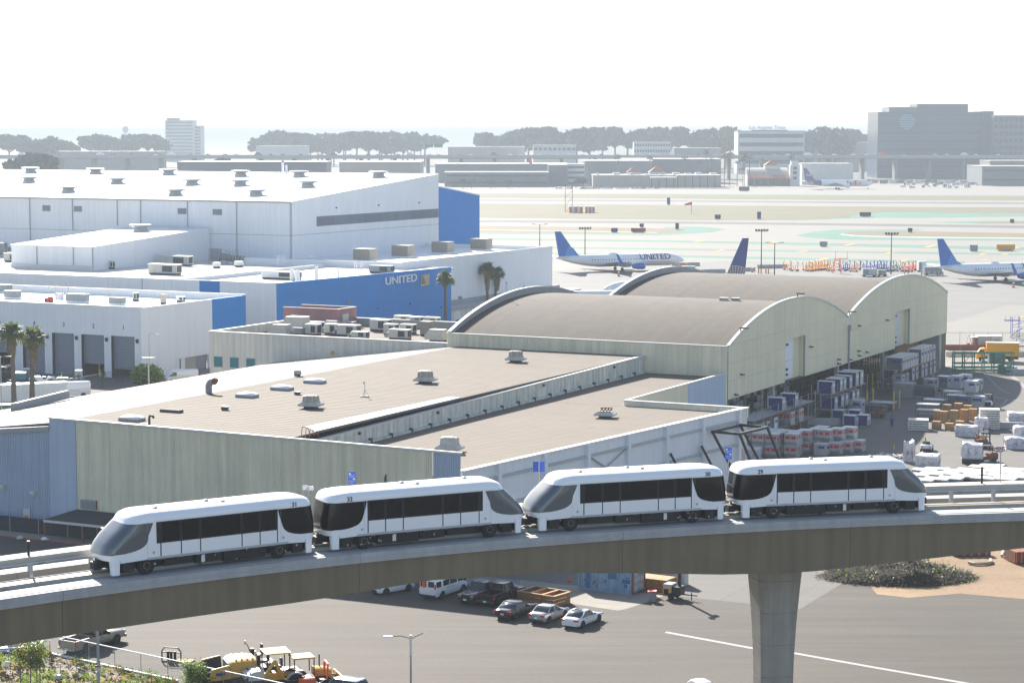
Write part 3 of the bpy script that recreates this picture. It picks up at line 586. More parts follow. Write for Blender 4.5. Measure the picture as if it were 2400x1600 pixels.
def dome(px, py, w, d, label):
    t = thing('rooflight_dome', label, 'rooflight', G(px, py, 12.15), -TH, 'domed rooflights on the upper warehouse roof')
    m = MB(); m.box((0, 0, .14), (w, d, .28)); m.build('curb', 'trim_grey', t)
    m = MB(); m.loft([[(x * k, y * k, zz) for x, y in ((-w / 2, -d / 2), (w / 2, -d / 2), (w / 2, d / 2), (-w / 2, d / 2))] for k, zz in ((.97, .28), (.9, .42), (.7, .55), (.35, .62))]); m.build('dome_glazing', 'white_roof', t, smooth=60)
dome(579, 930, 2.5, 1.5, 'white domed rooflight nearest the rusty gooseneck vent'); dome(661, 913, 2.6, 1.5, 'middle white domed rooflight on the upper roof'); dome(738, 897, 2.6, 1.5, 'white domed rooflight just below the smallest roof vent'); dome(309, 985, 2.7, 1.5, 'white domed rooflight by the front wall near a bent pipe')
t = thing('gooseneck_vent', 'rusty mouthed gooseneck vent on the upper warehouse roof', 'roof vent', G(494, 921, 12.15), -TH)
m = MB(); n = 9; R = []
for j in range(n + 1):
    a = math.pi * .62 * j / n; c = (.75 * (1 - math.cos(a)) - .3, 0, .75 + .75 * math.sin(a)); u = (math.cos(a), 0, -math.sin(a))
    R.append([(c[0] + u[0] * .42 * math.cos(q), .42 * math.sin(q), c[2] + u[2] * .42 * math.cos(q)) for q in [2 * math.pi * k / 12 for k in range(12)]])
m.loft([[(x, y, 0) for x, y, z in R[0]]] + R); m.build('duct', 'hvac_grey', t, smooth=True)
m = MB(); m.loft([R[-3], [(p[0] * 1.0 + .01, p[1] * 1.06, p[2] * 1.03) for p in R[-2]], [(p[0] + .06, p[1] * 1.08, p[2]) for p in R[-1]]]); m.build('mouth', 'rust', t, smooth=True)
for px, py, w, d, h, lab in ((527, 960, .7, .5, .35, 'little dark vent box on the roof between skylight and front wall'), (697, 924, .6, .5, .3, 'little dark vent box beside the hooded vent and rooflight dome')):
    t = thing('vent_box', lab, 'roof vent', G(px, py, 12.15), -TH); MB().box((0, 0, h / 2), (w, d, h)).build('box', 'dark_metal', t); MB().box((.05, 0, h + .04), (w * 1.3, d * 1.2, .08)).build('cap', 'galv', t)
t = thing('roof_hatch', 'low dark flat hatch lying on the upper warehouse roof', 'hatch', G(402, 965, 12.15), -TH); MB().box((0, 0, .12), (2.7, .9, .24)).build('curb', 'dark_metal', t); MB().box((0, .05, .26), (2.6, .9, .05)).build('cover', 'roof_tan', t)
t = thing('bent_pipe', 'dark bent pipe rising from the roof beside the front wall', 'pipe', G(350, 995, 12.15), -TH); MB().path([(0, 0, 0), (0, 0, .8), (.15, 0, 1.05), (.5, 0, 1.0), (.6, 0, .75)], .13, 8).build('pipe', 'dark_metal', t); MB().box((-.6, 0, .05), (1.2, .25, .1)).build('foot_rail', 'dark_metal', t)
t = thing('antenna_mast', 'slim tripod mast with a white antenna on the upper roof', 'antenna', G(855, 929, 12.15), 0); m = MB(); m.tube((0, 0, 0), (0, 0, 1.6), .03)
for k in range(3): m.tube((.5 * math.cos(k * 2.1), .5 * math.sin(k * 2.1), .05), (0, 0, .9), .025)
m.build('mast', 'galv', t); MB().box((0, 0, .06), (1.1, .5, .1)).build('ballast', 'trim_grey', t); MB().lathe([(.02, 0), (.14, .1), (.16, .25), (.05, .4)], (-.1, 0, 1.5), 10).build('antenna', 'white_paint', t)
t = thing('roof_ladder', 'rusty ladder hoops at the front edge of the warehouse roof', 'ladder', G(718, 1025, 12.3), -TH); m = MB()
for x in (-.5, 0, .5): m.path([(x, -.2, -.1), (x, 0, 1.1), (x + .3, .6, 1.0), (x + .5, .8, .1)], .04, 5)
m.build('hoops', 'rust', t)
t = thing('shade_canopy', 'dark sloping canopy on rusty posts against the warehouse wall', 'canopy', wor(-147.7, 185.8, 0), -TH)
m = MB(); m.slab([(.1, -.05, 2.75), (16, -.05, 2.75), (16, -4.4, 2.25), (-1.0, -4.4, 2.25)], [(.1, -.05, 2.65), (16, -.05, 2.65), (16, -4.4, 2.15), (-1.0, -4.4, 2.15)]); m.build('awning', 'awning', t)
MB().bx(-1.0, 16, -4.45, -4.3, 1.95, 2.22).build('edge_beam', 'trim', t)
for x in (-.9, 4.2, 9.5, 14.8): MB().bx(x - .09, x + .09, -4.4, -4.22, 0, 2.0).build('post', 'rust', t)
t = thing('screen_fence', 'dark screened fence along the foot of the warehouse', 'fence', wor(-175, 183.4, 0), -TH)
for i in range(14): MB().bx(i * 4.0 + .05, i * 4.0 + 3.95, -.03, .03, .08, 1.75).build('screen', 'screen_cloth', t); MB().tube((i * 4.0, -.06, 0), (i * 4.0, -.06, 1.85), .04, 6).build('post', 'galv', t)
for px, py, m_, lab in ((47, 1264, 'mint', 'crumpled pale plastic sheet lying by the red kerb under the fence'), (104, 1266, 'sign_white', 'crumpled white bag lying against the foot of the fence')):
    m = MB(); r2 = random.Random(px); m.loft([[(rr * math.cos(k * .9) * r2.uniform(.7, 1.3), rr * math.sin(k * .9) * r2.uniform(.7, 1.2), zz * r2.uniform(.7, 1.2)) for k in range(7)] for rr, zz in ((.4, .14), (.38, .3), (.18, .42))]); o = m.build('litter_bag', m_, loc=G(px, py, .14)); tag(o, lab, 'litter')
# === THE WHITE AND BLUE AIRLINE BUILDINGS
def poly_wall(off, pts, thick, axis):
    m = MB(off); ax = Vector(axis) * thick; m.slab(pts, [tuple(Vector(p) + ax) for p in pts]); return m
B, BO = site('hangar', 'largest white hangar with a blue end bay and roof ventilators', 'hangar', -280, 436)
e = lambda b: 27.5 + (b - 436) * 5.4 / 74
poly_wall(BO, [(-280, 436, 0), (-280, 510, 0), (-280, 510, 32.9), (-280, 436, 27.5)], .5, (-1, 0, 0)).build('side_wall', 'white_paint', B)
poly_wall(BO, [(-280, 510.02, 0), (-280, 534, 0), (-280, 534, 26.6), (-280, 510.02, 29.6)], .5, (-1, 0, 0)).build('side_wall', 'blue_paint', B)
m = MB(BO); m.bx(-460, -280, 436, 436.4, 0, 27.45); m.build('front_wall', 'white_paint', B)
m = MB(BO); m.slab([(-460, 435.7, 27.55), (-279.9, 435.7, 27.55), (-279.9, 510, 32.98), (-460, 510, 32.98)], [(-460, 435.7, 27.3), (-279.9, 435.7, 27.3), (-279.9, 510, 32.7), (-460, 510, 32.7)]); m.build('roof', 'white_roof', B)
m = MB(BO); m.slab([(-460, 510.1, 29.7), (-279.9, 510.1, 29.7), (-279.9, 534.2, 26.7), (-460, 534.2, 26.7)], [(-460, 510.1, 29.4), (-279.9, 510.1, 29.4), (-279.9, 534.2, 26.4), (-460, 534.2, 26.4)]); m.bx(-460, -280.6, 509.6, 510, 0, 32.6); m.build('rear_roof', 'white_roof', B)
m = MB(BO); m.bx(-460, -279.8, 435.55, 435.7, 27.2, 27.6); m.build('gutter', 'trim_grey', B)
lv = PA(742, 508, -280); nb = 8; lb0, lb1 = lv.y, 509.8
for i in range(nb):
    b0 = lb0 + (lb1 - lb0) * i / nb; b1 = lb0 + (lb1 - lb0) * (i + 1) / nb - .1; z1 = lv.z + .05; z0 = z1 - 2.35
    m = MB(BO)
    for j in range(9): z = z0 + j * (z1 - z0) / 9; m.slab([(-279.8, b0, z), (-279.8, b1, z), (-279.95, b1, z + .26), (-279.95, b0, z + .26)], [(-279.86, b0, z - .05), (-279.86, b1, z - .05), (-280, b1, z + .2), (-280, b0, z + .2)])
    m.bx(-279.99, -279.97, b0, b1, z0, z1); m.build('louvre', 'louver' if i % 3 else 'grey_panel', B)
for x0, y0, x1, y1 in ((100, 481, 118, 495), (174, 483, 192, 496), (417, 488, 437, 502), (499, 490, 520, 504)):
    p, q = PB(x0, y0, 436), PB(x1, y1, 436); m = MB(BO)
    for j in range(6): z = q.z + (j + .5) * (p.z - q.z) / 6; m.bx(p.x, q.x, 435.85, 435.98, z - .12, z + .1)
    m.bx(p.x, q.x, 435.97, 435.99, q.z, p.z); m.build('louvre', 'louver', B)
for px, y0, y1 in ((70, 464, 590), (170, 466, 540), (275, 468, 528), (330, 469, 525), (440, 472, 620), (555, 474, 620)):
    p = PB(px, y0, 436); q = PB(px, y1, 436); m = MB(BO); m.tube((p.x, 435.8, max(13, q.z)), (p.x, 435.8, 27.2), .11, 6); m.build('downpipe', 'trim_grey', B)
m = MB(BO); m.bx(-460, -280, 435.96, 436, 19.3, 19.4); m.bx(-280, -279.96, 436, 510, 19.3, 19.4); m.build('panel_joint', 'trim_grey', B)
for px, py in ((788, 487), (887, 481), (982, 475)): q = PA(px, py, -279.9); m = MB(BO); m.box((-279.8, q.y, q.z), (.3, .35, .3)); m.build('wall_lamp', 'dark_metal', B)
def roofpt(px, py):
    d = sight(px, py); nrm = Vector((0, -5.4 / 74, 1)); D_ = WB * nrm.y + Vector((0, 0, 1)); p0 = wor(-280, 436, 27.55)
    return CAMP + d * ((p0 - CAMP).dot(D_) / d.dot(D_))
proto = None; RP = [('back', [(72, 405), (224, 407), (395, 409), (564, 413), (701, 414), (887, 415)]), ('middle', [(68, 427), (274, 430), (450, 433), (563, 435), (721, 438)]), ('front', [(160, 450), (411, 457), (600, 458)])]
for row, pts in RP:
    for i, (px, py) in enumerate(pts):
        lab = f'low round capped roof ventilator, {ORD[i + 1]} from the left in the {row} row'
        p = roofpt(px, py)
        if proto is None:
            proto = thing('roof_ventilator', lab, 'ventilator', p, -TH, 'ventilators on the largest white roof')
            MB().lathe([(1.75, -.5), (1.75, .35), (1.6, .5), (1.5, .8)], (0, 0, 0), 12).build('base', 'hvac', proto, smooth=True)
            MB().lathe([(1.5, .8), (2.6, 1.15), (2.75, 1.3), (2.7, 1.55), (1.9, 1.62), (0.01, 1.64)], (0, 0, 0), 12).build('cap', 'duct', proto, smooth=True)
        else: dup(proto, p, -TH, lab)
t = thing('exhaust_stack', 'thin twin pipes at the far edge of the largest white roof', 'pipe', roofpt(663, 409), -TH); MB().tube((0, 0, -.3), (0, 0, 3.4), .35).build('pipe', 'white_paint', t); MB().tube((1.2, 0, -.3), (1.2, 0, 2.6), .3).build('pipe', 'white_paint', t); MB().tube((0, 0, 3.4), (0, 0, 3.8), .3).build('cap', 'dark_metal', t)
c = Vector((-303.5, 389.5, 13)); l0 = -327.0
K, KO = site('roof_annex', 'white sloping annex standing on the low roof against the largest hangar', 'annex', l0, 389.5, 12.9)
zt = PB(223, 580, 389.5).z; zb = 20.6
m = MB(KO); m.bx(l0, -303.5, 389.5, 389.8, 12.9, zt); m.build('front_wall', 'white_paint', K)
poly_wall(KO, [(-303.5, 389.5, 12.9), (-303.5, 435.6, 12.9), (-303.5, 435.6, zb), (-303.5, 389.5, zt)], .3, (-1, 0, 0)).build('side_wall', 'white_paint', K)
m = MB(KO); m.slab([(l0 - .2, 389.3, zt + .15), (-303.3, 389.3, zt + .15), (-303.3, 435.5, zb + .15), (l0 - .2, 435.5, zb + .15)], [(l0 - .2, 389.3, zt - .05), (-303.3, 389.3, zt - .05), (-303.3, 435.5, zb - .05), (l0 - .2, 435.5, zb - .05)]); m.build('roof', 'white_roof', K)
m = MB(KO)
for x in (-319.5, -309.0): m.tube((x, 389.4, 13.3), (x, 389.4, zt - .1), .1, 6)
m.build('downpipe', 'trim_grey', K); MB(KO).bx(l0 - .15, -303.35, 389.15, 389.45, 12.9, 13.9).build('plinth', 'trim', K)
dup(proto, wor(-316.5, 425, 20.2), -TH, 'roof ventilator alone at the top of the sloping white annex roof')
S, SO = site('office_block', 'low white airline building with a long blue wall carrying white lettering', 'building', -420, 359.8)
FB = 359.8; FZ = 14.0; FA = -235.0; FE = 434.0
for x0, x1, mm in ((-420, PB(467, 656, FB).x, 'white_paint'), (PB(467, 656, FB).x, PB(515, 656, FB).x, 'blue_paint'), (PB(515, 656, FB).x, FA, 'white_paint')):
    MB(SO).bx(x0, x1, FB, FB + .4, 0, FZ).build('front_wall', mm, S)
poly_wall(SO, [(FA, FB + .4, 0), (FA, FE, 0), (FA, FE, 13.15), (FA, FB + .4, FZ)], .4, (-1, 0, 0)).build('side_wall', 'blue_paint', S)
MB(SO).bx(-300, FA - .4, FE - .4, FE, 0, 13.1).build('end_wall', 'white_paint', S)
MB(SO).bx(-420, FA - .4, FB + .4, 436, 12.4, 12.9).build('roof', 'office_roof', S)
MB(SO).bx(-420, FA, FB - .05, FB + .45, FZ, FZ + .1).build('coping', 'trim', S)
q = PB(333, 650, FB); MB(SO).bx(q.x - .1, q.x + .1, FB - .03, FB, 0, FZ).build('joint', 'trim_grey', S)
MB(SO).bx(-262.6, -262.2, 366, 436, 12.9, 13.75).build('parapet_wall', 'white_paint', S)
MB(SO).bx(FA - .02, FA + .02, FB + .4, FB + 1.6, 0, 13.9).build('joint', 'blue_paint', S)
for px, py, s in ((817, 708, .9), (885, 722, .35), (961, 712, .35), (1033, 720, .35), (820, 730, .35)): q = PA(px, py, FA); MB(SO).box((FA + .08, q.y, q.z), (.16, s * 1.1, s * 1.1)).build('wall_grille' if s > .5 else 'wall_lamp', 'grey_panel' if s > .5 else 'dark_metal', S)
s0, s1, sv = PA(902, 672, FA), PA(976, 655, FA), PA(902, 650, FA)
tx = text('UNITED', 2.35, 'sign_white', S, (FA - BO[0] * 0 + .12 - SO[0], (s0.y + s1.y) / 2 - SO[1], (s0.z + s1.z) / 2 + .75), (0, 1, 0), bold=.035, name='wall_lettering', depth=.08)
xs = [v.co.y for v in tx.data.vertices]; sc_ = (s1.y - s0.y) / (max(xs) - min(xs)); cy_ = (max(xs) + min(xs)) / 2
for v in tx.data.vertices: v.co.y = cy_ + (v.co.y - cy_) * sc_
g0, g1 = PA(986, 645, FA), PA(1005, 668, FA)
MB(SO).bx(FA + .02, FA + .14, g0.y, g1.y, g1.z, g0.z).build('sign_panel', 'logo_gold', S)
m = MB(SO); cy, cz, R = g0.y + (g1.y - g0.y) * .05, g1.z + (g0.z - g1.z) * .12, (g0.z - g1.z) * .84
for r in (1.0, .82, .64, .46, .28):
    for k in range(9):
        t0, t1 = rad(3 + k * 10), rad(9 + k * 10)
        P = [(FA + .17, cy + R * rr * math.cos(tt) * .82, cz + R * rr * math.sin(tt)) for rr, tt in ((r, t0), (r, t1), (r - .12, t1), (r - .12, t0))]
        if max(p[1] for p in P) < g1.y and max(p[2] for p in P) < g0.z: m.slab(P, [(p[0] - .02, p[1], p[2]) for p in P])
m.build('globe_emblem', 'text_navy', S)
R_, RO = site('service_block', 'plain white block right of the blue wall with tan units on its roof', 'building', -300, 424)
RA = -242.0
MB(RO).bx(RA - .4, RA, 424, 502.5, 2.9, 14.55).build('side_wall', 'white_paint', R_)
MB(RO).bx(-290, RA - .4, 424, 424.4, 11, 14.5).build('front_wall', 'white_paint', R_)
MB(RO).bx(-300, RA - .4, 502.1, 502.5, 0, 14.5).build('end_wall', 'white_paint', R_)
MB(RO).bx(-290, RA - .4, 424.4, 502.1, 13.0, 13.5).build('roof', 'white_roof', R_)
MB(RO).bx(RA - .45, RA + .05, 423.9, 502.6, 14.55, 14.65).build('coping', 'trim', R_)
for px, py, w, mm in ((1078, 702, 1.6, 'louver'), (1065, 706, .4, 'dark_metal'), (1228, 671, .4, 'dark_metal')): q = PA(px, py, RA); MB(RO).box((RA + .08, q.y, q.z), (.16, w, w)).build('wall_grille' if w > 1 else 'wall_lamp', mm, R_)
N_, NO = site('dock_annex', 'low pale annex with white doors at the foot of the white block', 'annex', -242, 434.5)
MB(NO).bx(-241.9, -236.5, 434.6, 506, 0, 3.0).build('wall', 'stucco', N_); MB(NO).bx(-241.9, -235.6, 434.5, 506.5, 3.0, 3.4).build('roof', 'trim_grey', N_)
for b0 in (438, 447, 456): MB(NO).bx(-236.5, -236.42, b0, b0 + 3.2, 0, 2.4).build('door', 'white_paint', N_)
MB(NO).bx(-241.9, -241.5, 434.6, 506, 3.4, 4.3).build('rail_wall', 'trim_grey', N_)
Q, QO = site('dock_building', 'white loading dock building with five numbered grey roller doors', 'building', -420, 309.87)
DB = 309.87; DA = -230.99; DZ = 12.9
doors = [(-237.44, -232.5, 1.6, '1'), (-244.16, -239.3, 2.3, '2'), (-250.85, -246.1, 0, '3'), (-257.7, -252.85, 0, '4'), (-266.1, -260.7, 3.4, '5')]
edges = sorted([-420, DA] + [d[0] for d in doors] + [d[1] for d in doors])
for x0, x1 in zip(edges[:-1], edges[1:]):
    isd = any(abs(x0 - d[0]) < .01 for d in doors); MB(QO).bx(x0, x1, DB, DB + .45, 7.6 if isd else 0, DZ).build('front_wall', 'white_paint', Q)
for x0, x1, op, nm in doors:
    m = MB(QO); nz = int((7.6 - op) / .28)
    for j in range(nz): z = op + j * (7.6 - op) / nz; m.slab([(x0, DB + .3, z), (x1, DB + .3, z), (x1, DB + .34, z + .24), (x0, DB + .34, z + .24)], [(x0, DB + .42, z), (x1, DB + .42, z), (x1, DB + .42, z + .24), (x0, DB + .42, z + .24)])
    d = m.build('roller_door', 'grey_panel', Q)
    MB(QO).bx(x0 - .5, x0 - .02, DB - .35, DB, 0, 7.6).build('jamb', 'white_paint', Q)
    MB(QO).bx(x0 - .02, x0 + .1, DB - .3, DB + .3, 0, 7.6).build('jamb_seal', 'dark_metal', Q)
    text(nm, 1.15, 'text_navy', Q, ((x0 + x1) / 2 + .1 - QO[0], DB - .03 - QO[1], 9.15), (1, 0, 0), name='door_number', depth=.015)
    l = MB(QO); l.box((x1 + .72, DB - .22, 6.95), (.4, .4, .55)); l.use('sign_white'); l.box((x1 + .72, DB - .22, 6.6), (.34, .34, .16)); l.ms[0] = 'dark_metal'; l.build('wall_lamp', None, Q)
MB(QO).bx(-420, DA - .4, 322, 322.3, 0, 7.5).build('inner_wall', 'dark_metal', Q)
for b0, b1, mm, z0 in ((DB, 320.4, 'white_paint', 0), (320.4, 330.7, 'white_paint', 2.65), (330.7, 332.0, 'white_paint', 0), (332.0, 343.3, 'blue_paint', 0)): MB(QO).bx(DA - .4, DA, b0 + (.45 if b0 == DB else 0), b1, z0, DZ).build('side_wall', mm, Q)
for i, mm in enumerate(('white_paint', 'far_tan', 'louver')): MB(QO).bx(DA - .6, DA - .45, 320.4 + i * 3.43, 320.4 + i * 3.43 + 3.35, 0, 2.65).build('bay_panel', mm, Q)
MB(QO).bx(-420, DA - .4, 342.9, 343.3, 11.0, 13.0).build('rear_parapet', 'white_paint', Q)
MB(QO).bx(-420, DA, 342.85, 343.35, 13.0, 13.1).build('coping', 'white_roof', Q); MB(QO).bx(-420, DA - .4, DB + .45, 342.9, 11.2, 11.7).build('roof', 'white_roof', Q)
MB(QO).bx(-420, DA, DB - .04, DB + .5, DZ, DZ + .1).build('coping', 'trim', Q)
T, TO = site('stucco_building', 'weathered grey stucco building with teal windows and a crowded roof', 'building', -196.5, 281.6)
MB(TO).bx(-196.5, -153.2, 281.6, 282.0, 0, 12.4).build('front_wall', 'stucco', T); MB(TO).bx(-196.5, -196.1, 282, 314, 0, 12.4).build('side_wall', 'stucco', T)
MB(TO).bx(-196.1, -153.2, 313.6, 314, 10, 12.4).build('rear_parapet', 'trim_grey', T); MB(TO).bx(-196.1, -153.2, 282, 313.6, 10.6, 11.1).build('roof', 'roof_gravel', T)
m = MB(TO); m.bx(-196.6, -153.2, 281.5, 282.1, 12.4, 12.52); m.bx(-196.6, -196, 282.1, 314, 12.4, 12.52); m.bx(-196, -153.2, 313.5, 314.1, 12.4, 12.52); m.build('coping', 'trim', T)
for a0 in (-195.6, -192.5, -189.4):
    f = MB(TO); f.bx(a0 - .08, a0 + 1.58, 281.5, 281.6, 6.8, 8.5); f = f.build('window', 'trim_grey', T); MB(TO).bx(a0, a0 + 1.5, 281.46, 281.5, 6.88, 8.42).build('pane', 'glass_teal', f)
q = PB(780, 826, 281.6); m = MB(TO); m.box((q.x, 281.5, q.z), (.5, .3, .5)); m.build('wall_lamp', 'amber_paint', T)
pk = loc(G(814, 766, 11.1)); X, XO = site('pink_block', 'dusty pink stair block rising behind the rooftop units', 'building', pk.x - 16, pk.y)
pz = PA(814, 722.5, pk.x).z; pl = -199.5
pb = pk.y - 3.0
MB(XO).bx(pl, pk.x, pb, pb + .3, 5, pz).build('front_wall', 'pink_stucco', X); MB(XO).bx(pk.x - .3, pk.x, pb + .3, pb + 6, 5, pz).build('side_wall', 'pink_stucco', X); MB(XO).bx(pl, pk.x - .3, pb + 5.7, pb + 6, 5, pz).build('rear_wall', 'pink_stucco', X)
m = MB(XO); m.bx(pl - .1, pk.x + .1, pb - .1, pb + .4, pz, pz + .1); m.bx(pk.x - .4, pk.x + .1, pb + .4, pb + 6.1, pz, pz + .1); m.bx(pl, pk.x - .4, pb + 5.6, pb + 6.1, pz, pz + .1); m.build('coping', 'walkway_top', X)
MB(XO).bx(pl, pk.x - .3, pb + .3, pb + 5.7, pz - 1.2, pz - 1.0).build('roof', 'roof_gravel', X); MB(XO).bx(pk.x, pk.x + .06, pb + 1.5, pb + 3.4, pz - 2.0, pz - .9).build('wall_grille', 'trim', X)
# --- machines standing on the roofs
def hvac(px, py, z, dims, lab, m='hvac', kind=0, rz=0.0, group=None):
    L_, W2, H2 = dims; t = thing('rooftop_unit', lab, 'air handler', G(px, py, z), -TH + rz, group)
    MB().box((0, 0, .18), (L_ * .96, W2 * .96, .36)).build('base_frame', 'dark_metal' if kind != 2 else 'white_paint', t)
    MB().box((0, 0, .36 + H2 / 2), (L_, W2, H2)).build('cabinet', m, t)
    MB().box((0, 0, .39 + H2), (L_ * 1.03, W2 * 1.03, .06)).build('lid', 'alu_top' if m == 'hvac' else m, t)
    if kind in (0, 1): MB().box((L_ * .18, -W2 / 2 - .03, .36 + H2 * .5), (L_ * .35, .06, H2 * .7)).build('intake_grille', 'dark_metal', t); MB().box((L_ / 2 + .03, 0, .36 + H2 * .5), (.06, W2 * .7, H2 * .75)).build('intake_grille', 'dark_metal', t)
    if kind == 1:
        m_ = MB(); R = []
        for j in range(6):
            a = math.pi / 2 * j / 5; c0 = Vector((-L_ / 2 - .1 - math.sin(a) * .8, 0, .4 + H2 * .55 - (1 - math.cos(a)) * .8)); u = Vector((math.sin(a), 0, math.cos(a)))
            R.append([tuple(c0 + u * (.45 * math.cos(q)) + Vector((0, .5 * math.sin(q), 0))) for q in [2 * math.pi * k / 10 for k in range(10)]])
        m_.loft(R); m_.build('duct', 'duct', t, smooth=True)
    if kind == 3:
        m_ = MB(); m_.loft([[(-L_ / 2 - d_, y, zz) for y, zz in ((-W2 * .45, .4), (W2 * .45, .4), (W2 * .45, .36 + H2 * s_), (-W2 * .45, .36 + H2 * s_))] for d_, s_ in ((0, 1), (.9, .45))]); m_.build('rain_hood', 'hvac', t)
    return t
RG = 'air handlers on the stucco roof'; z = 11.1
for px, py, d, lab, mm, kd in ((660, 787, (2.6, 1.6, 1.5), 'pale air handler near the left parapet of the stucco roof', 'hvac', 3), (698, 781, (3.4, 2.2, 2.4), 'tallest pale air handler before the pink block', 'hvac', 3), (740, 776, (3, 1.4, 1.2), 'silver duct unit right behind the tallest air handler', 'duct', 1), (700, 786, (1.8, 1.0, .9), 'squat grey unit in front of the tallest air handler', 'hvac_grey', 4), (734, 786, (2.3, 1.5, 1.5), 'pale air handler with dark grille in front of the pink wall', 'hvac', 1), (779, 784, (2.2, 1.5, 1.4), 'pale unit with bent duct below the pink corner', 'hvac', 1), (780, 772, (2.0, 1.3, 1.1), 'small pale unit close to the pink wall', 'hvac', 0), (818, 788, (3.6, 1.8, 1.5), 'wide pale unit with two duct elbows below the pink corner', 'hvac', 1), (817, 770, (2.2, 1.3, .8), 'flat pale unit behind the pink corner', 'hvac', 0), (845, 794, (2.6, 1.4, .8), 'low pale unit at the front edge of the stucco roof', 'hvac', 1),
        (893, 776, (3.3, 1.9, 1.6), 'box unit standing alone left in the right cluster', 'hvac', 0), (945, 765, (2.8, 1.6, 1.5), 'unit with fat silver ducts at the back of the right cluster', 'hvac', 1), (977, 768, (2.2, 1.5, 1.5), 'dark grilled unit by the rear parapet', 'hvac', 0), (1012, 769, (2.6, 1.5, 1.5), 'unit at the far right by the rear parapet', 'hvac', 1), (917, 786, (2.1, 1.5, 1.5), 'small cabinet unit in front of the lone box unit', 'hvac', 0), (957, 782, (2.4, 1.5, 1.2), 'unit trailing a silver duct in the middle of the right cluster', 'hvac', 1), (1001, 787, (1.7, 1.7, 2.0), 'brown grey tower shaped unit in the right cluster', 'hvac_tan', 4), (938, 796, (3.4, 1.5, 1.3), 'unit at the front edge trailing a dark duct', 'hvac', 1), (1027, 801, (2.4, 1.6, 1.6), 'unit with hooded intakes beside the corrugated wall corner', 'hvac', 3)): hvac(px, py, z, d, lab, mm, kd, group=RG)
RG = 'air handlers on the dock building'; z = 11.7
for px, py, d, lab, mm, kd in ((30, 700, (3.2, 1.5, 1.2), 'long grey unit on the dock roof second from the left edge', 'hvac_grey', 2), (6, 686, (3.4, 2.0, 1.3), 'grey unit cut off by the left edge on the dock roof', 'hvac_grey', 2), (182, 709, (4.6, 1.6, 1.3), 'longest grey unit in the middle of the dock roof', 'hvac_grey', 2), (275, 715, (3.0, 1.5, 1.1), 'grey unit on the dock roof nearest the blue panel', 'hvac_grey', 2), (318, 705, (1.0, .9, 1.2), 'small dark fan box near the rear parapet of the dock roof', 'hvac', 0), (383, 713, (1.0, .8, 1.5), 'small tan cabinet near the corner of the dock roof', 'walkway_top', 4), (424, 708, (1.6, .9, .7), 'small white unit closest to the blue panel on the dock roof', 'white_paint', 0)): hvac(px, py, z, d, lab, mm, kd, group=RG)
RG = 'air handlers on the low white roofs'; z = 12.95
for px, py, d, lab, mm, kd in ((412, 622, (8.5, 2.2, 1.9), 'long pale air handler behind its twin by the sloping annex', 'hvac', 0), (387, 643, (7.6, 2.2, 1.9), 'long pale air handler in front of its twin by the sloping annex', 'hvac', 0), (30, 613, (4, 2, 1.7), 'pale unit with a dark opening left of the sloping annex', 'hvac', 0), (245, 628, (.9, .9, 1.8), 'slim dark grille tower at the foot of the sloping annex', 'hvac', 0), (262, 630, (1.2, .9, 1.4), 'short grille box at the foot of the sloping annex', 'hvac', 0), (330, 614, (1.0, .9, 2.0), 'slim grey cabinet between annex and long air handlers', 'hvac_grey', 4), (635, 605, (1.0, .9, 2.6), 'slim grey cabinet at the corner of the largest hangar', 'hvac_grey', 4), (560, 625, (1.6, 1.6, .9), 'white drum fan unit before the largest hangar', 'white_roof', 4), (508, 628, (1.4, 1.4, .9), 'white drum fan unit beside the caged coil ducts', 'white_roof', 4), (895, 640, (5.5, 2.0, 1.3), 'grey green unit behind the blue wall near the lettering', 'hvac_grey', 0), (660, 654, (9, 2.2, 1.3), 'long cream unit just behind the blue wall corner', 'white_roof', 0)): hvac(px, py, z, d, lab, mm, kd, group=RG)
RG = 'tan air handlers on the white block'; z = 13.5
for i, (px, py) in enumerate(((856, 612), (945, 603), (1038, 594), (1128, 586))): hvac(px, py, z, (4.6, 3.6, 2.6), f'tan box air handler on the white block, {ORD[i + 1]} from the left', 'hvac_tan', 2, group=RG)
for px, py, lab in ((350, 612, 'caged coil ducts against the lean annex and largest hangar'), (505, 617, 'caged coil ducts below the middle downpipe of the largest hangar'), (4, 602, 'caged coil ducts at the left edge against the largest hangar')):
    t = thing('coil_duct', lab, 'air duct', G(px, py, 12.95), -TH, 'caged coil ducts against the largest hangar'); MB().box((0, 0, 2.0), (2.6, .8, 3.0)).build('filter_box', 'louver', t)
    m = MB()
    for x in (-1.4, 1.4, 3.5, 5.5): m.bar((x, -.6, 0), (x, -.6, 3.6), .1, .1); m.bar((x, .6, 0), (x, .6, 3.6), .1, .1)
    m.bar((-1.4, -.6, 3.6), (1.5, -.6, 3.6), .1, .1); m.bar((-1.4, .6, 3.6), (5.5, .6, 2.6), .1, .1); m.build('cage', 'galv', t)
    m = MB()
    for j in range(9): x = 1.6 + j * .75; m.loft([[(x + q, .9 * math.cos(k * math.pi / 5), 1.7 - j * .08 + .9 * math.sin(k * math.pi / 5)) for k in range(10)] for q in (0, .5)])
    m.build('duct', 'hvac_grey', t, smooth=True)
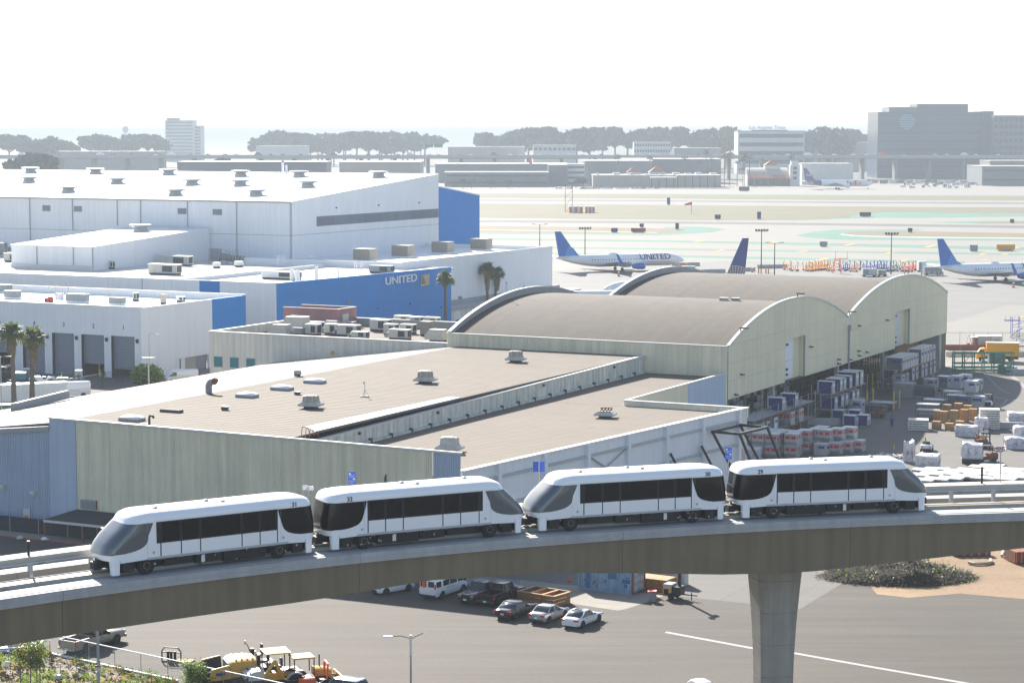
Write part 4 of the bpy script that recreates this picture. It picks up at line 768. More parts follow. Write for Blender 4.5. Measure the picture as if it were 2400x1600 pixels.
for px, py, h, r, lab in ((697, 662, 2.4, .55, 'wide white flue left of its taller neighbour behind the blue wall'), (699 + 2, 655, 0, 0, ''), (742, 656, 2.6, .42, 'white flue standing alone behind the middle of the blue wall'), (684, 657, 2.2, .45, 'short white flue nearest the blue wall corner'), (793, 650, 1.6, .2, 'thin white pipe on the roof behind the blue wall')):
    if h: t = thing('flue', lab, 'flue', G(px, py, 12.95), 0); MB().tube((0, 0, 0), (0, 0, h), r, 12).build('stack', 'white_roof', t, smooth=True); MB().tube((0, 0, h), (0, 0, h + .12), r * 1.15, 12).build('cap', 'trim_grey', t)
for px, py, lab in ((657, 625, 'white cage ladder over the roof step beside the hangar corner'), (727, 620, 'white cage ladder on the parapet below the louvre band'), (838, 637, 'white step stand behind the blue wall')):
    t = thing('roof_ladder', lab, 'ladder', G(px, py, 12.95), -TH, 'white ladders on the low roofs'); m = MB()
    for x in (-.8, .8): m.bar((x, 0, 0), (x, 0, 2.4), .12, .12); m.bar((x, 1.0, 0), (x, 1.0, 2.4), .12, .12)
    for z_ in (.6, 1.2, 1.8, 2.4): m.bar((-.8, 0, z_), (.8, 0, z_), .08, .08); m.bar((-.8, 0, z_), (-.8, 1, z_), .08, .08); m.bar((.8, 0, z_), (.8, 1, z_), .08, .08)
    m.build('frame', 'white_paint', t)
t = thing('roof_truss_frame', 'thin white truss frame standing on the dock roof', 'frame', G(138, 705, 11.7), -TH); m = MB()
for x in (-2.4, -.8, .9, 2.4): m.tube((x, 0, 0), (x, 0, 3.3), .05, 5)
m.path([(-2.4, 0, 3.2), (2.4, 0, 3.2)], .05, 5); m.path([(-2.4, 0, 1.6), (2.4, 0, 1.6)], .04, 5); m.path([(-2.4, 0, 2.2), (-1.6, 0, 3.5), (-.8, 0, 2.2)], .04, 5); m.path([(.9, 0, 2.2), (1.6, 0, 3.5), (2.4, 0, 2.2)], .04, 5); m.build('truss', 'galv', t)
MB().box((-.1, .4, .8), (1.8, .6, 1.4)).build('panel', 'white_paint', t)
t = thing('site_buggy', 'small red service machine on the dock roof', 'machine', G(115, 708, 11.7), -TH); MB().box((0, 0, .5), (1.5, .9, .7)).build('body', 'red', t); MB().box((.3, 0, .95), (.6, .8, .3)).build('seat', 'black', t)
for x in (-.5, .5): MB().tube((x, -.5, .25), (x, .5, .25), .25, 10).build('wheel', 'rubber', t)
# === THE GUIDEWAY
RZ = 19.68
PC = [9.935501040200834e-08, 3.0438300740752023e-05, -0.005871382498014786, 0.4356668926675094, 127.61551056562118]
def py_(x): return ((((PC[0] * x + PC[1]) * x + PC[2]) * x + PC[3]) * x + PC[4])
def ps_(x): return ((4 * PC[0] * x + 3 * PC[1]) * x + 2 * PC[2]) * x + PC[3]
def pos(x, n, z):
    xc = min(max(x, -34), 42); s = ps_(xc); y = py_(xc) + (x - xc) * s; k = 1 / math.sqrt(1 + s * s)
    return Vector((x - s * k * n, y + k * n, z))
def proj(p):
    d = Vector(p) - CAMP; k = d.dot(CF); return 1200 + F_PX * d.x / k, 800 - F_PX * d.dot(CU) / k
def at_px(px, n, z):
    lo, hi = -60, 70
    for _ in range(50):
        m_ = (lo + hi) / 2
        if proj(pos(m_, n, z))[0] < px: lo = m_
        else: hi = m_
    return lo
def z_at(p, py):
    d = sight(*proj(p)); d = sight(proj(p)[0], py); h = Vector((p[0], p[1])).length; return CAM_H + d.z * h / Vector((d.x, d.y)).length
XS = [-75 + i * 2.0 for i in range(89)]
g0 = pos(0, 0, RZ); GW = thing('guideway', 'curving concrete guideway carrying the white people mover train', 'guideway', (0, 0, 0))
DEP = [(-80, 2.9), (-45, 2.5), (-27, 2.0), (-12, 1.92), (-5, 1.5), (2.6, 1.78), (10.5, 2.43), (12.9, 2.63), (18, 2.82), (24.5, 2.45), (33, 1.82), (45, 1.7), (75, 2.0), (101, 2.8)]
def dep(x):
    for (a, u), (b, v) in zip(DEP[:-1], DEP[1:]):
        if a <= x <= b: return u + (v - u) * (x - a) / (b - a)
    return 2
def sweep(name, m, sec, parent=GW, xs=XS, smooth=False):
    mb = MB(); mb.loft([[pos(x, n, z) for n, z in (sec(x) if callable(sec) else sec)] for x in xs]); return mb.build(name, m, parent, smooth)
zc = RZ - .58
rect = lambda n0, n1, z0, z1: [(n0, z0), (n1, z0), (n1, z1), (n0, z1)]
cut = [x for x in XS]
sx = [-75, -58, -41, -24.5, -9.2, 6.6, 21.4, 37, 53, 70, 101]
for a, b_ in zip(sx[:-1], sx[1:]):
    xs = [a + .01] + [x for x in XS if a < x < b_] + [b_ - .01]
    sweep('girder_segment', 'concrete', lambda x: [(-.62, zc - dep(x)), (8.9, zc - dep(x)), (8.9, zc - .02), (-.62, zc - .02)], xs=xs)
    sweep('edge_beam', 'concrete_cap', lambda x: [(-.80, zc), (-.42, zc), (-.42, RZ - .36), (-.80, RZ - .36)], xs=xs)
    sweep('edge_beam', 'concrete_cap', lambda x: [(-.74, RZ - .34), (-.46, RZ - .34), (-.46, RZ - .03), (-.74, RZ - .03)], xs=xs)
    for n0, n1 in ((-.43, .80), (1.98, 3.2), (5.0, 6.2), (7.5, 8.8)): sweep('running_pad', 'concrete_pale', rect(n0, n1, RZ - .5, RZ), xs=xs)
sweep('groove_strip', 'steel_pale', rect(-.83, -.78, RZ - .37, RZ - .33))
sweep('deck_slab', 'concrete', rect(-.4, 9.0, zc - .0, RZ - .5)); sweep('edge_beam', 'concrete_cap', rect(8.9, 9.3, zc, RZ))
for n in (1.42, 6.8):
    sweep('guide_beam', 'steel_pale', rect(n - .2, n + .2, RZ - .48, RZ + .13)); sweep('power_rail', 'rail_tan', rect(n - .28, n + .10, RZ + .14, RZ + .2)); sweep('power_rail', 'steel_pale', rect(n + .12, n + .3, RZ + .14, RZ + .24))
for i in range(30):
    x = -45 + i * 3.1
    if i % 3 == 0: q0, q1 = pos(x, .82, RZ - .3), pos(x, 1.2, RZ - .05); MB().bar(q0, q1, .12, .3).build('rail_bracket', 'galv', GW)
sweep('walkway_slab', 'walkway_top', rect(3.5, 4.75, RZ + .95, RZ + 1.1)); sweep('walkway_beam', 'galv', rect(3.52, 3.72, RZ + .78, RZ + .94)); sweep('cable_pipe', 'steel_pale', rect(3.42, 3.5, RZ + .72, RZ + .80))
x = at_px(41, 3.55, RZ) - 3.1 * 9
for i in range(34):
    p = pos(x + i * 2.85, 3.6, 0); s = math.atan(ps_(min(max(p.x, -34), 42))); mb = MB(); mb.box((p.x, p.y, RZ + .2), (.22, .26, 1.2), s); mb.build('walkway_post', 'galv', GW)
    mb = MB(); q = pos(x + i * 2.85 + .5, 3.5, RZ + .74); mb.box(q, (.4, .1, .12), s); mb.build('cable_clip', 'dark_metal', GW)
cx_ = at_px(1815, 4.1, 15.0); cp = pos(cx_, 4.1, 0); cs = math.atan(ps_(cx_))
P = thing('guideway_pier', 'flared concrete pier with joint lines standing on the asphalt lot', 'pier', (cp.x, cp.y, 0), cs)
def oct_(w, d, c, z): return [(-w + c, -d, z), (w - c, -d, z), (w, -d + c, z), (w, d - c, z), (w - c, d, z), (-w + c, d, z), (-w, d - c, z), (-w, -d + c, z)]
ztop = zc - dep(cx_) - .05; prof = [(0, 1.10), (6, 1.11), (9.5, 1.15), (12, 1.25), (14, 1.38), (ztop - .3, 1.53), (ztop, 1.55)]
def wz(z):
    for (a, u), (b_, v) in zip(prof[:-1], prof[1:]):
        if a <= z <= b_: return u + (v - u) * (z - a) / (b_ - a)
    return prof[-1][1]
z = 0; 
while z < ztop - .05:
    e = min(ztop, z + 2.15); n = 4; mb = MB(); mb.loft([oct_(wz(zz) - ins, wz(zz) * 1.0 - ins, .45, zz) for zz, ins in [(z + .0, .03), (z + .03, 0)] + [(z + .03 + (e - z - .06) * k / n, 0) for k in range(1, n)] + [(e - .03, 0), (e, .03)]]); mb.build('pier_lift', 'pier_concrete', P); z = e
mb = MB(); mb.bx(.25, .29, -1.15, -1.11, 0, 9.4); mb.build('form_line', 'trim_grey', P)
mb = MB(); mb.box((0, 0, ztop + .02), (2.6, 2.6, .1)); mb.build('bearing', 'dark_metal', P)
def walk_base(px, n=4.3): xx = at_px(px, n, RZ + 1.1); return pos(xx, n, RZ + 1.1), math.atan(ps_(min(max(xx, -34), 42)))
def post_sign(px, ytop, ybot, wpx, label, kind):
    p, s = walk_base(px); s *= .35; sc_ = 5000 / p.y; zt, zb_ = z_at(p, ytop), z_at(p, ybot); w = wpx / sc_; h = zt - zb_
    t = thing('walkway_sign', label, 'sign', p, s); MB().tube((0, 0, -.02), (0, 0, zt - p.z - .02), .035, 8).build('pole', 'galv', t)
    zc_ = (zt + zb_) / 2 - p.z
    if kind in ('arrows_a', 'arrows_b'):
        pn = MB(); pn.box((0, -.06, zc_), (w, .03, h)); pn = pn.build('sign_board', 'sign_blue', t)
        def arrow(cx, cz, d):
            q = MB(); k = w * .16; q.slab([(cx + d * -k, -.085, cz), (cx, -.085, cz + k * .8), (cx, -.085, cz + k * .28), (cx + d * k, -.085, cz + k * .28), (cx + d * k, -.085, cz - k * .28), (cx, -.085, cz - k * .28), (cx, -.085, cz - k * .8)][::1], [(a_, -.07, c_) for a_, c_ in [(cx - d * k, cz), (cx, cz + k * .8), (cx, cz + k * .28), (cx + d * k, cz + k * .28), (cx + d * k, cz - k * .28), (cx, cz - k * .28), (cx, cz - k * .8)]]); q.build('arrow', 'sign_white', t)
        arrow(-w * .28, zc_ + h * .33, 1); arrow(w * .28, zc_ - h * .08, -1)
        A = ('1,060 ft. To', 'Station E', '1,140 ft. To', 'Station D') if kind == 'arrows_a' else ('1,040 ft. To', 'Station E', '1,160 ft. To', 'Station D')
        for k, (tx_, dz) in enumerate(zip(A, (.2, .08, -.24, -.37))): text(tx_, w * .17, 'sign_white', t, (-w * .03, -.085, zc_ + h * dz), (1, 0, 0), name='lettering', depth=.003)
    elif kind == 'pair_blue':
        for d in (-1, 1): MB().box((d * w * .26, .05, zc_), (w * .47, .03, h)).build('sign_board', 'sign_blue', t)
    elif kind == 'pair_white':
        for d in (-1, 1): MB().box((d * w * .26, .05, zc_ - d * .02), (w * .47, .03, h)).build('sign_board', 'sign_white', t)
    else:
        MB().box((-w * .12, -.05, zc_), (w, .03, h)).build('sign_board', 'sign_white', t); text('<EXIT', h * 1.0, 'maroon', t, (-w * .12, -.07, zc_), (1, 0, 0), name='lettering', depth=.004, bold=.012)
    return t
post_sign(825, 1104, 1134, 17.5, 'blue two arrow sign above the train roof left of the warehouse corner', 'arrows_a')
post_sign(1706, 1047, 1076, 16, 'blue two arrow sign on a tall pole between the two right train cars', 'arrows_b')
post_sign(1263, 1081, 1105, 28, 'pair of blank blue boards on one pole before the white braced wall', 'pair_blue')
post_sign(723, 1138, 1148, 26, 'pair of small white boards on a pole between the two left train cars', 'pair_white')
post_sign(2344, 1045.5, 1055, 22, 'white exit sign with dark red letters on a thin pole', 'exit')
for px, y0, lab in ((67, 1268, 'black marker post standing on the walkway left of the train'), (2301, 1094, 'black marker post on the walkway near the exit sign'), (240, 1237, 'black marker post half hidden behind the first windscreen')):
    p, s = walk_base(px, 4.0); t = thing('marker_post', lab, 'post', p); h = z_at(p, y0) - p.z; MB().tube((0, 0, 0), (0, 0, h), .075, 10).build('post', 'black', t); MB().tube((0, 0, h), (0, 0, h + .03), .08, 10).build('cap', 'sign_white', t)
# === THE TRAIN
HW, NOSE, ED = 1.42, 6.58, 1.15
ZR = [.95, 1.02, 1.25, 1.72, 2.2, 2.93, 3.02, 3.14, 3.26, 3.36, 3.43, 3.46]
HWZ = [1.42, 1.42, 1.42, 1.42, 1.415, 1.39, 1.385, 1.37, 1.33, 1.24, 1.08, .75]
def lerp_(xs, ys, x):
    if x <= xs[0]: return ys[0]
    for a, b_, u, v in zip(xs[:-1], xs[1:], ys[:-1], ys[1:]):
        if x <= b_: return u + (v - u) * (x - a) / (b_ - a)
    return ys[-1]
def endx(z, raked):
    if raked: return NOSE - lerp_([.9, 1.05, 1.3, 1.7, 2.2, 2.93, 3.1, 3.26, 3.43, 3.46], [.10, .03, .0, .16, .58, 1.40, 1.50, 1.66, 2.05, 2.45], z)
    return NOSE - lerp_([.9, 1.05, 1.3, 2.0, 2.93, 3.1, 3.26, 3.36, 3.46], [.10, .03, .0, .04, .20, .26, .38, .56, 1.3], z)
def edge_pt(u, z, raked, off=0.0):
    """a point on the car's skin: |u|<=1 goes round the end, beyond that back along the side"""
    hw = lerp_(ZR, HWZ, z) + off; xn = endx(z, raked) + off; d = ED; xs = xn - d; e = 2 / 3.6
    a = max(-1, min(1, u)) * math.pi / 2; y = hw * math.copysign(abs(math.sin(a)) ** e, a) if a else 0; x = xs + d * abs(math.cos(a)) ** e
    if abs(u) > 1: x -= (abs(u) - 1) * 2.2
    return Vector((x, y, z))
def make_car(name, label, num, p, rz):
    t = thing(name, label, 'train car', p, rz, 'cars of the people mover train')
    N = 22; us = [-1 + 2 * i / N for i in range(N + 1)]
    rings = []
    for z in ZR:
        r = [edge_pt(u, z, True) for u in us] + [Vector((-q.x, -q.y, q.z)) for q in (edge_pt(u, z, False) for u in us)]
        rings.append(r)
    MB().loft(rings).build('body_shell', 'train_white', t, smooth=30)
    for raked, nm in ((True, 'windscreen'), (False, 'end_window')):
        zs = [1.28, 1.31, 1.36, 1.42, 1.5, 1.6, 1.75, 1.95, 2.2, 2.5, 2.88]
        um = [.72, 1.0, 1.16, 1.28, 1.39, 1.46, 1.50, 1.46, 1.38, 1.29, 1.17] if raked else [.72, 1.0, 1.16, 1.27, 1.37, 1.44, 1.50, 1.53, 1.55, 1.57, 1.58]
        rows = []
        for z, m_ in zip(zs, um):
            r_ = [edge_pt(m_ * (-1 + 2 * i / 44), z, raked, .014) for i in range(45)]
            rows.append(r_ if raked else [Vector((-q.x, -q.y, q.z)) for q in r_])
        MB().grid(rows).build(nm, 'glass_screen' if raked else 'glass_dark', t, smooth=60)
    for sy in (-1, 1):
        for x0, zt in ((3.55, 0), (-4.15, 0)):
            pass
        mb = MB(); mb.bx(-4.6, 4.1, sy * 1.40, sy * 1.47, .84, .96); mb.build('sill', 'steel_pale', t)
        mb = MB(); mb.bx(-3.95, 3.55, sy * 1.39, sy * 1.425, 1.70, 2.9); band = mb.build('window_band', 'black', t)
        ed = [3.30, 2.07, .90, -1.67, -2.81, -3.92]
        for i, (a, c) in enumerate(zip(ed[:-1], ed[1:])):
            isdoor = i != 2; mb = MB(); mb.bx(c + .035, a - .035, sy * 1.40, sy * 1.438, .98, 1.70); d = mb.build('door_leaf' if isdoor else 'side_panel', 'train_white', t)
            mb = MB(); mb.bx(c + .10, a - .10, sy * 1.41, sy * 1.433, 1.78, 2.84); mb.build('pane', 'glass_dark', d)
        for x in ed: mb = MB(); mb.bx(x - .033, x + .033, sy * 1.40, sy * 1.428, .98, 1.70); mb.build('door_seal', 'black', t)
        for x, rk in ((6.1, 1), (-6.1, -1)):
            mb = MB(); xo = 6.2; mb.slab([(rk * (xo + .02), sy * 1.02, .98), (rk * xo, sy * 1.33, .98), (rk * (xo - .12), sy * 1.415, .98), (rk * (xo - .46), sy * 1.42, .98), (rk * (xo - .46), sy * 1.3, .98)], [(rk * (xo - .02), sy * 1.1, .16), (rk * (xo - .03), sy * 1.33, .16), (rk * (xo - .14), sy * 1.41, .16), (rk * (xo - .44), sy * 1.415, .16), (rk * (xo - .44), sy * 1.3, .16)]); mb.build('corner_skirt', 'train_white', t)
            mb = MB(); mb.slab([(rk * (xo - .5), sy * 1.41, .97), (rk * 4.1, sy * 1.41, .97), (rk * 4.1, sy * 1.3, .97), (rk * (xo - .5), sy * 1.3, .97)], [(rk * (xo - .5), sy * 1.41, .80), (rk * 4.1, sy * 1.41, .86), (rk * 4.1, sy * 1.3, .86), (rk * (xo - .5), sy * 1.3, .80)]); mb.build('skirt_rail', 'train_white', t)
        for x in (3.72, -4.3):
            mb = MB(); mb.lathe([(.11, 0), (.11, .006)], (0, 0, 0), 16); me = mb.data('emblem', 'sign_white'); X = Matrix.Rotation(-sy * math.pi / 2, 4, 'X'); X = Matrix.Translation((x, sy * -1.421 * -1, 1.22)) @ X
            me.transform(X); o = inst('emblem', me, t); MB().box((x, sy * 1.43, 1.22), (.05, .012, .1)).build('emblem_mark', 'dark_metal', o)
        text(num, .36, 'black', t, (-5.05, sy * 1.392, 3.05), (-sy, 0, 0), (0, -sy * .12, 1), name='car_number', depth=.012, bold=.006)
        mb = MB(); mb.bx(-4.15, -4.14, sy * 1.40, sy * 1.424, .98, 2.92); mb.bx(4.08, 4.09, sy * 1.40, sy * 1.424, .98, 2.92); mb.build('panel_joint', 'galv', t)
        mb = MB(); mb.slab([(3.0, sy * 1.18, 3.36), (-4.6, sy * 1.18, 3.36), (-4.6, sy * 1.12, 3.39), (3.0, sy * 1.12, 3.39)], [(3.0, sy * 1.18, 3.30), (-4.6, sy * 1.18, 3.30), (-4.6, sy * 1.12, 3.3), (3.0, sy * 1.12, 3.3)]); mb.build('rain_strip', 'steel_pale', t)
        r_ = random.Random(int(num) + sy)
        for x0, x1, z0, z1, y in ((-3.2, -.6, .2, .80, 1.25), (-.5, 1.1, .28, .82, 1.2), (1.3, 3.0, .35, .80, 1.22), (-5.6, -4.95, .22, .86, 1.3), (4.9, 5.55, .22, .86, 1.3)):
            mb = MB(); mb.bx(x0, x1, sy * .3, sy * y, z0, z1); b_ = mb.build('equipment_box', 'black', t)
        mb = MB()
        for k in range(9): x = r_.uniform(-5.3, 5.3); mb.box((x, sy * 1.31, r_.uniform(.3, .8)), (r_.uniform(.04, .14), .03, r_.uniform(.04, .12)))
        tag(mb.build('underfloor_fitting', 'galv', t), kind='stuff')
        for k in range(7): x = -3.6 + k * 1.15; mb = MB(); mb.box((x, sy * 1.44, .80), (.34, .1, .07)); mb.build('step_bracket', 'dark_metal', t)
        mb = MB(); mb.box((.7 if int(num) % 2 else -2.2, sy * 1.3, .55), (.22, .02, .42)); mb.build('notice_plate', 'sign_white', t)
        for x in (4.1, -4.1):
            w = MB(); w.lathe([(.30, -.16), (.44, -.16), (.49, -.10), (.49, .10), (.44, .16), (.30, .16)], (0, 0, 0), 22); me = w.data('wheel', 'rubber', 40); me.transform(Matrix.Translation((x, sy * 1.12, .49)) @ Matrix.Rotation(math.pi / 2, 4, 'X')); w = inst('wheel', me, t)
            h = MB(); h.lathe([(.02, -.10), (.29, -.12), (.29, .12), (.02, .10)], (0, 0, 0), 16); me = h.data('hub', 'dark_metal', 40); me.transform(Matrix.Translation((x, sy * 1.16, .49)) @ Matrix.Rotation(math.pi / 2, 4, 'X')); inst('hub', me, w)
            h = MB()
            for k in range(10): a = k * 2 * math.pi / 10; h.box((x + .19 * math.cos(a), sy * 1.29, .49 + .19 * math.sin(a)), (.035, .05, .035))
            h.build('wheel_nut', 'logo_gold', w)
    MB().bx(-5.6, 5.6, -.9, .9, .4, .95).build('underframe', 'black', t)
    for rk in (-1, 1):
        mb = MB(); mb.bx(rk * 5.8, rk * 6.4, -.22, .22, .42, .72); mb.bx(rk * 6.35, rk * 6.78, -.33, .33, .36, .78); mb.tube((rk * 5.8, .5, .7), (rk * 6.5, .35, .45), .06); mb.build('coupler', 'black', t)
        MB().bx(rk * 5.75, rk * 5.9, -1.25, 1.25, .3, .97).build('end_bulkhead', 'dark_metal', t)
    for x, y in ((3.1, .25), (-.3, -.35), (-1.0, .35)): MB().lathe([(.16, 0), (.17, .05), (.10, .11), (.02, .12)], (x, y, 3.455), 12).build('roof_beacon', 'steel_pale', t, smooth=True)
    mb = MB(); mb.bx(-.35, .35, -.01, .01, 1.02, 1.10); 
    return t
SK = [(258, 1352, 735, 1296), (774, 1292, 1226, 1246), (1262, 1244.5, 1700, 1215), (1738, 1214, 2171, 1194)]
CARS = [('31', 1, 'people mover car numbered 31, the leftmost of the white train'), ('32', 0, 'people mover car numbered 32 with a blunt dark end facing left'), ('30', 1, 'people mover car numbered 30 behind the one numbered 29'), ('29', 0, 'people mover car numbered 29, the rightmost of the white train')]
CARS[2] = ('30', 1, 'people mover car numbered 30, third of the train counted from the left')
for (x0, y0, x1, y1), (num, flip, lab) in zip(SK, CARS):
    a, b_ = G(x0, y0, RZ + .16), G(x1, y1, RZ + .16); xm = (a.x + b_.x) / 2
    h = math.atan2(pos(b_.x, 0, 0).y - pos(a.x, 0, 0).y, b_.x - a.x); p = pos(xm, 1.42, RZ); make_car('train_car', lab, num, p, h + (math.pi if flip else 0))
# === VEHICLES ON THE LOT
def rot2(p, h): return Vector((p[0] * math.cos(h) - p[1] * math.sin(h), p[0] * math.sin(h) + p[1] * math.cos(h), p[2] if len(p) > 2 else 0))
WH = {}
def wheel(parent, x, y, r, w, rim='galv', side=1):
    k = (round(r, 2), round(w, 2), rim)
    if k not in WH:
        m = MB(); m.lathe([(r * .62, -w / 2), (r * .9, -w / 2), (r, -w * .3), (r, w * .3), (r * .9, w / 2), (r * .62, w / 2)], (0, 0, 0), 18); a = m.data('tyre', 'rubber', 40); a.transform(Matrix.Rotation(math.pi / 2, 4, 'X'))
        m = MB(); m.lathe([(.01, -w * .3), (r * .63, -w * .42), (r * .63, w * .42), (.01, w * .3)], (0, 0, 0), 14)
        for j in range(5): a_ = j * 2 * math.pi / 5; m.box((r * .38 * math.cos(a_), r * .38 * math.sin(a_), 0), (r * .1, r * .1, w * .95), a_)
        b_ = m.data('rim', rim, 40); b_.transform(Matrix.Rotation(math.pi / 2, 4, 'X')); WH[k] = (a, b_)
    t = inst('wheel', WH[k][0], parent, (x, y, r)); inst('rim', WH[k][1], t); return t
def section(x, w, zb, zt, zs=None, crown=.03):
    zs = zs if zs is not None else zb + (zt - zb) * .55
    h = [(-w * .88, zb), (-w * .985, zb + (zt - zb) * .18), (-w, zs), (-w * .955, zt - (zt - zb) * .12), (-w * .84, zt), (-w * .4, zt + crown)]
    return [(x, y, z) for y, z in h] + [(x, -y, z) for y, z in reversed(h)]
def hull(parent, name, m, secs, smooth=35): return MB().loft([section(*s) for s in secs]).build(name, m, parent, smooth=smooth)
def cabin(parent, W, base, roof, zb, zr, paint, pillars=(.0, .5, 1.0), wt=.76, glass='glass_car'):
    """base and roof are (rear x, front x); glass house, painted roof and pillars"""
    w0, w1 = W / 2 * .93, W / 2 * wt; rb = lambda a, w, z: [(a[0], -w * .86, z), (a[0] + (a[1] - a[0]) * .12, -w, z), (a[1] - (a[1] - a[0]) * .14, -w, z), (a[1], -w * .80, z), (a[1], w * .80, z), (a[1] - (a[1] - a[0]) * .14, w, z), (a[0] + (a[1] - a[0]) * .12, w, z), (a[0], w * .86, z)]
    zm = (zb + zr) / 2; mid = (base[0] * .42 + roof[0] * .58, base[1] * .42 + roof[1] * .58)
    g = MB().loft([rb(base, w0, zb - .06), rb(mid, (w0 * .45 + w1 * .55), zm + .03), rb(roof, w1, zr - .04)]).build('window_glass', glass, parent, smooth=30)
    MB().loft([rb((roof[0] - .06, roof[1] + .05), w1 * 1.03, zr - .08), rb((roof[0] - .02, roof[1] + .01), w1 * 1.0, zr - .02), rb((roof[0] + .2, roof[1] - .2), w1 * .8, zr + .035)]).build('roof', paint, parent, smooth=30)
    for f in pillars:
        for sy in (-1, 1):
            k = 1.0 if 0 < f < 1 else .96; p0 = (base[0] + (base[1] - base[0]) * (.06 + .86 * f), sy * w0 * k * 1.01, zb - .05); p1 = (roof[0] + (roof[1] - roof[0]) * (.04 + .92 * f), sy * w1 * k * 1.03, zr - .05); MB().bar(p0, p1, .085 if 0 < f < 1 else .14, .05).build('pillar', paint, parent)
def lamps(parent, L_, W, zf, zr, tail='red_lamp', front=True, wide=.22):
    for sy in (-1, 1):
        MB().box((-L_ / 2 + .06, sy * W * .37, zr), (.16, W * wide, .16)).build('tail_light', tail, parent)
        if front: MB().box((L_ / 2 - .10, sy * W * .36, zf), (.2, W * .2, .13)).build('headlight', 'chrome', parent)
    MB().box((-L_ / 2 - .005, 0, zr - .22), (.03, .32, .15)).build('number_plate', 'sign_white', parent)
    for sy in (-1, 1): MB().box((.55 * L_ / 4.6, sy * W * .53, .98), (.12, .18, .12)).build('mirror', 'dark_metal', parent)
def sedan(name, label, p, h, L_, W, Hh, paint, style='sedan', rim='galv', group='cars parked on the asphalt lot'):
    t = thing(name, label, 'car', p, h, group); x = L_ / 2; w = W / 2; zb = .2
    belt = Hh * .66; dk = belt * (1.0 if style != 'coupe' else .97)
    hull(t, 'body', paint, [(-x, w * .74, .42, dk * .84), (-x + .07, w * .9, .28, dk * .93), (-x + .3, w * .97, zb, dk * 1.0), (-x * .55, w, zb, dk * 1.02), (-.1, w * .99, zb, belt), (x * .45, w * .99, zb, belt * .97), (x * .72, w * .95, zb, belt * .88), (x - .28, w * .88, .22, belt * .76), (x - .08, w * .76, .28, belt * .66), (x, w * .6, .36, belt * .58)])
    if style == 'coupe': b_, r_ = (-x * .78, x * .36), (-x * .36, x * .02)
    elif style == 'suv': b_, r_ = (-x * .93, x * .42), (-x * .80, x * .14)
    else: b_, r_ = (-x * .74, x * .40), (-x * .42, x * .05)
    cabin(t, W, b_, r_, belt, Hh, paint, (.0, .52, 1.0) if style != 'coupe' else (.0, 1.0))
    for sx, sy in ((-1, -1), (-1, 1), (1, -1), (1, 1)):
        MB().tube((sx * x * .61, sy * w * .62, .34), (sx * x * .61, sy * w * 1.003, .34), .385, 16).build('wheel_arch', 'black', t); wheel(t, sx * x * .61, sy * w * .90, .335, .23, rim)
    lamps(t, L_, W, belt * .70, belt * .82); MB().box((-x + .03, 0, .36), (.12, W * .8, .16)).build('rear_bumper', 'dark_metal' if paint != 'car_white' else paint, t); MB().box((x - .04, 0, .42), (.10, W * .55, .2)).build('grille', 'black', t)
    if paint == 'car_white' and style == 'coupe': MB().box((-x * .18, 0, Hh + .03), (.75, .8, .02)).build('sunroof', 'glass_car', t)
    for sy in (-1, 1):
        MB().bx(-x * .35, x * .3, sy * w * .985, sy * w * 1.004, belt * .80, belt * .815).build('door_line', 'dark_metal', t)
        for xx in ((-.35, .35) if style != 'coupe' else (-.5,)): MB().box((xx * x + .35, sy * w * .995, belt * .86), (.2, .03, .04)).build('door_handle', 'chrome', t)
    return t
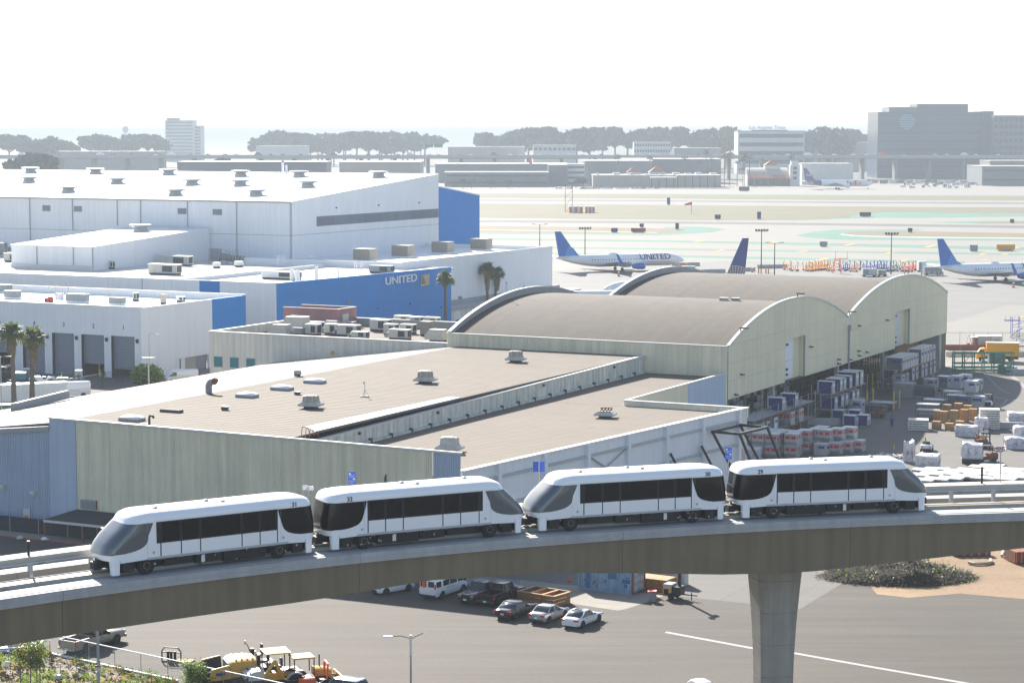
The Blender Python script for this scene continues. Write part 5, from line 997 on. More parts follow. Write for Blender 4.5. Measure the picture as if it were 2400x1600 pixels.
def pickup(name, label, p, h, L_, W, Hh, paint, cab=.36, group='pickup trucks', wheel_r=.40, open_bed=True):
    t = thing(name, label, 'pickup', p, h, group); x, w = L_ / 2, W / 2; belt = Hh * .60; zb = .42; bx0, bx1 = -x, -x + L_ * (.39 if cab < .4 else .33)
    hull(t, 'body', paint, [(bx1, w * .98, zb, belt), (-.1, w, zb, belt), (x * .40, w, zb, belt), (x * .55, w * .99, zb, belt * .99), (x - .25, w * .96, zb, belt * .94), (x - .06, w * .9, zb + .02, belt * .88), (x, w * .84, zb + .08, belt * .80)])
    m = MB(); m.bx(bx0 + .06, bx1, -w * .95, w * .95, zb + .05, zb + .16); m.build('bed_floor', 'dark_metal', t)
    for sy in (-1, 1):
        r = [[(xx, sy * w * (.985 if k else .9), z) for xx, z in ((bx0 + .04, zb), (bx1, zb), (bx1, belt), (bx0 + .04, belt))] for k in (1, 0)]
        MB().loft(r).build('bed_side', paint, t); MB().bx(bx0 + .04, bx1, sy * w * .86, sy * w * .995, belt, belt + .03).build('bed_rail', 'black' if paint != 'car_black' else 'dark_metal', t)
    MB().bx(bx0, bx0 + .09, -w * .93, w * .93, zb + .05, belt).build('tailgate', paint, t); MB().bx(bx0 - .16, bx0 - .01, -w * .95, w * .95, zb - .02, zb + .16).build('rear_bumper', 'chrome' if paint != 'car_black' else 'dark_metal', t); MB().bx(x - .02, x + .12, -w * .95, w * .95, zb - .02, zb + .22).build('front_bumper', 'chrome' if paint == 'car_tan' else 'black', t)
    MB().bx(x - .04, x + .03, -w * .5, w * .5, zb + .26, belt * .85).build('grille', 'black', t)
    cf = x * (.36 if cab < .4 else .40); cabin(t, W, (bx1 + .02, cf), (bx1 + .10, cf - L_ * .125), belt, Hh, paint, (0, .48, 1.0), .80)
    for sx in (-.60, .62):
        for sy in (-1, 1): MB().tube((sx * x, sy * w * .55, wheel_r), (sx * x, sy * w * 1.004, wheel_r), wheel_r * 1.16, 16).build('wheel_arch', 'black', t); wheel(t, sx * x, sy * w * .90, wheel_r, .27)
    for sy in (-1, 1):
        MB().box((bx0 + .02, sy * w * .93, belt - .24), (.1, .14, .36)).build('tail_light', 'red_lamp', t); MB().box((x - .04, sy * w * .72, belt * .78), (.14, .36, .2)).build('headlight', 'chrome', t); MB().box((cf - .35, sy * (w + .12), belt + .06), (.14, .24, .26)).build('mirror', 'black', t); MB().box((.1, sy * w * 1.0, belt * .83), (.22, .04, .06)).build('door_handle', 'dark_metal', t)
    MB().box((bx0 - .17, 0, zb + .08), (.03, .34, .16)).build('number_plate', 'sign_white', t); MB().box((x + .13, 0, zb + .1), (.03, .34, .16)).build('number_plate', 'sign_white', t)
    return t
def van(name, label, p, h, L_, W, Hh, paint='car_white', windows=True, group='vans', hood=.2):
    t = thing(name, label, 'van', p, h, group); x, w = L_ / 2, W / 2; xh = x - L_ * hood; belt = Hh * .5
    prof = [(-x, w * .93, .42, Hh * .93), (-x + .08, w * .97, .30, Hh * .985), (-x + .5, w, .28, Hh), (0, w, .28, Hh), (xh - .55, w, .28, Hh * .99), (xh - .25, w, .28, Hh * .93)]
    hull(t, 'body', paint, prof + [(xh + .35, w * .99, .28, belt * 1.12), (xh + .5, w * .98, .28, belt * 1.05), (x - .12, w * .9, .32, belt * .93), (x, w * .8, .4, belt * .8)])
    m = MB(); m.slab([(xh - .30, -w * .80, Hh * .90), (xh - .30, w * .80, Hh * .90), (xh + .34, w * .86, belt * 1.16), (xh + .34, -w * .86, belt * 1.16)], [(xh - .36, -w * .80, Hh * .88), (xh - .36, w * .80, Hh * .88), (xh + .25, w * .86, belt * 1.12), (xh + .25, -w * .86, belt * 1.12)]); m.build('windscreen', 'glass_car', t)
    z0, z1 = belt * 1.16, Hh * .84
    for sy in (-1, 1):
        W_ = [(xh - 1.0, xh - .3)] + ([(xh - 2.35, xh - 1.15), (xh - 3.5, xh - 2.45), (-x + .12, -x + .9)] if windows else [])
        for a, b_ in W_: MB().slab([(a, sy * w * 1.004, z0), (b_ + (.3 if b_ > xh - .5 else 0), sy * w * 1.004, z0), (b_, sy * w * .985, z1), (a, sy * w * .985, z1)], [(a, sy * w * .9, z0), (b_, sy * w * .9, z0), (b_, sy * w * .9, z1), (a, sy * w * .9, z1)]).build('side_window', 'glass_car', t)
        if windows: MB().bx(-x - .01, -x + .03, sy * w * .10, sy * w * .76, z0 + .02, z1 + .02).build('rear_window', 'glass_car', t)
        MB().box((-x + .02, sy * w * .88, belt * 1.25), (.08, .14, .5)).build('tail_light', 'red_lamp', t); MB().box((x - .03, sy * w * .6, belt * .78), (.1, .34, .2)).build('headlight', 'chrome', t); MB().box((xh + .05, sy * (w + .12), z0 + .1), (.12, .22, .3)).build('mirror', 'black', t)
        for sx in (-.60, .66): MB().tube((sx * x, sy * w * .55, .37), (sx * x, sy * w * 1.004, .37), .43, 16).build('wheel_arch', 'black', t); wheel(t, sx * x, sy * w * .90, .37, .25)
        MB().bx(-x * .4, x * .1, sy * w * .99, sy * w * 1.006, belt * .92, belt * .96).build('slide_rail', 'dark_metal', t)
    MB().bx(-x - .12, -x + .02, -w * .93, w * .93, .32, .5).build('rear_bumper', 'black', t); MB().bx(x - .05, x + .08, -w * .9, w * .9, .34, .56).build('front_bumper', 'black', t); MB().box((-x - .02, w * .1, belt * .92), (.03, .34, .17)).build('number_plate', 'sign_white', t)
    return t
HD = rad(58)
def by_corner(px, py, L_, W, h, corner):
    """centre of a vehicle whose (x, y) corner signs stand at that spot of ground"""
    p = G(px, py); d = rot2((corner[0] * L_ / 2, corner[1] * W / 2), h); return Vector((p.x - d.x, p.y - d.y, 0))
sedan('parked_car', 'white two door car with red tail lights and a sunroof on the lot', by_corner(1313, 1470, 4.75, 1.84, HD, (-1, 1)), HD, 4.75, 1.84, 1.43, 'car_white', 'coupe')
sedan('parked_car', 'silver four door saloon parked between the black and white cars', by_corner(1236, 1459, 4.6, 1.80, HD, (-1, 1)), HD, 4.6, 1.80, 1.45, 'car_silver', 'sedan')
sedan('parked_car', 'black two door muscle car before the wooden boxes', by_corner(1156, 1450, 4.9, 1.92, HD, (-1, 1)), HD, 4.9, 1.92, 1.46, 'car_black', 'coupe', 'chrome')
pickup('pickup_truck', 'grey pickup facing the camera beside the white van', by_corner(1071, 1414, 5.35, 1.92, HD + math.pi, (1, -1)), HD + math.pi, 5.35, 1.92, 1.82, 'car_grey', .40)
pickup('pickup_truck', 'black pickup with its tailgate towards the camera', by_corner(1117, 1418, 5.7, 2.0, HD, (-1, 1)), HD, 5.7, 2.0, 1.92, 'car_black', .40)
v = van('passenger_van', 'white passenger van with an orange cloth on its rear door', by_corner(981, 1402, 5.7, 2.02, HD, (-1, 1)), HD, 5.7, 2.02, 2.1, group='vans', hood=.17)
c = rot2((-2.93, .35, 0), HD); o = MB().box((0, 0, 1.55), (.05, .34, .75)).build('cloth', 'orange', None, loc=(v.location.x + c.x, v.location.y + c.y, 0), rz=HD); tag(o, 'orange cloth hanging on the rear of the white passenger van', 'cloth')
sedan('parked_car', 'white crossover mostly hidden under the guideway girder', by_corner(862, 1390, 4.5, 1.8, rad(222), (1, -1)), rad(222), 4.5, 1.8, 1.6, 'car_white', 'suv')
a, b_ = G(195, 1531), G(278, 1506); h = math.atan2(b_.y - a.y, b_.x - a.x); md = (a + b_) / 2 + rot2((0, .92), h); pickup('pickup_truck', 'tan silver pickup with an empty bed behind the chain link fence', (md.x, md.y, 0), h, 6.3, 2.0, 1.98, 'car_tan', .38, wheel_r=.42)
sedan('parked_car', 'white car whose roof just shows at the bottom beside the pier', G(1655, 1636), rad(20), 4.6, 1.8, 1.5, 'car_white', 'sedan')
sedan('parked_car', 'pale car cut off by the bottom edge near the orange tractor', G(800, 1628), rad(150), 4.7, 1.85, 1.5, 'car_silver', 'suv')
p0, p1, p2 = G(1212, 1410), G(1296, 1424), G(1331, 1411); u = (p1 - p0); Lb = u.length; hb = math.atan2(u.y, u.x); Wb = (p2 - p1).length
t = thing('wooden_planter', 'brown wooden box divided into three open bins', 'planter', p0, hb); Hb = 1.05
for j in range(3):
    z0 = j * Hb / 3 + .01; z1 = (j + 1) * Hb / 3 - .015
    MB().bx(0, Lb, 0, .06, z0, z1).build('plank', 'wood_box', t); MB().bx(0, Lb, Wb - .06, Wb, z0, z1).build('plank', 'wood_box', t); MB().bx(0, .06, .06, Wb - .06, z0, z1).build('plank', 'wood_box', t); MB().bx(Lb - .06, Lb, .06, Wb - .06, z0, z1).build('plank', 'wood_box', t)
for k in range(3): MB().bx(k * Lb / 3 + .08, (k + 1) * Lb / 3 - .08, .08, Wb - .08, .05, .1).build('bin_floor', 'wood_in', t)
for k in range(4):
    x = min(max(k * Lb / 3, .06), Lb - .06); MB().bx(x - .12, x + .12, .07, Wb - .07, Hb - .04, Hb + .03).build('cap_board', 'wood', t)
    if 0 < k < 3: MB().bx(x - .05, x + .05, .07, Wb - .07, .1, Hb - .04).build('divider', 'wood_in', t); MB().bx(x - .04, x + .04, -.03, 0, 0, Hb).build('batten', 'wood_box', t)
for y in (.02, Wb - .02): MB().bx(-.02, Lb + .02, y - .08, y + .08, Hb + .031, Hb + .06).build('cap_board', 'wood', t)
a, b_ = G(1357, 1378.5), G(1483, 1394); hb = math.atan2(b_.y - a.y, b_.x - a.x); Lc = (b_ - a).length; Wc, Hc = 2.44, 2.6
t = thing('shipping_container', 'weathered pale blue shipping container with rust and darker patches', 'container', a, hb)
def crib(p0, p1, z0, z1, n, out): return ribs(MB(), p0, p1, z0, z1, n, out, .05)
cm = mat('container_blue', (.22, .36, .48), .6, var=.2, scale=1.2, streak=.25)
crib((.12, 0), (Lc - .12, 0), .18, Hc - .1, 22, (0, -1)).build('side_wall', 'container_blue', t); crib((.12, Wc), (Lc - .12, Wc), .18, Hc - .1, 22, (0, 1)).build('side_wall', 'container_blue', t)
MB().bx(.06, .1, .1, Wc - .1, .18, Hc - .1).build('end_wall', 'container_blue', t); MB().bx(.05, Lc - .05, .03, Wc - .03, Hc - .08, Hc - .02).build('roof', 'container_blue', t)
for x in (0.0, Lc):
    for y in (0, Wc): MB().box((x, y, Hc / 2), (.16, .16, Hc)).build('corner_post', 'rust' if x else 'container_blue', t)
for y in (0, Wc):
    for z in (.09, Hc - .06): MB().bx(.08, Lc - .08, y - .06, y + .06, z - .09, z + .07).build('side_rail', 'container_blue', t)
for y0, y1 in ((.1, Wc / 2 - .02), (Wc / 2 + .02, Wc - .1)):
    d = MB().bx(Lc - .04, Lc, y0, y1, .18, Hc - .12).build('end_door', 'container_blue', t)
    for f in (.3, .7): MB().tube((Lc + .04, y0 + (y1 - y0) * f, .2), (Lc + .04, y0 + (y1 - y0) * f, Hc - .15), .03, 6).build('lock_rod', 'galv', d)
    for k in range(3): MB().bx(Lc + .002, Lc + .012, y0 + .12, y1 - .12, .4 + k * .72, .85 + k * .72).build('door_plate', 'steel_pale', d)
for x0, x1, z0, z1 in ((.75, 1.25, .2, Hc - .2), (3.2, 4.15, 1.35, 1.95), (4.75, 6.0 if Lc > 6.1 else Lc - .3, 1.05, 1.45), (4.95, 5.3, .62, .95)): MB().bx(x0, x1, -.075, -.052, z0, z1).build('paint_patch', 'patch_blue', t)
rr = random.Random(5)
for k in range(14): x = rr.choice((.35, .45, 2.2, 2.6, 2.9, 1.7, Lc - .5)) + rr.uniform(-.2, .2); z = rr.uniform(.3, 1.9); MB().bx(x, x + rr.uniform(.05, .3), -.06, -.053, z, z + rr.uniform(.05, .35)).build('rust_spot', 'rust', t)
t = thing('waste_bin', 'dark grey round waste bin with a red liner rim', 'bin', G(1529, 1408)); MB().lathe([(.30, 0), (.33, .1), (.42, .95), (.01, .94)], n=16).build('bin_body', 'hvac_grey', t, smooth=True); MB().lathe([(.40, .86), (.47, .88), (.46, .98), (.40, 1.03), (.33, .98)], n=16).build('liner_rim', 'red', t, smooth=True)
t = thing('light_tower', 'yellow and black towable light tower trailer beside the waste bin', 'light tower', G(1582, 1402), rad(-28)); MB().bx(-.9, .75, -.6, .6, .45, 1.25).build('cabinet', 'black', t); MB().bx(-.95, -.1, -.62, .62, 1.0, 1.45).build('cover', 'walkway_top', t); MB().bx(-1.0, -.9, -.62, .62, .4, 1.4).build('end_panel', 'amber_paint', t); MB().bx(-.4, -.1, -.64, -.6, .6, 1.1).build('side_hatch', 'amber_paint', t)
m = MB(); m.bx(.35, .6, -.13, .13, 1.25, 4.6); m.build('mast', 'black', t); m = MB(); m.bar((.75, 0, .5), (2.3, 0, .5), .1, .1); m.build('drawbar', 'black', t); MB().bar((1.7, 0, 0), (1.7, 0, .8), .07, .07).build('jack', 'dark_metal', t)
for sy in (-1, 1): wheel(t, -.1, sy * .7, .33, .2, 'dark_metal'); MB().bar((-.8, sy * .6, .5), (-1.3, sy * 1.0, .5), .07, .07).build('outrigger', 'black', t); MB().box((.45, sy * .5, 4.5), (.3, .5, .4)).build('lamp_head', 'black', t)
t = thing('lumber_crate', 'low timber crate stack right of the blue container', 'crate', G(1545, 1381), hb)
for k in range(3): MB().bx(-2.4, 1.3, -.9, 1.2, k * .38, k * .38 + .35).build('plank', 'wood_box', t)
for k in range(5): MB().bx(-2.3, 1.2, -.85 + k * .42, -.5 + k * .42, 1.11, 1.18).build('plank', 'wood', t)
t = thing('hoarding_panel', 'grey site panel standing behind the timber crates', 'panel', G(1562, 1367), hb); MB().bx(-4, .8, 0, .12, 0, 2.0).build('panel', 'far_tan', t); MB().bx(.8, 2.0, -.1, .8, 0, 1.9).build('end_box', 'steel_pale', t)
t = thing('traffic_cone', 'small orange cone left of the blue container under the girder', 'cone', G(1334, 1362)); MB().box((0, 0, .03), (.4, .4, .06)).build('foot', 'black', t); MB().tube((0, 0, .06), (0, 0, .75), .16, 10, .03).build('cone', 'orange', t)
t = thing('fork_frame', 'black loader fork frame lying on a board on the asphalt', 'attachment', G(402, 1551), rad(-14)); m = MB()
for x in (-.85, .85): m.bar((x, 0, 0), (x, 0, .95), .09, .09); m.bar((x, 0, .95), (x * .7, 0, 1.25), .08, .08)
m.bar((-.6, 0, 1.25), (.6, 0, 1.25), .08, .08); m.bar((-.85, 0, .85), (.85, 0, .85), .08, .08); m.bar((-.85, 0, .1), (.85, 0, .1), .12, .12); m.build('frame', 'black', t)
for x in (-.3, -.02, .32): MB().bx(x - .1, x + .1, -.06, .06, .12, .95).build('fork', 'black', t)
MB().bx(.3, 1.7, .1, 1.0, 0, .1).build('board', 'wood', t)
for i, (px, py, hh, lab) in enumerate(((117, 1529, 1.05, 'orange delineator post left of the tan pickup'), (356, 1606, 1.05, 'orange delineator post in the planting by the fence'), (389, 1603, .8, 'orange delineator post with a black foot near the kerb end'), (409, 1606, .6, 'short orange delineator post beside the kerb end'))):
    t = thing('delineator', lab, 'delineator', G(px, py), 0, 'orange delineator posts'); MB().tube((0, 0, .05), (.0, 0, hh), .06, 10, .045).build('tube', 'orange', t); MB().lathe([(.22, 0), (.22, .05), (.08, .07)], n=12).build('foot', 'black', t); MB().tube((0, 0, hh * .8), (0, 0, hh * .9), .058, 10).build('band', 'sign_white', t)
FP = [(150, 1537), (209.5, 1556), (269, 1565.5), (329, 1577.5), (392.5, 1595)]
ka, kb = G(110, 1531), G(416, 1597); kd = (kb - ka).normalized(); m = MB(); m.bar((ka.x, ka.y, .08), (kb.x, kb.y, .08), .2, .18); tag(m.build('kerb', 'sign_white'), kind='structure')
fa = G(150, 1537); fd = (G(392, 1590) - fa); fd = Vector((fd.x, fd.y, 0)).normalized(); t = thing('chain_link_fence', 'chain link fence with a bright top rail along the planting bed', 'fence', fa, math.atan2(fd.y, fd.x))
sp = (G(329, 1577) - fa).length / 3
for i in range(13): MB().tube(((i - 1) * sp, 0, 0), ((i - 1) * sp, 0, 1.62), .03, 6).build('post', 'galv', t)
MB().tube((-sp * 1.0, 0, 1.66), (sp * 11, 0, 1.66), .045, 8).build('top_rail', 'white_paint', t)
m = MB()
for i in range(240): x = -sp + i * sp / 20; m.bar((x, 0, .05), (x + .8, 0, 1.62), .006, .006); m.bar((x + .8, 0, .05), (x, 0, 1.62), .006, .006)
tag(m.build('mesh', 'galv', t), kind='stuff')
def lamp_post(name, label, base, h, arm, m='galv', heads=1, rz=0, r=.09, group=None):
    t = thing(name, label, 'lamp post', base, rz, group); MB().tube((0, 0, 0), (0, 0, h), r, 10, r * .65).build('pole', m, t, smooth=True); MB().lathe([(r * 2.2, 0), (r * 2.2, .2), (r * 1.2, .35)], n=12).build('base', 'trim_grey', t)
    for k in range(heads):
        s = 1 if k == 0 else -1; MB().path([(0, 0, h - .1), (-s * arm * .5, 0, h + .12), (-s * arm, 0, h + .05)], r * .45, 6).build('arm', m, t); MB().box((-s * (arm + .3), 0, h + .02), (.75, .34, .1)).build('lamp_head', 'sign_white', t)
    return t
b_ = G(963, 1618); hz = z_at(b_, 1493); t = lamp_post('lot_lamp', 'grey lot lamp post with one pale lamp head on a curved arm', b_, hz, 1.5, 'galv', 1, rad(-6)); MB().tube((0, 0, hz - .1), (1.0, 0, hz + .38), .04, 6).build('arm_stub', 'galv', t); MB().tube((0, 0, hz - 1.4), (0, 0, hz + .2), .10, 10).build('sleeve', 'sign_white', t)
b_ = G(232, 1640); t = thing('sign_pole', 'thick grey pole carrying a red and white notice before the planting', 'pole', b_); MB().tube((0, 0, 0), (0, 0, 7.5), .12, 12, .09).build('pole', 'galv', t, smooth=True); zz = z_at(b_, 1564); MB().box((0, -.14, zz), (.46, .03, .46)).build('notice', 'sign_white', t); MB().box((0, -.16, zz + .15), (.45, .02, .14)).build('notice_header', 'red', t)
for k in range(3): MB().box((.02 * k, -.16, zz + .02 - k * .09), (.34 - .05 * k, .012, .035)).build('notice_line', 'trim_grey', t)
# --- the road machines
def big_wheel(parent, x, y, r, w, rim='cat_yellow'): return wheel(parent, x, y, r, w, rim)
t = thing('asphalt_paver', 'asphalt paver with an open black hopper and yellow hood', 'paver', G(560, 1600), rad(200))
m = MB(); m.slab([(1.2, -1.7, .55), (3.6, -1.9, .45), (3.6, 1.9, .45), (1.2, 1.7, .55)], [(1.2, -1.6, .4), (3.6, -1.8, .3), (3.6, 1.8, .3), (1.2, 1.6, .4)]); m.build('hopper_floor', 'black', t)
for sy in (-1, 1):
    m = MB(); m.slab([(1.1, sy * 1.0, .6), (3.7, sy * 1.0, .5), (3.7, sy * 1.75, 1.35), (1.1, sy * 1.65, 1.95)], [(1.1, sy * 1.1, .5), (3.7, sy * 1.1, .4), (3.7, sy * 1.85, 1.3), (1.1, sy * 1.78, 1.9)]); m.build('hopper_wing', 'black', t)
    m = MB(); m.slab([(1.0, sy * 1.80, .9), (2.9, sy * 1.88, .8), (2.6, sy * 1.85, 1.75), (1.2, sy * 1.78, 2.0)], [(1.0, sy * 1.72, .9), (2.9, sy * 1.8, .8), (2.6, sy * 1.77, 1.75), (1.2, sy * 1.7, 2.0)]); w_ = m.build('side_plate', 'cat_yellow', t)
    MB().box((1.9, sy * 1.9, 1.35), (.7, .02, .22)).build('maker_mark', 'text_navy', w_)
    MB().bx(-2.4, 1.0, sy * 1.0, sy * 1.45, .05, .85).build('crawler_track', 'rubber', t); MB().bx(-2.2, .9, sy * .9, sy * 1.35, .8, 1.35).build('side_frame', 'cat_yellow', t)
m = MB(); m.loft([[(x, -1.25 * k, 1.3), (x, 1.25 * k, 1.3), (x, 1.25 * k, z), (x, .9 * k, z + .18), (x, -.9 * k, z + .18), (x, -1.25 * k, z)] for x, k, z in ((-1.2, .98, 2.0), (-.2, 1.0, 2.05), (.8, .98, 2.0), (1.05, .9, 1.85))]); m.build('hood', 'cat_yellow', t, smooth=40)
MB().bx(1.06, 1.1, -.95, .95, 1.5, 1.95).build('grille', 'silver', t)
for k in range(4): MB().bx(-1.0 + k * .45, -.85 + k * .45, -1.0, 1.0, 2.2, 2.24).build('hood_rib', 'amber_paint', t)
MB().bx(-3.0, -1.2, -1.5, 1.5, 1.0, 1.5).build('operator_deck', 'black', t); MB().bx(-3.6, -2.8, -1.6, 1.6, .2, .8).build('screed', 'dark_metal', t)
for sy in (-1, 1):
    s_ = MB().box((-1.9, sy * 1.1, 1.95), (.55, .55, .16)).build('seat', 'black', t); MB().box((-2.15, sy * 1.1, 2.4), (.14, .5, .85)).build('seat_back', 'black', s_); MB().bx(-1.5, -1.2, sy * .9, sy * 1.3, 1.5, 2.5).build('console', 'black', t); MB().path([(-1.3, sy * 1.4, 2.0), (-1.1, sy * 1.65, 2.7), (-.95, sy * 1.8, 2.8)], .035, 5).build('mirror_arm', 'black', t); MB().box((-.95, sy * 1.85, 2.85), (.1, .22, .3)).build('mirror', 'galv', t)
t = thing('road_roller', 'road roller with a yellow edged grey canopy beside the paver', 'roller', G(648, 1606), rad(200))
m = MB(); m.slab([(-1.0, -1.05, 2.9), (1.1, -1.05, 2.9), (1.1, 1.05, 2.9), (-1.0, 1.05, 2.9)], [(-1.0, -1.05, 2.8), (1.1, -1.05, 2.8), (1.1, 1.05, 2.8), (-1.0, 1.05, 2.8)]); m.build('canopy', 'cat_yellow', t); MB().bx(-.7, .8, -.85, .85, 2.901, 2.93).build('canopy_panel', 'far_grey', t)
for x in (-.9, .95):
    for sy in (-1, 1): MB().path([(x, sy * .85, 1.2), (x, sy * .9, 2.2), (x * .95, sy * .95, 2.8)], .045, 6).build('canopy_post', 'black', t)
m = MB(); m.loft([[(x, -.95 * k, .8), (x, .95 * k, .8), (x, .95 * k, z), (x, .6 * k, z + .12), (x, -.6 * k, z + .12), (x, -.95 * k, z)] for x, k, z in ((1.2, 1, 1.55), (2.0, .98, 1.5), (2.7, .85, 1.2))]); m.build('hood', 'trim', t, smooth=40)
for k in range(4): MB().bx(1.35 + k * .3, 1.45 + k * .3, -.7, .7, 1.63 - k * .05, 1.68 - k * .05).build('vent_slot', 'black', t)
MB().bx(-1.2, 1.2, -.9, .9, .7, 1.3).build('chassis', 'cat_yellow', t); MB().box((-.1, 0, 1.6), (.6, .6, .2)).build('seat', 'black', t); MB().box((-.4, 0, 1.95), (.15, .55, .6)).build('seat_back', 'black', t); MB().bx(.5, .7, -.5, .5, 1.3, 2.0).build('console', 'black', t)
for x in (-1.75, 2.1): MB().tube((x, -.85, .65), (x, .85, .65), .65, 24).build('drum', 'dark_metal', t, smooth=True)
t = thing('backhoe_loader', 'yellow tractor loader with a flat tan roof and black fenders', 'tractor', G(708, 1612), rad(20))
MB().bx(-.9, .9, -.85, .85, 2.55, 2.65).build('roof', 'amber_paint', t); MB().bx(-.88, .88, -.83, .83, 2.651, 2.67).build('roof_panel', 'walkway_top', t)
for x in (-.8, .8):
    for sy in (-1, 1): MB().bar((x, sy * .75, 1.2), (x, sy * .78, 2.55), .08, .08).build('cab_post', 'black', t)
m = MB(); m.loft([[(x, -.5 * k, .9), (x, .5 * k, .9), (x, .5 * k, z), (x, .3 * k, z + .1), (x, -.3 * k, z + .1), (x, -.5 * k, z)] for x, k, z in ((.9, 1, 1.6), (2.0, .95, 1.5), (2.35, .85, 1.35))]); m.build('hood', 'cat_yellow', t, smooth=40); MB().bx(-1.5, 2.2, -.5, .5, .6, 1.0).build('chassis', 'black', t); MB().box((-.2, 0, 1.4), (.55, .55, .2)).build('seat', 'black', t); MB().tube((1.5, .3, 1.6), (1.5, .3, 2.6), .06, 8).build('exhaust', 'black', t)
for sy in (-1, 1): big_wheel(t, -.7, sy * .85, .72, .42); big_wheel(t, 1.8, sy * .8, .5, .3); m = MB(); m.loft([[(-.7 + rr_ * math.cos(a), sy * y, .72 + rr_ * math.sin(a)) for a in [rad(20 + 140 * k / 8) for k in range(9)]] for rr_, y in ((.80, .62), (.86, .62), (.86, 1.1), (.80, 1.1))], cap=False); m.build('fender', 'hvac_grey', t, smooth=True); MB().bar((1.0, sy * .65, 1.3), (3.0, sy * .7, .6), .16, .2).build('loader_arm', 'cat_yellow', t)
m = MB(); m.loft([[(2.9, y, .25), (3.7, y, .15), (3.75, y, .3), (3.1, y, .45), (3.0, y, 1.1), (2.85, y, 1.1)] for y in (-1.1, 1.1)]); m.build('bucket', 'cat_yellow', t)
MB().path([(-1.5, 0, .9), (-2.2, 0, 2.4), (-2.9, 0, 1.4)], .14, 6).build('rear_boom', 'cat_yellow', t)
t = thing('compact_tractor', 'small tractor with an orange roll bar at the bottom edge', 'tractor', G(748, 1622), rad(195)); m = MB()
m.path([(-.5, -.6, .8), (-.5, -.6, 2.35)], .06, 4)
for a_, b2 in (((-.5, -.65, .8), (-.6, -.65, 2.4)), ((-.5, .65, .8), (-.6, .65, 2.4)), ((-.6, -.7, 2.4), (-.6, .7, 2.4))): m.bar(a_, b2, .13, .13)
m.build('roll_bar', 'orange', t); MB().bx(.3, 1.6, -.35, .35, .6, 1.2).build('hood', 'orange', t); MB().bx(-1.0, .6, -.4, .4, .45, .8).build('chassis', 'black', t); MB().box((-.3, 0, 1.0), (.5, .5, .2)).build('seat', 'black', t)
for sy in (-1, 1): big_wheel(t, -.5, sy * .7, .62, .35, 'orange'); big_wheel(t, 1.2, sy * .55, .38, .22, 'orange')
t = thing('loader_bucket', 'scratched yellow loader bucket standing at the right of the machines', 'attachment', G(768, 1598), rad(20)); m = MB(); m.loft([[(-.5, y, .05), (.6, y, 0), (.65, y, .15), (-.25, y, .3), (-.35, y, 1.0), (-.5, y, 1.1)] for y in (-.9, .9)]); m.build('shell', 'cat_yellow', t); MB().bx(-.5, .6, -.95, -.9, .05, .95).build('cheek', 'vent_tan', t); MB().bx(-.5, .6, .9, .95, .05, .95).build('cheek', 'vent_tan', t)
t = thing('orange_skip', 'rusty orange steel skip cut off by the right edge', 'skip', G(2388, 1317), rad(12)); MB().bx(-.9, 3, -1, 1.4, .12, 1.3).build('tub', 'rust', t)
for k in range(6): MB().bx(-.8 + k * .55, -.7 + k * .55, -1.05, -1.0, .15, 1.3).build('rib', 'orange', t)
t = thing('orange_skip', 'low rusty timber sided skip half under the girder', 'skip', G(2300, 1303), rad(4)); MB().bx(-3, 1.0, 0, 1.2, .1, .8).build('tub', 'rust', t)
for k in range(5): MB().bx(-2.8 + k * .8, -2.5 + k * .8, -.06, 0, .1, .85).build('stake', 'pink_stucco', t)
for i, pts in enumerate(([(2270, 1322), (2285, 1325), (2310, 1324), (2323, 1321), (2322, 1315)], [(2348, 1306), (2352, 1296), (2372, 1290), (2377, 1295), (2372, 1308), (2352, 1309)])): o = MB().path([G(x, y) + Vector((0, 0, .2)) for x, y in pts], .16, 8).build('hose', 'vent_tan', smooth=True); tag(o, ('thick tan hose trailing from the low rusty skip', 'looped tan hose beside the rusty orange skip')[i], 'hose')
rr = random.Random(11); bc = G(2105, 1352); t = thing('brush_heap', 'dark heap of uprooted brush and roots on the dirt', 'heap', (bc.x, bc.y, 0))
nx, ny = 44, 22; rows = []
def heap_h(u, v):
    r = (u / 1.0) ** 2 + (v / 1.0) ** 2; return max(0, (1 - r)) ** .6
from mathutils import noise as mn
for j in range(ny + 1):
    row = []
    for i in range(nx + 1):
        u, v = -1 + 2 * i / nx, -1 + 2 * j / ny; x, y = u * 7.6, v * 4.6; k = heap_h(u, v); n_ = mn.fractal(Vector((x * .45, y * .45, 3)), 1, 2, 5)
        row.append((x + n_ * .3, y, k * (1.25 + .65 * n_ + .35 * math.sin(u * 5 + 1)) - .05))
    rows.append(row)
mat('mulch', (.035, .024, .016), 1.0, var=.5, scale=3, bump=1.0); MB().grid(rows).build('mound', 'mulch', t)
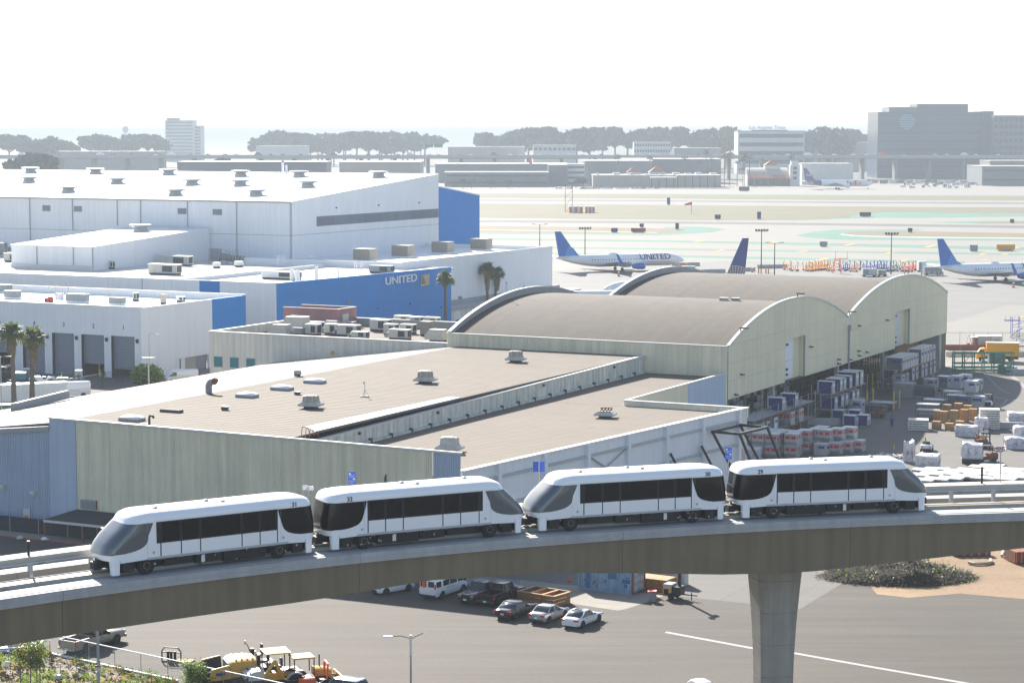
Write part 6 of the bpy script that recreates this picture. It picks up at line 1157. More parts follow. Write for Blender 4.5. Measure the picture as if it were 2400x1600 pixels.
for mm, cnt, nm in (('bark', 900, 'twigs'), ('palm_dead', 420, 'dry_stalks'), ('leaf_bright', 420, 'green_leaves'), ('black', 500, 'roots')):
    m = MB()
    for k in range(cnt):
        a = rr.uniform(0, 6.283); q = math.sqrt(rr.random()) * 1.05; u, v = q * math.cos(a), q * math.sin(a); x, y = u * 7.6, v * 4.6; n_ = mn.fractal(Vector((x * .45, y * .45, 3)), 1, 2, 5); z = heap_h(u, v) * (1.25 + .65 * n_ + .35 * math.sin(u * 5 + 1))
        d = Vector((rr.gauss(0, 1), rr.gauss(0, 1), rr.gauss(.15, .5))).normalized(); L_ = rr.uniform(.15, .8 if mm != 'leaf_bright' else .35)
        p = Vector((x, y, z + rr.uniform(0, .18)))
        if mm == 'leaf_bright': s_ = d.orthogonal().normalized() * L_ * .4; m.add([p, p + d * L_ * .5 + s_, p + d * L_, p + d * L_ * .5 - s_], [(0, 1, 2, 3)])
        else: m.bar(p, p + d * L_, .03, .03)
    tag(m.build(nm, mm, t), kind='stuff')
# === THE CARGO YARD
def uld_mesh(kind, dx, dy, h):
    """a unit load device: +x is its labelled door side, -y its second side"""
    t = thing('cargo_container', 'x', 'cargo container', (0, 0, 0), -TH)
    body, lab = {'dark': ('uld_grey', 'silver'), 'blue': ('uld_blue', 'silver'), 'red': ('silver', 'uld_red'), 'plain': ('silver', 'silver'), 'tan': ('vent_tan', 'sign_white')}[kind]
    x, y = dx / 2, dy / 2
    if kind == 'red': pr = [(-y + .32, .08), (y, .08), (y, h - .04), (-y, h - .04), (-y, .50)]; MB().loft([[(xx, a, z) for a, z in pr] for xx in (-x, x)]).build('shell', body, t)
    else: MB().bx(-x, x, -y, y, .08, h - .04).build('shell', body, t)
    MB().bx(-x - .02, x + .02, -y - .02, y + .02, h - .05, h).build('lid', 'alu_top', t); MB().bx(-x, x, -y + (.34 if kind == 'red' else 0), y, 0, .08).build('base_pallet', 'silver', t)
    if kind in ('dark', 'blue', 'plain', 'tan'):
        MB().bx(x, x + .03, -y + .06, y - .06, .15, h - .12).build('door_panel', lab, t)
        MB().bx(x + .031, x + .04, -y * .55, y * .55, h * .58, h * .78).build('label_patch', 'text_navy' if kind != 'blue' else 'sign_white', t)
        MB().bx(x - .42 * dx, x - .05, -y - .02, -y, .15, h - .12).build('side_panel', body if kind != 'plain' else 'silver', t)
        MB().bx(-x + .05, -x + .3, -y - .025, -y, .2, h - .15).build('side_strip', 'silver', t)
        if kind in ('dark', 'plain'): MB().bx(-x * .2, x * .75, -y - .028, -y - .02, h * .60, h * .82).build('label_patch', 'text_navy', t)
    else:
        q = MB().bx(-x * .84, x * .84, -y - .015, -y, h * .56, h * .80).build('label_band', 'uld_red', t); MB().box((0, -y - .02, h * .68), (.14, .012, .2)).build('emblem', 'sign_white', q)
        q = MB().bx(x, x + .015, -y * .8, y * .8, h * .56, h * .80).build('label_band', 'uld_red', t); MB().box((x + .02, -.1, h * .68), (.012, .3, .18)).build('emblem', 'sign_white', q)
        MB().bx(-x * .9, x * .9, -y - .012, -y, h * .84, h * .87).build('trim_strip', 'galv', t)
    return t
UP = {}
def uld(kind, dims, p, label, group, rz=-TH):
    k = (kind, dims)
    if k not in UP: t = UP[k] = uld_mesh(kind, *dims); t.location = p; t.rotation_euler = (0, 0, rz); t['label'] = label; t['group'] = group; return t
    return dup(UP[k], p, rz, label, group)
def rack(b0, b1, label, rise=5.4):
    t = thing('pallet_rack', label, 'rack', wor(-106.2, b0, 0), -TH, 'steel racks under the hangar gable'); Lk = b1 - b0; n = max(2, round(Lk / 3.2))
    for i in range(n + 1):
        for x in (0, 3.2): MB().box((x, i * Lk / n, rise / 2), (.1, .1, rise)).build('upright', 'galv', t)
        m = MB()
        for z in (.4, 2.2, 3.9): m.bar((0, i * Lk / n, z), (3.2, i * Lk / n, z + 1.4), .04, .04)
        tag(m.build('rack_bracing', 'galv', t), kind='stuff')
    for z in (1.55, 3.95):
        for x in (0, 3.2): MB().box((x, Lk / 2, z - .08), (.08, Lk, .16)).build('beam', 'rust', t)
        MB().bx(.1, 3.1, .05, Lk - .05, z - .02, z).build('deck', 'trim_grey', t)
rack(279, 305.2, 'long steel rack with rusty beams nearest the white braced wall'); rack(312.8, 331, 'steel rack with rusty beams in the middle below the gable'); rack(350.2, 373.5, 'steel rack full of grey containers at the far end of the gable')
RG_ = 'containers on the steel racks'
def rackload(kind, dims, a, z, bs, text_):
    for i, b in enumerate(bs): uld(kind, dims, wor(a, b, z), f'{text_}, {ORD[i + 1]} from the near end', RG_)
rackload('dark', (3.1, 1.5, 2.15), -104.5, 3.97, [351.2 + 1.62 * i for i in range(6)], 'dark container on the top deck of the far rack')
rackload('dark', (2.4, 1.6, 2.6), -104.2, 3.97, [362.6 + 1.9 * i for i in range(5)], 'taller dark container on the top deck of the far rack')
rackload('plain', (1.6, 1.9, 1.6), -103.9, 1.57, [351.6, 354.0], 'silver container on the lower deck of the far rack'); rackload('dark', (2.6, 1.6, 2.2), -104.2, 1.57, [357.0, 359.2, 362.8, 365.0, 368.0, 370.4], 'dark container on the lower deck of the far rack')
rackload('blue', (2.4, 1.5, 2.0), -104.2, 3.97, [313.8, 317.6, 319.4, 322.4], 'blue sided container on the top deck of the middle rack'); rackload('blue', (3.1, 1.7, 2.3), -104.4, 3.97, [325.2, 327.6], 'large blue sided container on the top deck of the middle rack')
rackload('blue', (2.4, 1.6, 1.9), -104.0, 1.57, [314.6, 317.8, 319.9, 323.4, 325.5], 'blue sided container on the lower deck of the middle rack')
rackload('blue', (2.3, 1.6, 1.9), -104.4, 3.97, [291.8, 297.4], 'blue sided container left on the nearest rack'); rackload('plain', (1.9, 1.6, 1.7), -104.0, 1.57, [282.6, 285.0], 'silver container on the lower deck of the nearest rack'); rackload('tan', (1.8, 1.6, 1.9), -104.0, 1.57, [288.2], 'olive container beside silver ones on the nearest rack'); rackload('red', (2.2, 2.0, 1.9), -104.0, 1.57, [294.8, 298.6], 'silver container with a red band on the nearest rack')
RB = 'red banded containers before the racks'; k_ = 0
lay = [(a, b) for b in (273.6, 275.6, 277.6) for a in (-104.0, -102.1, -100.2, -98.3)] + [(-105.9, 277.6), (-105.9, 275.6), (-107, 279.4), (-105, 279.4), (-103, 279.4), (-96.0, 275.0), (-96.4, 277.2), (-95.6, 279.2), (-94.6, 281.2)]
for i, (a, b) in enumerate(lay):
    for l in (0, 1):
        front = b < 274 or (a > -97)
        if l == 0 and not front: continue
        lab = ('lower' if l == 0 else 'upper') + f' banded container, {ORD[lay.index((a, b)) % 4 + 1]} in the {("front", "second", "third", "rear right", "rear")[min(4, i // 4)]} row' if i < 12 else ('lower' if l == 0 else 'upper') + f' container of the ragged rear group, {ORD[i - 11]} listed'
        uld('red' if front else 'plain', (1.75, 1.75, 1.62), wor(a, b, l * 1.64), lab, RB)
for i, (a, b, l, kd) in enumerate([(-93.0, 278.6, 0, 'plain'), (-91.6, 280.4, 0, 'red'), (-90.6, 282.2, 0, 'red'), (-89.6, 284.0, 0, 'red'), (-93.2, 281.0, 1, 'red'), (-92.0, 282.8, 1, 'red'), (-91.0, 284.8, 1, 'red'), (-94.6, 283.4, 1, 'plain'), (-93.6, 285.2, 0, 'plain'), (-92.4, 285.6, 0, 'plain'), (-95.4, 285.5, 0, 'plain'), (-94.6, 283.2, 0, 'plain')]):
    uld(kd, (1.75, 1.75, 1.62), wor(a, b, l * 1.64), f'{"upper" if l else "lower"} container of the right hand banded cluster, {ORD[i + 1]} from its near corner', RB)
GB = 'containers standing on the yard'
for px, py, z, kd, d, lab in ((1993, 998, 0, 'blue', (1.9, 2.0, 1.7), 'dark sided container on the ground by the long white barrier'), (2024, 997, 0, 'blue', (1.6, 1.9, 1.7), 'dark sided container nearest the standing worker'), (1966, 985, 0, 'blue', (1.9, 2.0, 1.7), 'dark sided container half behind the long white barrier'), (2004, 985, 0, 'blue', (1.9, 2.0, 1.7), 'dark sided container second row behind the barrier'), (2007, 968, 0, 'plain', (2.2, 2.0, 2.2), 'tall pale container between rack and forklift'),
        (2212, 910, 0, 'dark', (1.8, 2.2, 2.1), 'lower left container of the stacked block'), (2242, 909, 0, 'plain', (1.8, 2.0, 2.1), 'lower middle container of the stacked block in the hangar shade'), (2262, 906, 0, 'plain', (1.8, 2.0, 2.1), 'lower right container of the stacked block in the hangar shade'), (2212, 910, 2.12, 'dark', (1.8, 2.2, 2.1), 'upper left container of the stacked block in the hangar shade'), (2242, 909, 2.12, 'plain', (1.8, 2.0, 2.1), 'upper middle container of the stacked block in the hangar shade'), (2262, 906, 2.12, 'plain', (1.8, 2.0, 2.1), 'upper right container of the stacked block in the hangar shade'),
        (2277, 918, 0, 'plain', (1.9, 2.3, 2.0), 'lower container of the front pair right of the stacked block'), (2277, 918, 2.02, 'plain', (1.9, 2.3, 1.9), 'upper container of the front pair right of the stacked block'), (2292, 914, 0, 'plain', (1.3, 1.8, 1.9), 'narrow netted container right of the front pair'),
        (2180, 912, 0, 'plain', (1.9, 1.9, 1.9), 'foil wrapped container standing before the far rack'), (2150, 896, 0, 'plain', (2.6, 2.0, 1.6), 'grey container below the far rack'), (2170, 890, 0, 'plain', (2.6, 2.0, 1.8), 'grey container behind the foil wrapped one'), (2202, 933, 0, 'plain', (1.2, 1.6, 2.0), 'slim pale container at the end of the dark net pile'),
        (2250, 954, 0, 'dark', (4.2, 2.0, 2.0), 'long dark container with a blue plate behind the pallets'), (2288, 955, 0, 'plain', (3.0, 2.0, 2.0), 'white topped container beside the long dark one')): uld(kd, d, G(px, py, z), lab, GB)
o = MB().bx(-2.4, 2.4, -.25, .25, 0, 1.0).build('barrier', 'concrete_cap', None, loc=G(1932, 995), rz=rad(-6)); tag(o, 'long pale concrete barrier lying beside the racks', 'barrier')
o = MB().bx(-1.8, 1.8, -.25, .25, 0, .9).build('barrier', 'concrete_cap', None, loc=G(2370, 1003), rz=rad(-8)); tag(o, 'pale concrete barrier right of the tall aluminium pallets', 'barrier')
def pallet_proto(nm, w, d, h, m, label, cat):
    t = MB()
    for k in range(6): t.bx(-w / 2, w / 2, -d / 2 + k * d / 6 + .01, -d / 2 + (k + 1) * d / 6 - .02, h - .025, h)
    for y in (-d / 2 + .05, 0, d / 2 - .05): t.bx(-w / 2, w / 2, y - .05, y + .05, .02, h - .026)
    t.bx(-w / 2, w / 2, -d / 2, -d / 2 + .1, 0, .018); t.bx(-w / 2, w / 2, d / 2 - .1, d / 2, 0, .018)
    o = t.build(nm, m); return tag(o, label, cat)
wp = pallet_proto('wooden_pallet', 1.2, 1.05, .145, 'wood', 'brown wooden pallet in the tall pallet stacks', 'pallet'); first = True
WS = [(2195, 1005, 8), (2225, 1007, 7), (2249, 1004, 8), (2212, 990, 12), (2236, 990, 13), (2260, 988, 13), (2198, 986, 11), (2220, 976, 13), (2246, 975, 14), (2268, 978, 13), (2280, 984, 12)]
for si, (px, py, n) in enumerate(WS):
    p = G(px, py); rz = -TH + random.uniform(-.08, .08)
    for k in range(n):
        q = (p.x + random.uniform(-.03, .03), p.y + random.uniform(-.03, .03), k * .148); lab = f'brown wooden pallet, {ORD[k + 1]} from the ground in the {ORD[si + 1]} stack'
        if first: wp.location = q; wp.rotation_euler = (0, 0, rz); wp['label'] = lab; wp['group'] = 'wooden pallets in stacks'; first = False
        else: o = wp.copy(); COL.objects.link(o); o.location = q; o.rotation_euler = (0, 0, rz); o['label'] = lab
ap = pallet_proto('aluminium_pallet', 3.0, 2.3, .22, 'silver', 'x', 'pallet'); ap.data.materials[0] = M('alu_top'); first = True
for si, (px, py, n, nm) in enumerate(((2152, 1006, 5, 'low'), (2318, 1003, 9, 'tall'))):
    p = G(px, py)
    for k in range(n):
        q = (p.x, p.y, k * .34); lab = f'grey aluminium pallet, {ORD[k + 1]} from the ground in the {nm} stack'
        o = ap if first else ap.copy()
        if not first: COL.objects.link(o)
        o.location = q; o.rotation_euler = (0, 0, rad(-10)); o['label'] = lab; o['group'] = 'aluminium pallets in stacks'; first = False
        if k: 
            m = D.objects.new('pallet_spacer', inst_me) if 'inst_me' in globals() else None
        if k and m is None:
            sp_ = MB(); [sp_.box((x, y, -.06), (.3, .3, .12)) for x in (-1.2, 0, 1.2) for y in (-1.0, 1.0)]; inst_me = sp_.data('pallet_spacer', 'dark_metal'); m = D.objects.new('pallet_spacer', inst_me)
        if k: COL.objects.link(m); m.parent = o; tag(m, kind='stuff')
def wrapped(px, py, w, d, h, rz, label, seed, over=0.0):
    rr = random.Random(seed); p = G(px, py); t = thing('wrapped_load', label, 'cargo load', p, rz, 'plastic wrapped cargo loads'); n = 12; rows = []
    base = [(-w / 2, -d / 2), (0, -d / 2 * 1.04), (w / 2, -d / 2), (w / 2 * 1.03, 0), (w / 2, d / 2), (0, d / 2 * 1.02), (-w / 2, d / 2), (-w / 2 * 1.03, 0)]
    for k, zf in ((1.0, .06), (1.0, .3), (1.01, .6), (.99, .9), (.96, 1.0), (.55, 1.04)): rows.append([(x * k + rr.uniform(-.05, .05), y * k + rr.uniform(-.05, .05), h * zf + (rr.uniform(-.16, .16) if zf >= .9 else 0) * h * .6) for x, y in base])
    MB().loft(rows).build('wrapping', 'wrap', t); MB().bx(-w / 2 - .1, w / 2 + .1, -d / 2 - .1, d / 2 + .1, 0, .07).build('load_board', 'silver', t)
    m = MB()
    for k in range(34):
        s = rr.choice(((0, -1), (1, 0), (0, -1), (-1, 0))); z0, z1 = rr.uniform(.1, .9) * h, rr.uniform(.1, .9) * h; a0 = rr.uniform(-.48, .48); a1 = a0 + rr.uniform(-.25, .25)
        f = lambda q, z: (q * w, s[1] * (d / 2 + .05) * 1.02, z) if s[0] == 0 else (s[0] * (w / 2 + .06) * 1.02, q * d, z)
        m.bar(f(a0, z0), f(max(-.5, min(.5, a1)), z1), .03, .02)
    tag(m.build('cargo_net', 'net', t), kind='stuff'); return t
wrapped(2265, 1021, 3.2, 2.4, 1.5, rad(-12), 'wide wrapped load with a torn top before the tall aluminium pallets', 1); wrapped(2300, 1009, 2.0, 2.0, 1.9, rad(-12), 'wrapped load tucked between its wide neighbour and the pallets', 8)
wrapped(2174, 1096, 3.0, 2.6, 1.75, rad(-20), 'faceted wrapped load in netting above the last train car', 2); wrapped(2130, 1082, 1.3, 2.2, 2.7, rad(-16), 'tall narrow wrapped load behind the faceted one', 3); wrapped(2383, 1050, 3.2, 2.2, 1.5, rad(-6), 'netted load with a flat white top at the right edge', 4); wrapped(2400, 1034, 3.0, 2.2, 2.2, rad(-6), 'load with a yellow sheet behind the netted one at the right edge', 5); wrapped(1758, 1075, 3.0, 2.6, 1.6, rad(-14), 'wrapped load under the black steel frame', 6); wrapped(2388, 985, 3.4, 2.4, 1.2, rad(-6), 'pale green sheeted load at the right edge', 7)
t = thing('cargo_net_pile', 'dark heap of netting on pallets in the hangar shade', 'heap', G(2165, 930), -TH); rr = random.Random(9); MB().loft([[(x * k + rr.uniform(-.1, .1), y * k, z + rr.uniform(-.08, .08)) for x, y in ((-2, -1.2), (0, -1.3), (2, -1.2), (2.1, 0), (2, 1.2), (0, 1.3), (-2, 1.2), (-2.1, 0))] for k, z in ((1, .3), (1.02, 1.3), (.9, 1.9), (.4, 2.0))]).build('netting', 'net', t); MB().bx(-2.2, 2.2, -1.4, 1.4, 0, .25).build('load_board', 'silver', t)
t = thing('pallet_pile', 'dark stack of long slatted boards in the hangar shade', 'stack', G(2120, 930), -TH)
for k in range(9): MB().bx(-1.6, 1.6, -1.5, 1.5, k * .28, k * .28 + .2).build('board', 'trim_grey', t)
for i, (px, py, lab) in enumerate(((2070, 958, 'grey platform inside tall yellow posts near the red forklift'), (2080, 915, 'bare yellow post frame in the deep hangar shade'))):
    t = thing('loading_stand', lab, 'stand', G(px, py), -TH)
    for x in (-2.2, 2.2):
        for y in (-1.6, 1.6): MB().box((x, y, 1.5), (.16, .16, 3.0)).build('post', 'yellow', t)
    if i == 0: MB().bx(-2.0, 2.0, -1.5, 1.5, .3, 1.1).build('platform', 'uld_grey', t); MB().bx(-2.0, 2.0, -1.5, 1.5, 1.11, 1.16).build('deck', 'silver', t); MB().bx(-2.3, 1.4, -3.4, -1.8, 0, .9).build('lower_platform', 'uld_grey', t)
    else: MB().bar((-2.2, -1.6, 2.8), (2.2, -1.6, .6), .1, .1).build('brace', 'rust', t); MB().bar((2.2, -1.6, 2.8), (-2.2, -1.6, .6), .1, .1).build('brace', 'rust', t)
for i, (px, py, lab) in enumerate(((2175, 980, 'open frame cart with shelves left of the wooden pallets'), (2190, 958, 'flat table cart behind the open frame cart'), (2235, 938, 'frame rack lying behind the long dark container'))):
    t = thing('frame_cart', lab, 'cart', G(px, py), -TH + .1, 'metal carts by the pallets')
    for z in ((.5, 1.3, 2.2), (1.5,), (1.2, 1.5))[i]: MB().bx(-1.7, 1.7, -1.0, 1.0, z, z + .1).build('shelf', 'silver' if z > .6 else 'uld_grey', t)
    for x in (-1.7, 1.7):
        for y in (-1, 1): MB().box((x, y, 1.15), (.09, .09, 2.3)).build('post', 'dark_metal', t)
k = 0; dp = None
for px, py in ((2168, 1110), (2196, 1107), (2150, 1121), (2183, 1119), (2215, 1118), (2243, 1113), (2270, 1110), (2160, 1133), (2195, 1131), (2228, 1129), (2260, 1124), (2290, 1119), (2318, 1113), (2340, 1107), (2306, 1129), (2335, 1122), (2362, 1116), (2385, 1110), (2300, 1103), (2325, 1099), (2352, 1131), (2378, 1126), (2402, 1120)):
    lab = f'flat pale cargo dolly in the sun, {ORD[(k % 12) + 1]} of the {"left" if k < 12 else "right"} batch'; k += 1
    if dp is None:
        dp = thing('flat_dolly', lab, 'dolly', G(px, py), -TH, 'flat dollies in the sun'); MB().bx(-1.55, 1.55, -1.1, 1.1, .5, .62).build('deck', 'alu_top', dp); MB().bx(-1.5, 1.5, -1.05, 1.05, .30, .49).build('frame', 'hvac_grey', dp); MB().bx(1.55, 1.57, -.6, .2, .33, .5).build('end_plate', 'sign_white', dp)
        for x in (-1.1, 1.1):
            for y in (-.8, .8): MB().tube((x, y - .06, .16), (x, y + .06, .16), .16, 10).build('wheel', 'rubber', dp)
    else: dup(dp, G(px, py), -TH, lab)
def skin_person(pose='stand', h=1.75):
    V = {'pelvis': (0, 0, .53), 'waist': (0, 0, .62), 'chest': (0, .01, .76), 'neck': (0, .01, .86), 'head0': (0, .0, .90), 'head1': (0, -.01, .965)}
    E = [('pelvis', 'waist'), ('waist', 'chest'), ('chest', 'neck'), ('neck', 'head0'), ('head0', 'head1')]; Rr = {'pelvis': .085, 'waist': .075, 'chest': .09, 'neck': .035, 'head0': .05, 'head1': .058}
    for s, n in ((-1, 'l'), (1, 'r')):
        if pose == 'stand': leg = [(s * .05, 0, .5), (s * .055, -.01, .28), (s * .06, .0, .05), (s * .065, -.07, .02)]; arm = [(s * .11, 0, .80), (s * .14, .01, .63), (s * .14, -.05, .50), (s * .14, -.06, .45)]
        else: leg = [(s * .05, -.03, .51), (s * .07, -.25, .52), (s * .07, -.27, .28), (s * .07, -.33, .26)]; arm = [(s * .11, 0, .80), (s * .14, -.06, .66), (s * .11, -.22, .66), (s * .10, -.26, .67)]
        rl, ra = (.07, .052, .034, .03), (.042, .034, .026, .024); prev = 'pelvis'
        for i, q in enumerate(leg): k = f'leg{n}{i}'; V[k] = q; Rr[k] = rl[i]; E.append((prev, k)); prev = k
        prev = 'chest'
        for i, q in enumerate(arm): k = f'arm{n}{i}'; V[k] = q; Rr[k] = ra[i]; E.append((prev, k)); prev = k
    ks = list(V); me = D.meshes.new('person'); me.from_pydata([tuple(c * h for c in V[k]) for k in ks], [(ks.index(a), ks.index(b)) for a, b in E], [])
    o = D.objects.new('person', me); COL.objects.link(o); md = o.modifiers.new('skin', 'SKIN'); md.use_smooth_shade = True
    for k, sv in zip(ks, me.skin_vertices[0].data): sv.radius = (Rr[k] * h, Rr[k] * h); sv.use_root = (k == 'pelvis')
    sb = o.modifiers.new('sub', 'SUBSURF'); sb.levels = 1; sb.render_levels = 1
    bpy.context.view_layer.update(); ev = D.meshes.new_from_object(o.evaluated_get(bpy.context.evaluated_depsgraph_get())); D.objects.remove(o); return ev
PM = {}
def person(p, rz, label, cloth='navy_cloth', vest=None, pose='stand', helmet=None):
    if pose not in PM: PM[pose] = skin_person(pose)
    me = PM[pose].copy(); me.materials.clear(); me.materials.append(M(cloth)); me.materials.append(M('skin'))
    for f in me.polygons: f.material_index = 1 if f.center.z > 1.53 else 0; f.use_smooth = True
    o = inst('person', me, None, p, rz); tag(o, label, 'person'); 
    if vest: m = MB(); m.loft([[(x * k, y * k + .02, z) for x, y in [(.2 * math.cos(a), .155 * math.sin(a)) for a in [2 * math.pi * j / 12 for j in range(12)]]] for k, z in ((.82, .95), (.86, 1.1), (1.0, 1.28), (.98, 1.40), (.62, 1.50))], cap=False); m.build('vest', vest, o, smooth=True)
    MB().lathe([(.115, 1.60), (.12, 1.66), (.10, 1.74), (.04, 1.775)], (0, -.02, 0), 12).build('hair' if not helmet else 'cap', helmet or 'black', o, smooth=True); return o
person(G(2090, 1000), rad(200), 'worker in dark navy clothing with a pale belt standing in the shade of the hangar', 'navy_cloth', 'sign_blue')
def tug(name, label, p, h, body='white_paint', group='tow tractors'):
    t = thing(name, label, 'tow tractor', p, h, group); MB().loft([section(*s) for s in ((-1.45, .72, .3, .8), (-1.3, .8, .25, .95), (-.3, .82, .25, .95), (-.2, .8, .25, .8), (.35, .8, .25, .8), (.45, .8, .25, 1.05), (1.3, .74, .28, .95), (1.45, .66, .35, .75))]).build('body', body, t, smooth=30); MB().box((.05, 0, .95), (.55, .9, .2)).build('seat', 'black', t); MB().box((-.25, 0, 1.15), (.14, .9, .4)).build('seat_back', 'black', t); MB().bar((.45, .2, 1.0), (.3, .2, 1.25), .05, .05).build('steering_column', 'black', t); MB().bx(-1.5, -1.4, -.7, .7, .25, .5).build('bumper', 'black', t)
    for sx in (-.95, .95):
        for sy in (-1, 1): wheel(t, sx, sy * .72, .34, .24, 'dark_metal')
    for sy in (-1, 1): MB().box((-1.46, sy * .55, .7), (.05, .25, .12)).build('tail_light', 'red_lamp', t)
    return t
tp = G(2172, 1056); tug('tow_tractor', 'white tow tractor seen from behind with its driver on the sunny yard', tp, rad(75), 'sign_white'); person((tp.x - .25, tp.y - .1, .1), rad(255), 'driver in a bright yellow vest seated on the tow tractor in the yard', 'navy_cloth', 'hivis', 'sit')
def forklift(label, p, h, body='black', mast_h=2.6, load=False):
    t = thing('forklift', label, 'forklift', p, h, 'forklifts on the cargo yard'); MB().loft([section(*s) for s in ((-1.5, .6, .4, 1.2), (-1.3, .68, .25, 1.3), (-.3, .7, .25, 1.2), (-.2, .7, .25, .8), (.9, .68, .25, .75), (1.05, .6, .3, .6))]).build('body', body, t, smooth=30); MB().bx(-.8, .8, -.6, .6, 2.15, 2.22).build('overhead_guard', 'black', t)
    for x in (-.75, .75):
        for sy in (-1, 1): MB().bar((x, sy * .55, .8), (x * .95, sy * .55, 2.15), .08, .08).build('guard_post', 'black', t)
    for sy in (-1, 1): MB().bx(1.12, 1.26, sy * .45 - .08, sy * .45 + .08, .08, mast_h).build('mast_rail', 'black', t); MB().bx(1.26, 2.5, sy * .35 - .07, sy * .35 + .07, .1, .16).build('fork', 'dark_metal', t); wheel(t, -.95, sy * .6, .32, .24, 'dark_metal'); wheel(t, .8, sy * .6, .36, .26, 'dark_metal')
    for z in (.5, 1.4, mast_h - .1): MB().bx(1.14, 1.24, -.4, .4, z - .06, z + .06).build('mast_tie', 'black', t)
    MB().box((-.2, 0, 1.0), (.5, .55, .18)).build('seat', 'black', t); MB().bx(-1.52, -1.4, -.62, .62, .35, 1.1).build('counterweight', 'rust' if body == 'black' else 'black', t)
    return t
fp = G(2306, 1048); forklift('black forklift with a tall mast and a driver in the sunny yard', fp, rad(60)); person((fp.x - .1, fp.y, .25), rad(240), 'forklift driver in a yellow vest and red shirt', 'red', 'hivis', 'sit'); person(G(2288, 1046), rad(150), 'worker in an orange vest beside the black forklift', 'navy_cloth', 'hivis_orange')
fp = G(2310, 1081); forklift('orange and black forklift carrying a foil wrapped load over its shadow', fp, rad(190), 'rust', 2.4); lp = G(2278, 1085); w_ = wrapped(2278, 1085, 2.7, 2.4, 1.9, rad(-14), 'foil wrapped load lifted by the orange forklift', 12); w_.location.z = .75; MB().bx(-1.3, 1.1, -1.0, 1.0, -.7, -.02).build('carrier', 'black', w_)
forklift('rusty red forklift parked deep in the hangar shade', G(2052, 978), rad(170), 'rust', 1.9); forklift('white forklift seen from behind at the edge of the shade', G(2316, 955), rad(70), 'sign_white', 2.4)
t = thing('yellow_bollard', 'leaning yellow post standing on the sunny yard', 'bollard', G(2094, 1056)); MB().tube((0, 0, 0), (.1, 0, .85), .08, 10).build('post', 'yellow', t); MB().lathe([(.2, 0), (.2, .05), (.1, .06)], n=10).build('foot', 'black', t)
t = thing('debris_pallet', 'low pile of grey scrap behind the last train car roof', 'heap', G(2085, 1071), -TH); m = MB(); rr = random.Random(4)
for k in range(60): m.box((rr.uniform(-1.6, 1.6), rr.uniform(-1, 1), rr.uniform(.05, .4)), (rr.uniform(.2, .6), rr.uniform(.1, .4), .08), rr.uniform(0, 3))
tag(m.build('scrap', 'vent_skirt', t), kind='stuff')
t = thing('box_truck', 'orange yellow box truck behind the green steel frame', 'truck', G(2318, 846), rad(170)); MB().bx(-5.6, .6, -1.2, 1.2, 1.1, 3.6).build('cargo_box', 'amber_paint', t); MB().bx(-5.65, .65, -1.25, 1.25, 3.6, 3.72).build('box_roof', 'walkway_top', t); MB().loft([section(*s) for s in ((.8, 1.1, .6, 2.5), (1.0, 1.1, .6, 2.6), (1.7, 1.1, .6, 2.5), (2.3, 1.05, .6, 1.7), (2.5, 1.0, .6, 1.5))]).build('cab', 'amber_paint', t, smooth=30); MB().bx(1.0, 1.9, -1.12, 1.12, 1.6, 2.25).build('cab_window', 'glass_car', t); MB().bx(-5.5, 2.4, -.8, .8, .5, 1.05).build('chassis', 'black', t)
for x in (1.5, -4.0):
    for sy in (-1, 1): wheel(t, x, sy * .95, .48, .3)
t = thing('steel_work_frame', 'long green steel lifting frame in front of the yellow truck', 'frame', G(2262, 873), rad(2)); m0 = 9.0
for y in (0, 1.6):
    for z in (.35, .95, 1.7, 3.6): MB().bx(-2, m0, y - .09, y + .09, z - .1, z + .1).build('rail', 'green_paint', t)
    for k in range(7): MB().box((-2 + k * (m0 + 2) / 6, y, 1.9), (.16, .16, 3.7)).build('post', 'green_paint', t)
for k in range(3): MB().bar((-1 + k * 3, 0, 1.0), (1.2 + k * 3, 0, 3.5), .08, .08).build('brace', 'green_paint', t)
MB().bx(4.5, 7.5, .2, 1.5, 1.7, 3.5).build('machine_block', 'green_grey', t); MB().bx(6.0, 7.0, -.6, -.1, 0, 1.5).build('control_box', 'green_paint', t)
t = thing('mesh_cage', 'small dark mesh cage left of the green steel frame', 'cage', G(2247, 858), 0)
for x in (-.9, .9):
    for y in (-.6, .6): MB().box((x, y, 1.5), (.1, .1, 3.0)).build('post', 'green_paint', t)
m = MB(); [m.bar((-.9, -.6, .2 + k * .28), (.9, -.6, .2 + k * .28), .03, .03) for k in range(10)]; tag(m.build('mesh', 'galv', t), kind='stuff')
tug('tow_tractor', 'pale tow tractor among the green steel frame legs at the right edge', G(2365, 870), rad(165), 'steel_pale')
t = thing('white_cone', 'white weighted bollard on the sunny concrete right of the containers', 'bollard', G(2372, 877)); MB().lathe([(.42, 0), (.4, .25), (.22, .4), (.2, 1.0), (.1, 1.1)], n=12).build('bollard', 'sign_white', t, smooth=True)
o = MB().bx(-1.9, 1.9, -.5, .5, 0, 1.1).build('concrete_block', 'concrete_cap', None, loc=G(2396, 878)); tag(o, 'grey concrete block at the right edge by the white bollard', 'block')
J0 = G(2216, 835); t = thing('jersey_barrier', 'long pale concrete barrier wall beyond the hangar corner', 'barrier', (J0.x, J0.y, 0), 0)
for k in range(8): MB().bx(k * 3.1, k * 3.1 + 3.05, -.25, .25, 0, 1.0).build('segment', 'concrete_cap', t)
J1 = G(2216, 820); t = thing('screen_wall', 'low dark screen wall before the small sheds', 'wall', (J1.x, J1.y, 0), 0)
for k in range(5): MB().bx(k * 3.0, k * 3.0 + 2.96, -.06, .06, 0, 1.1).build('panel', 'rust', t)
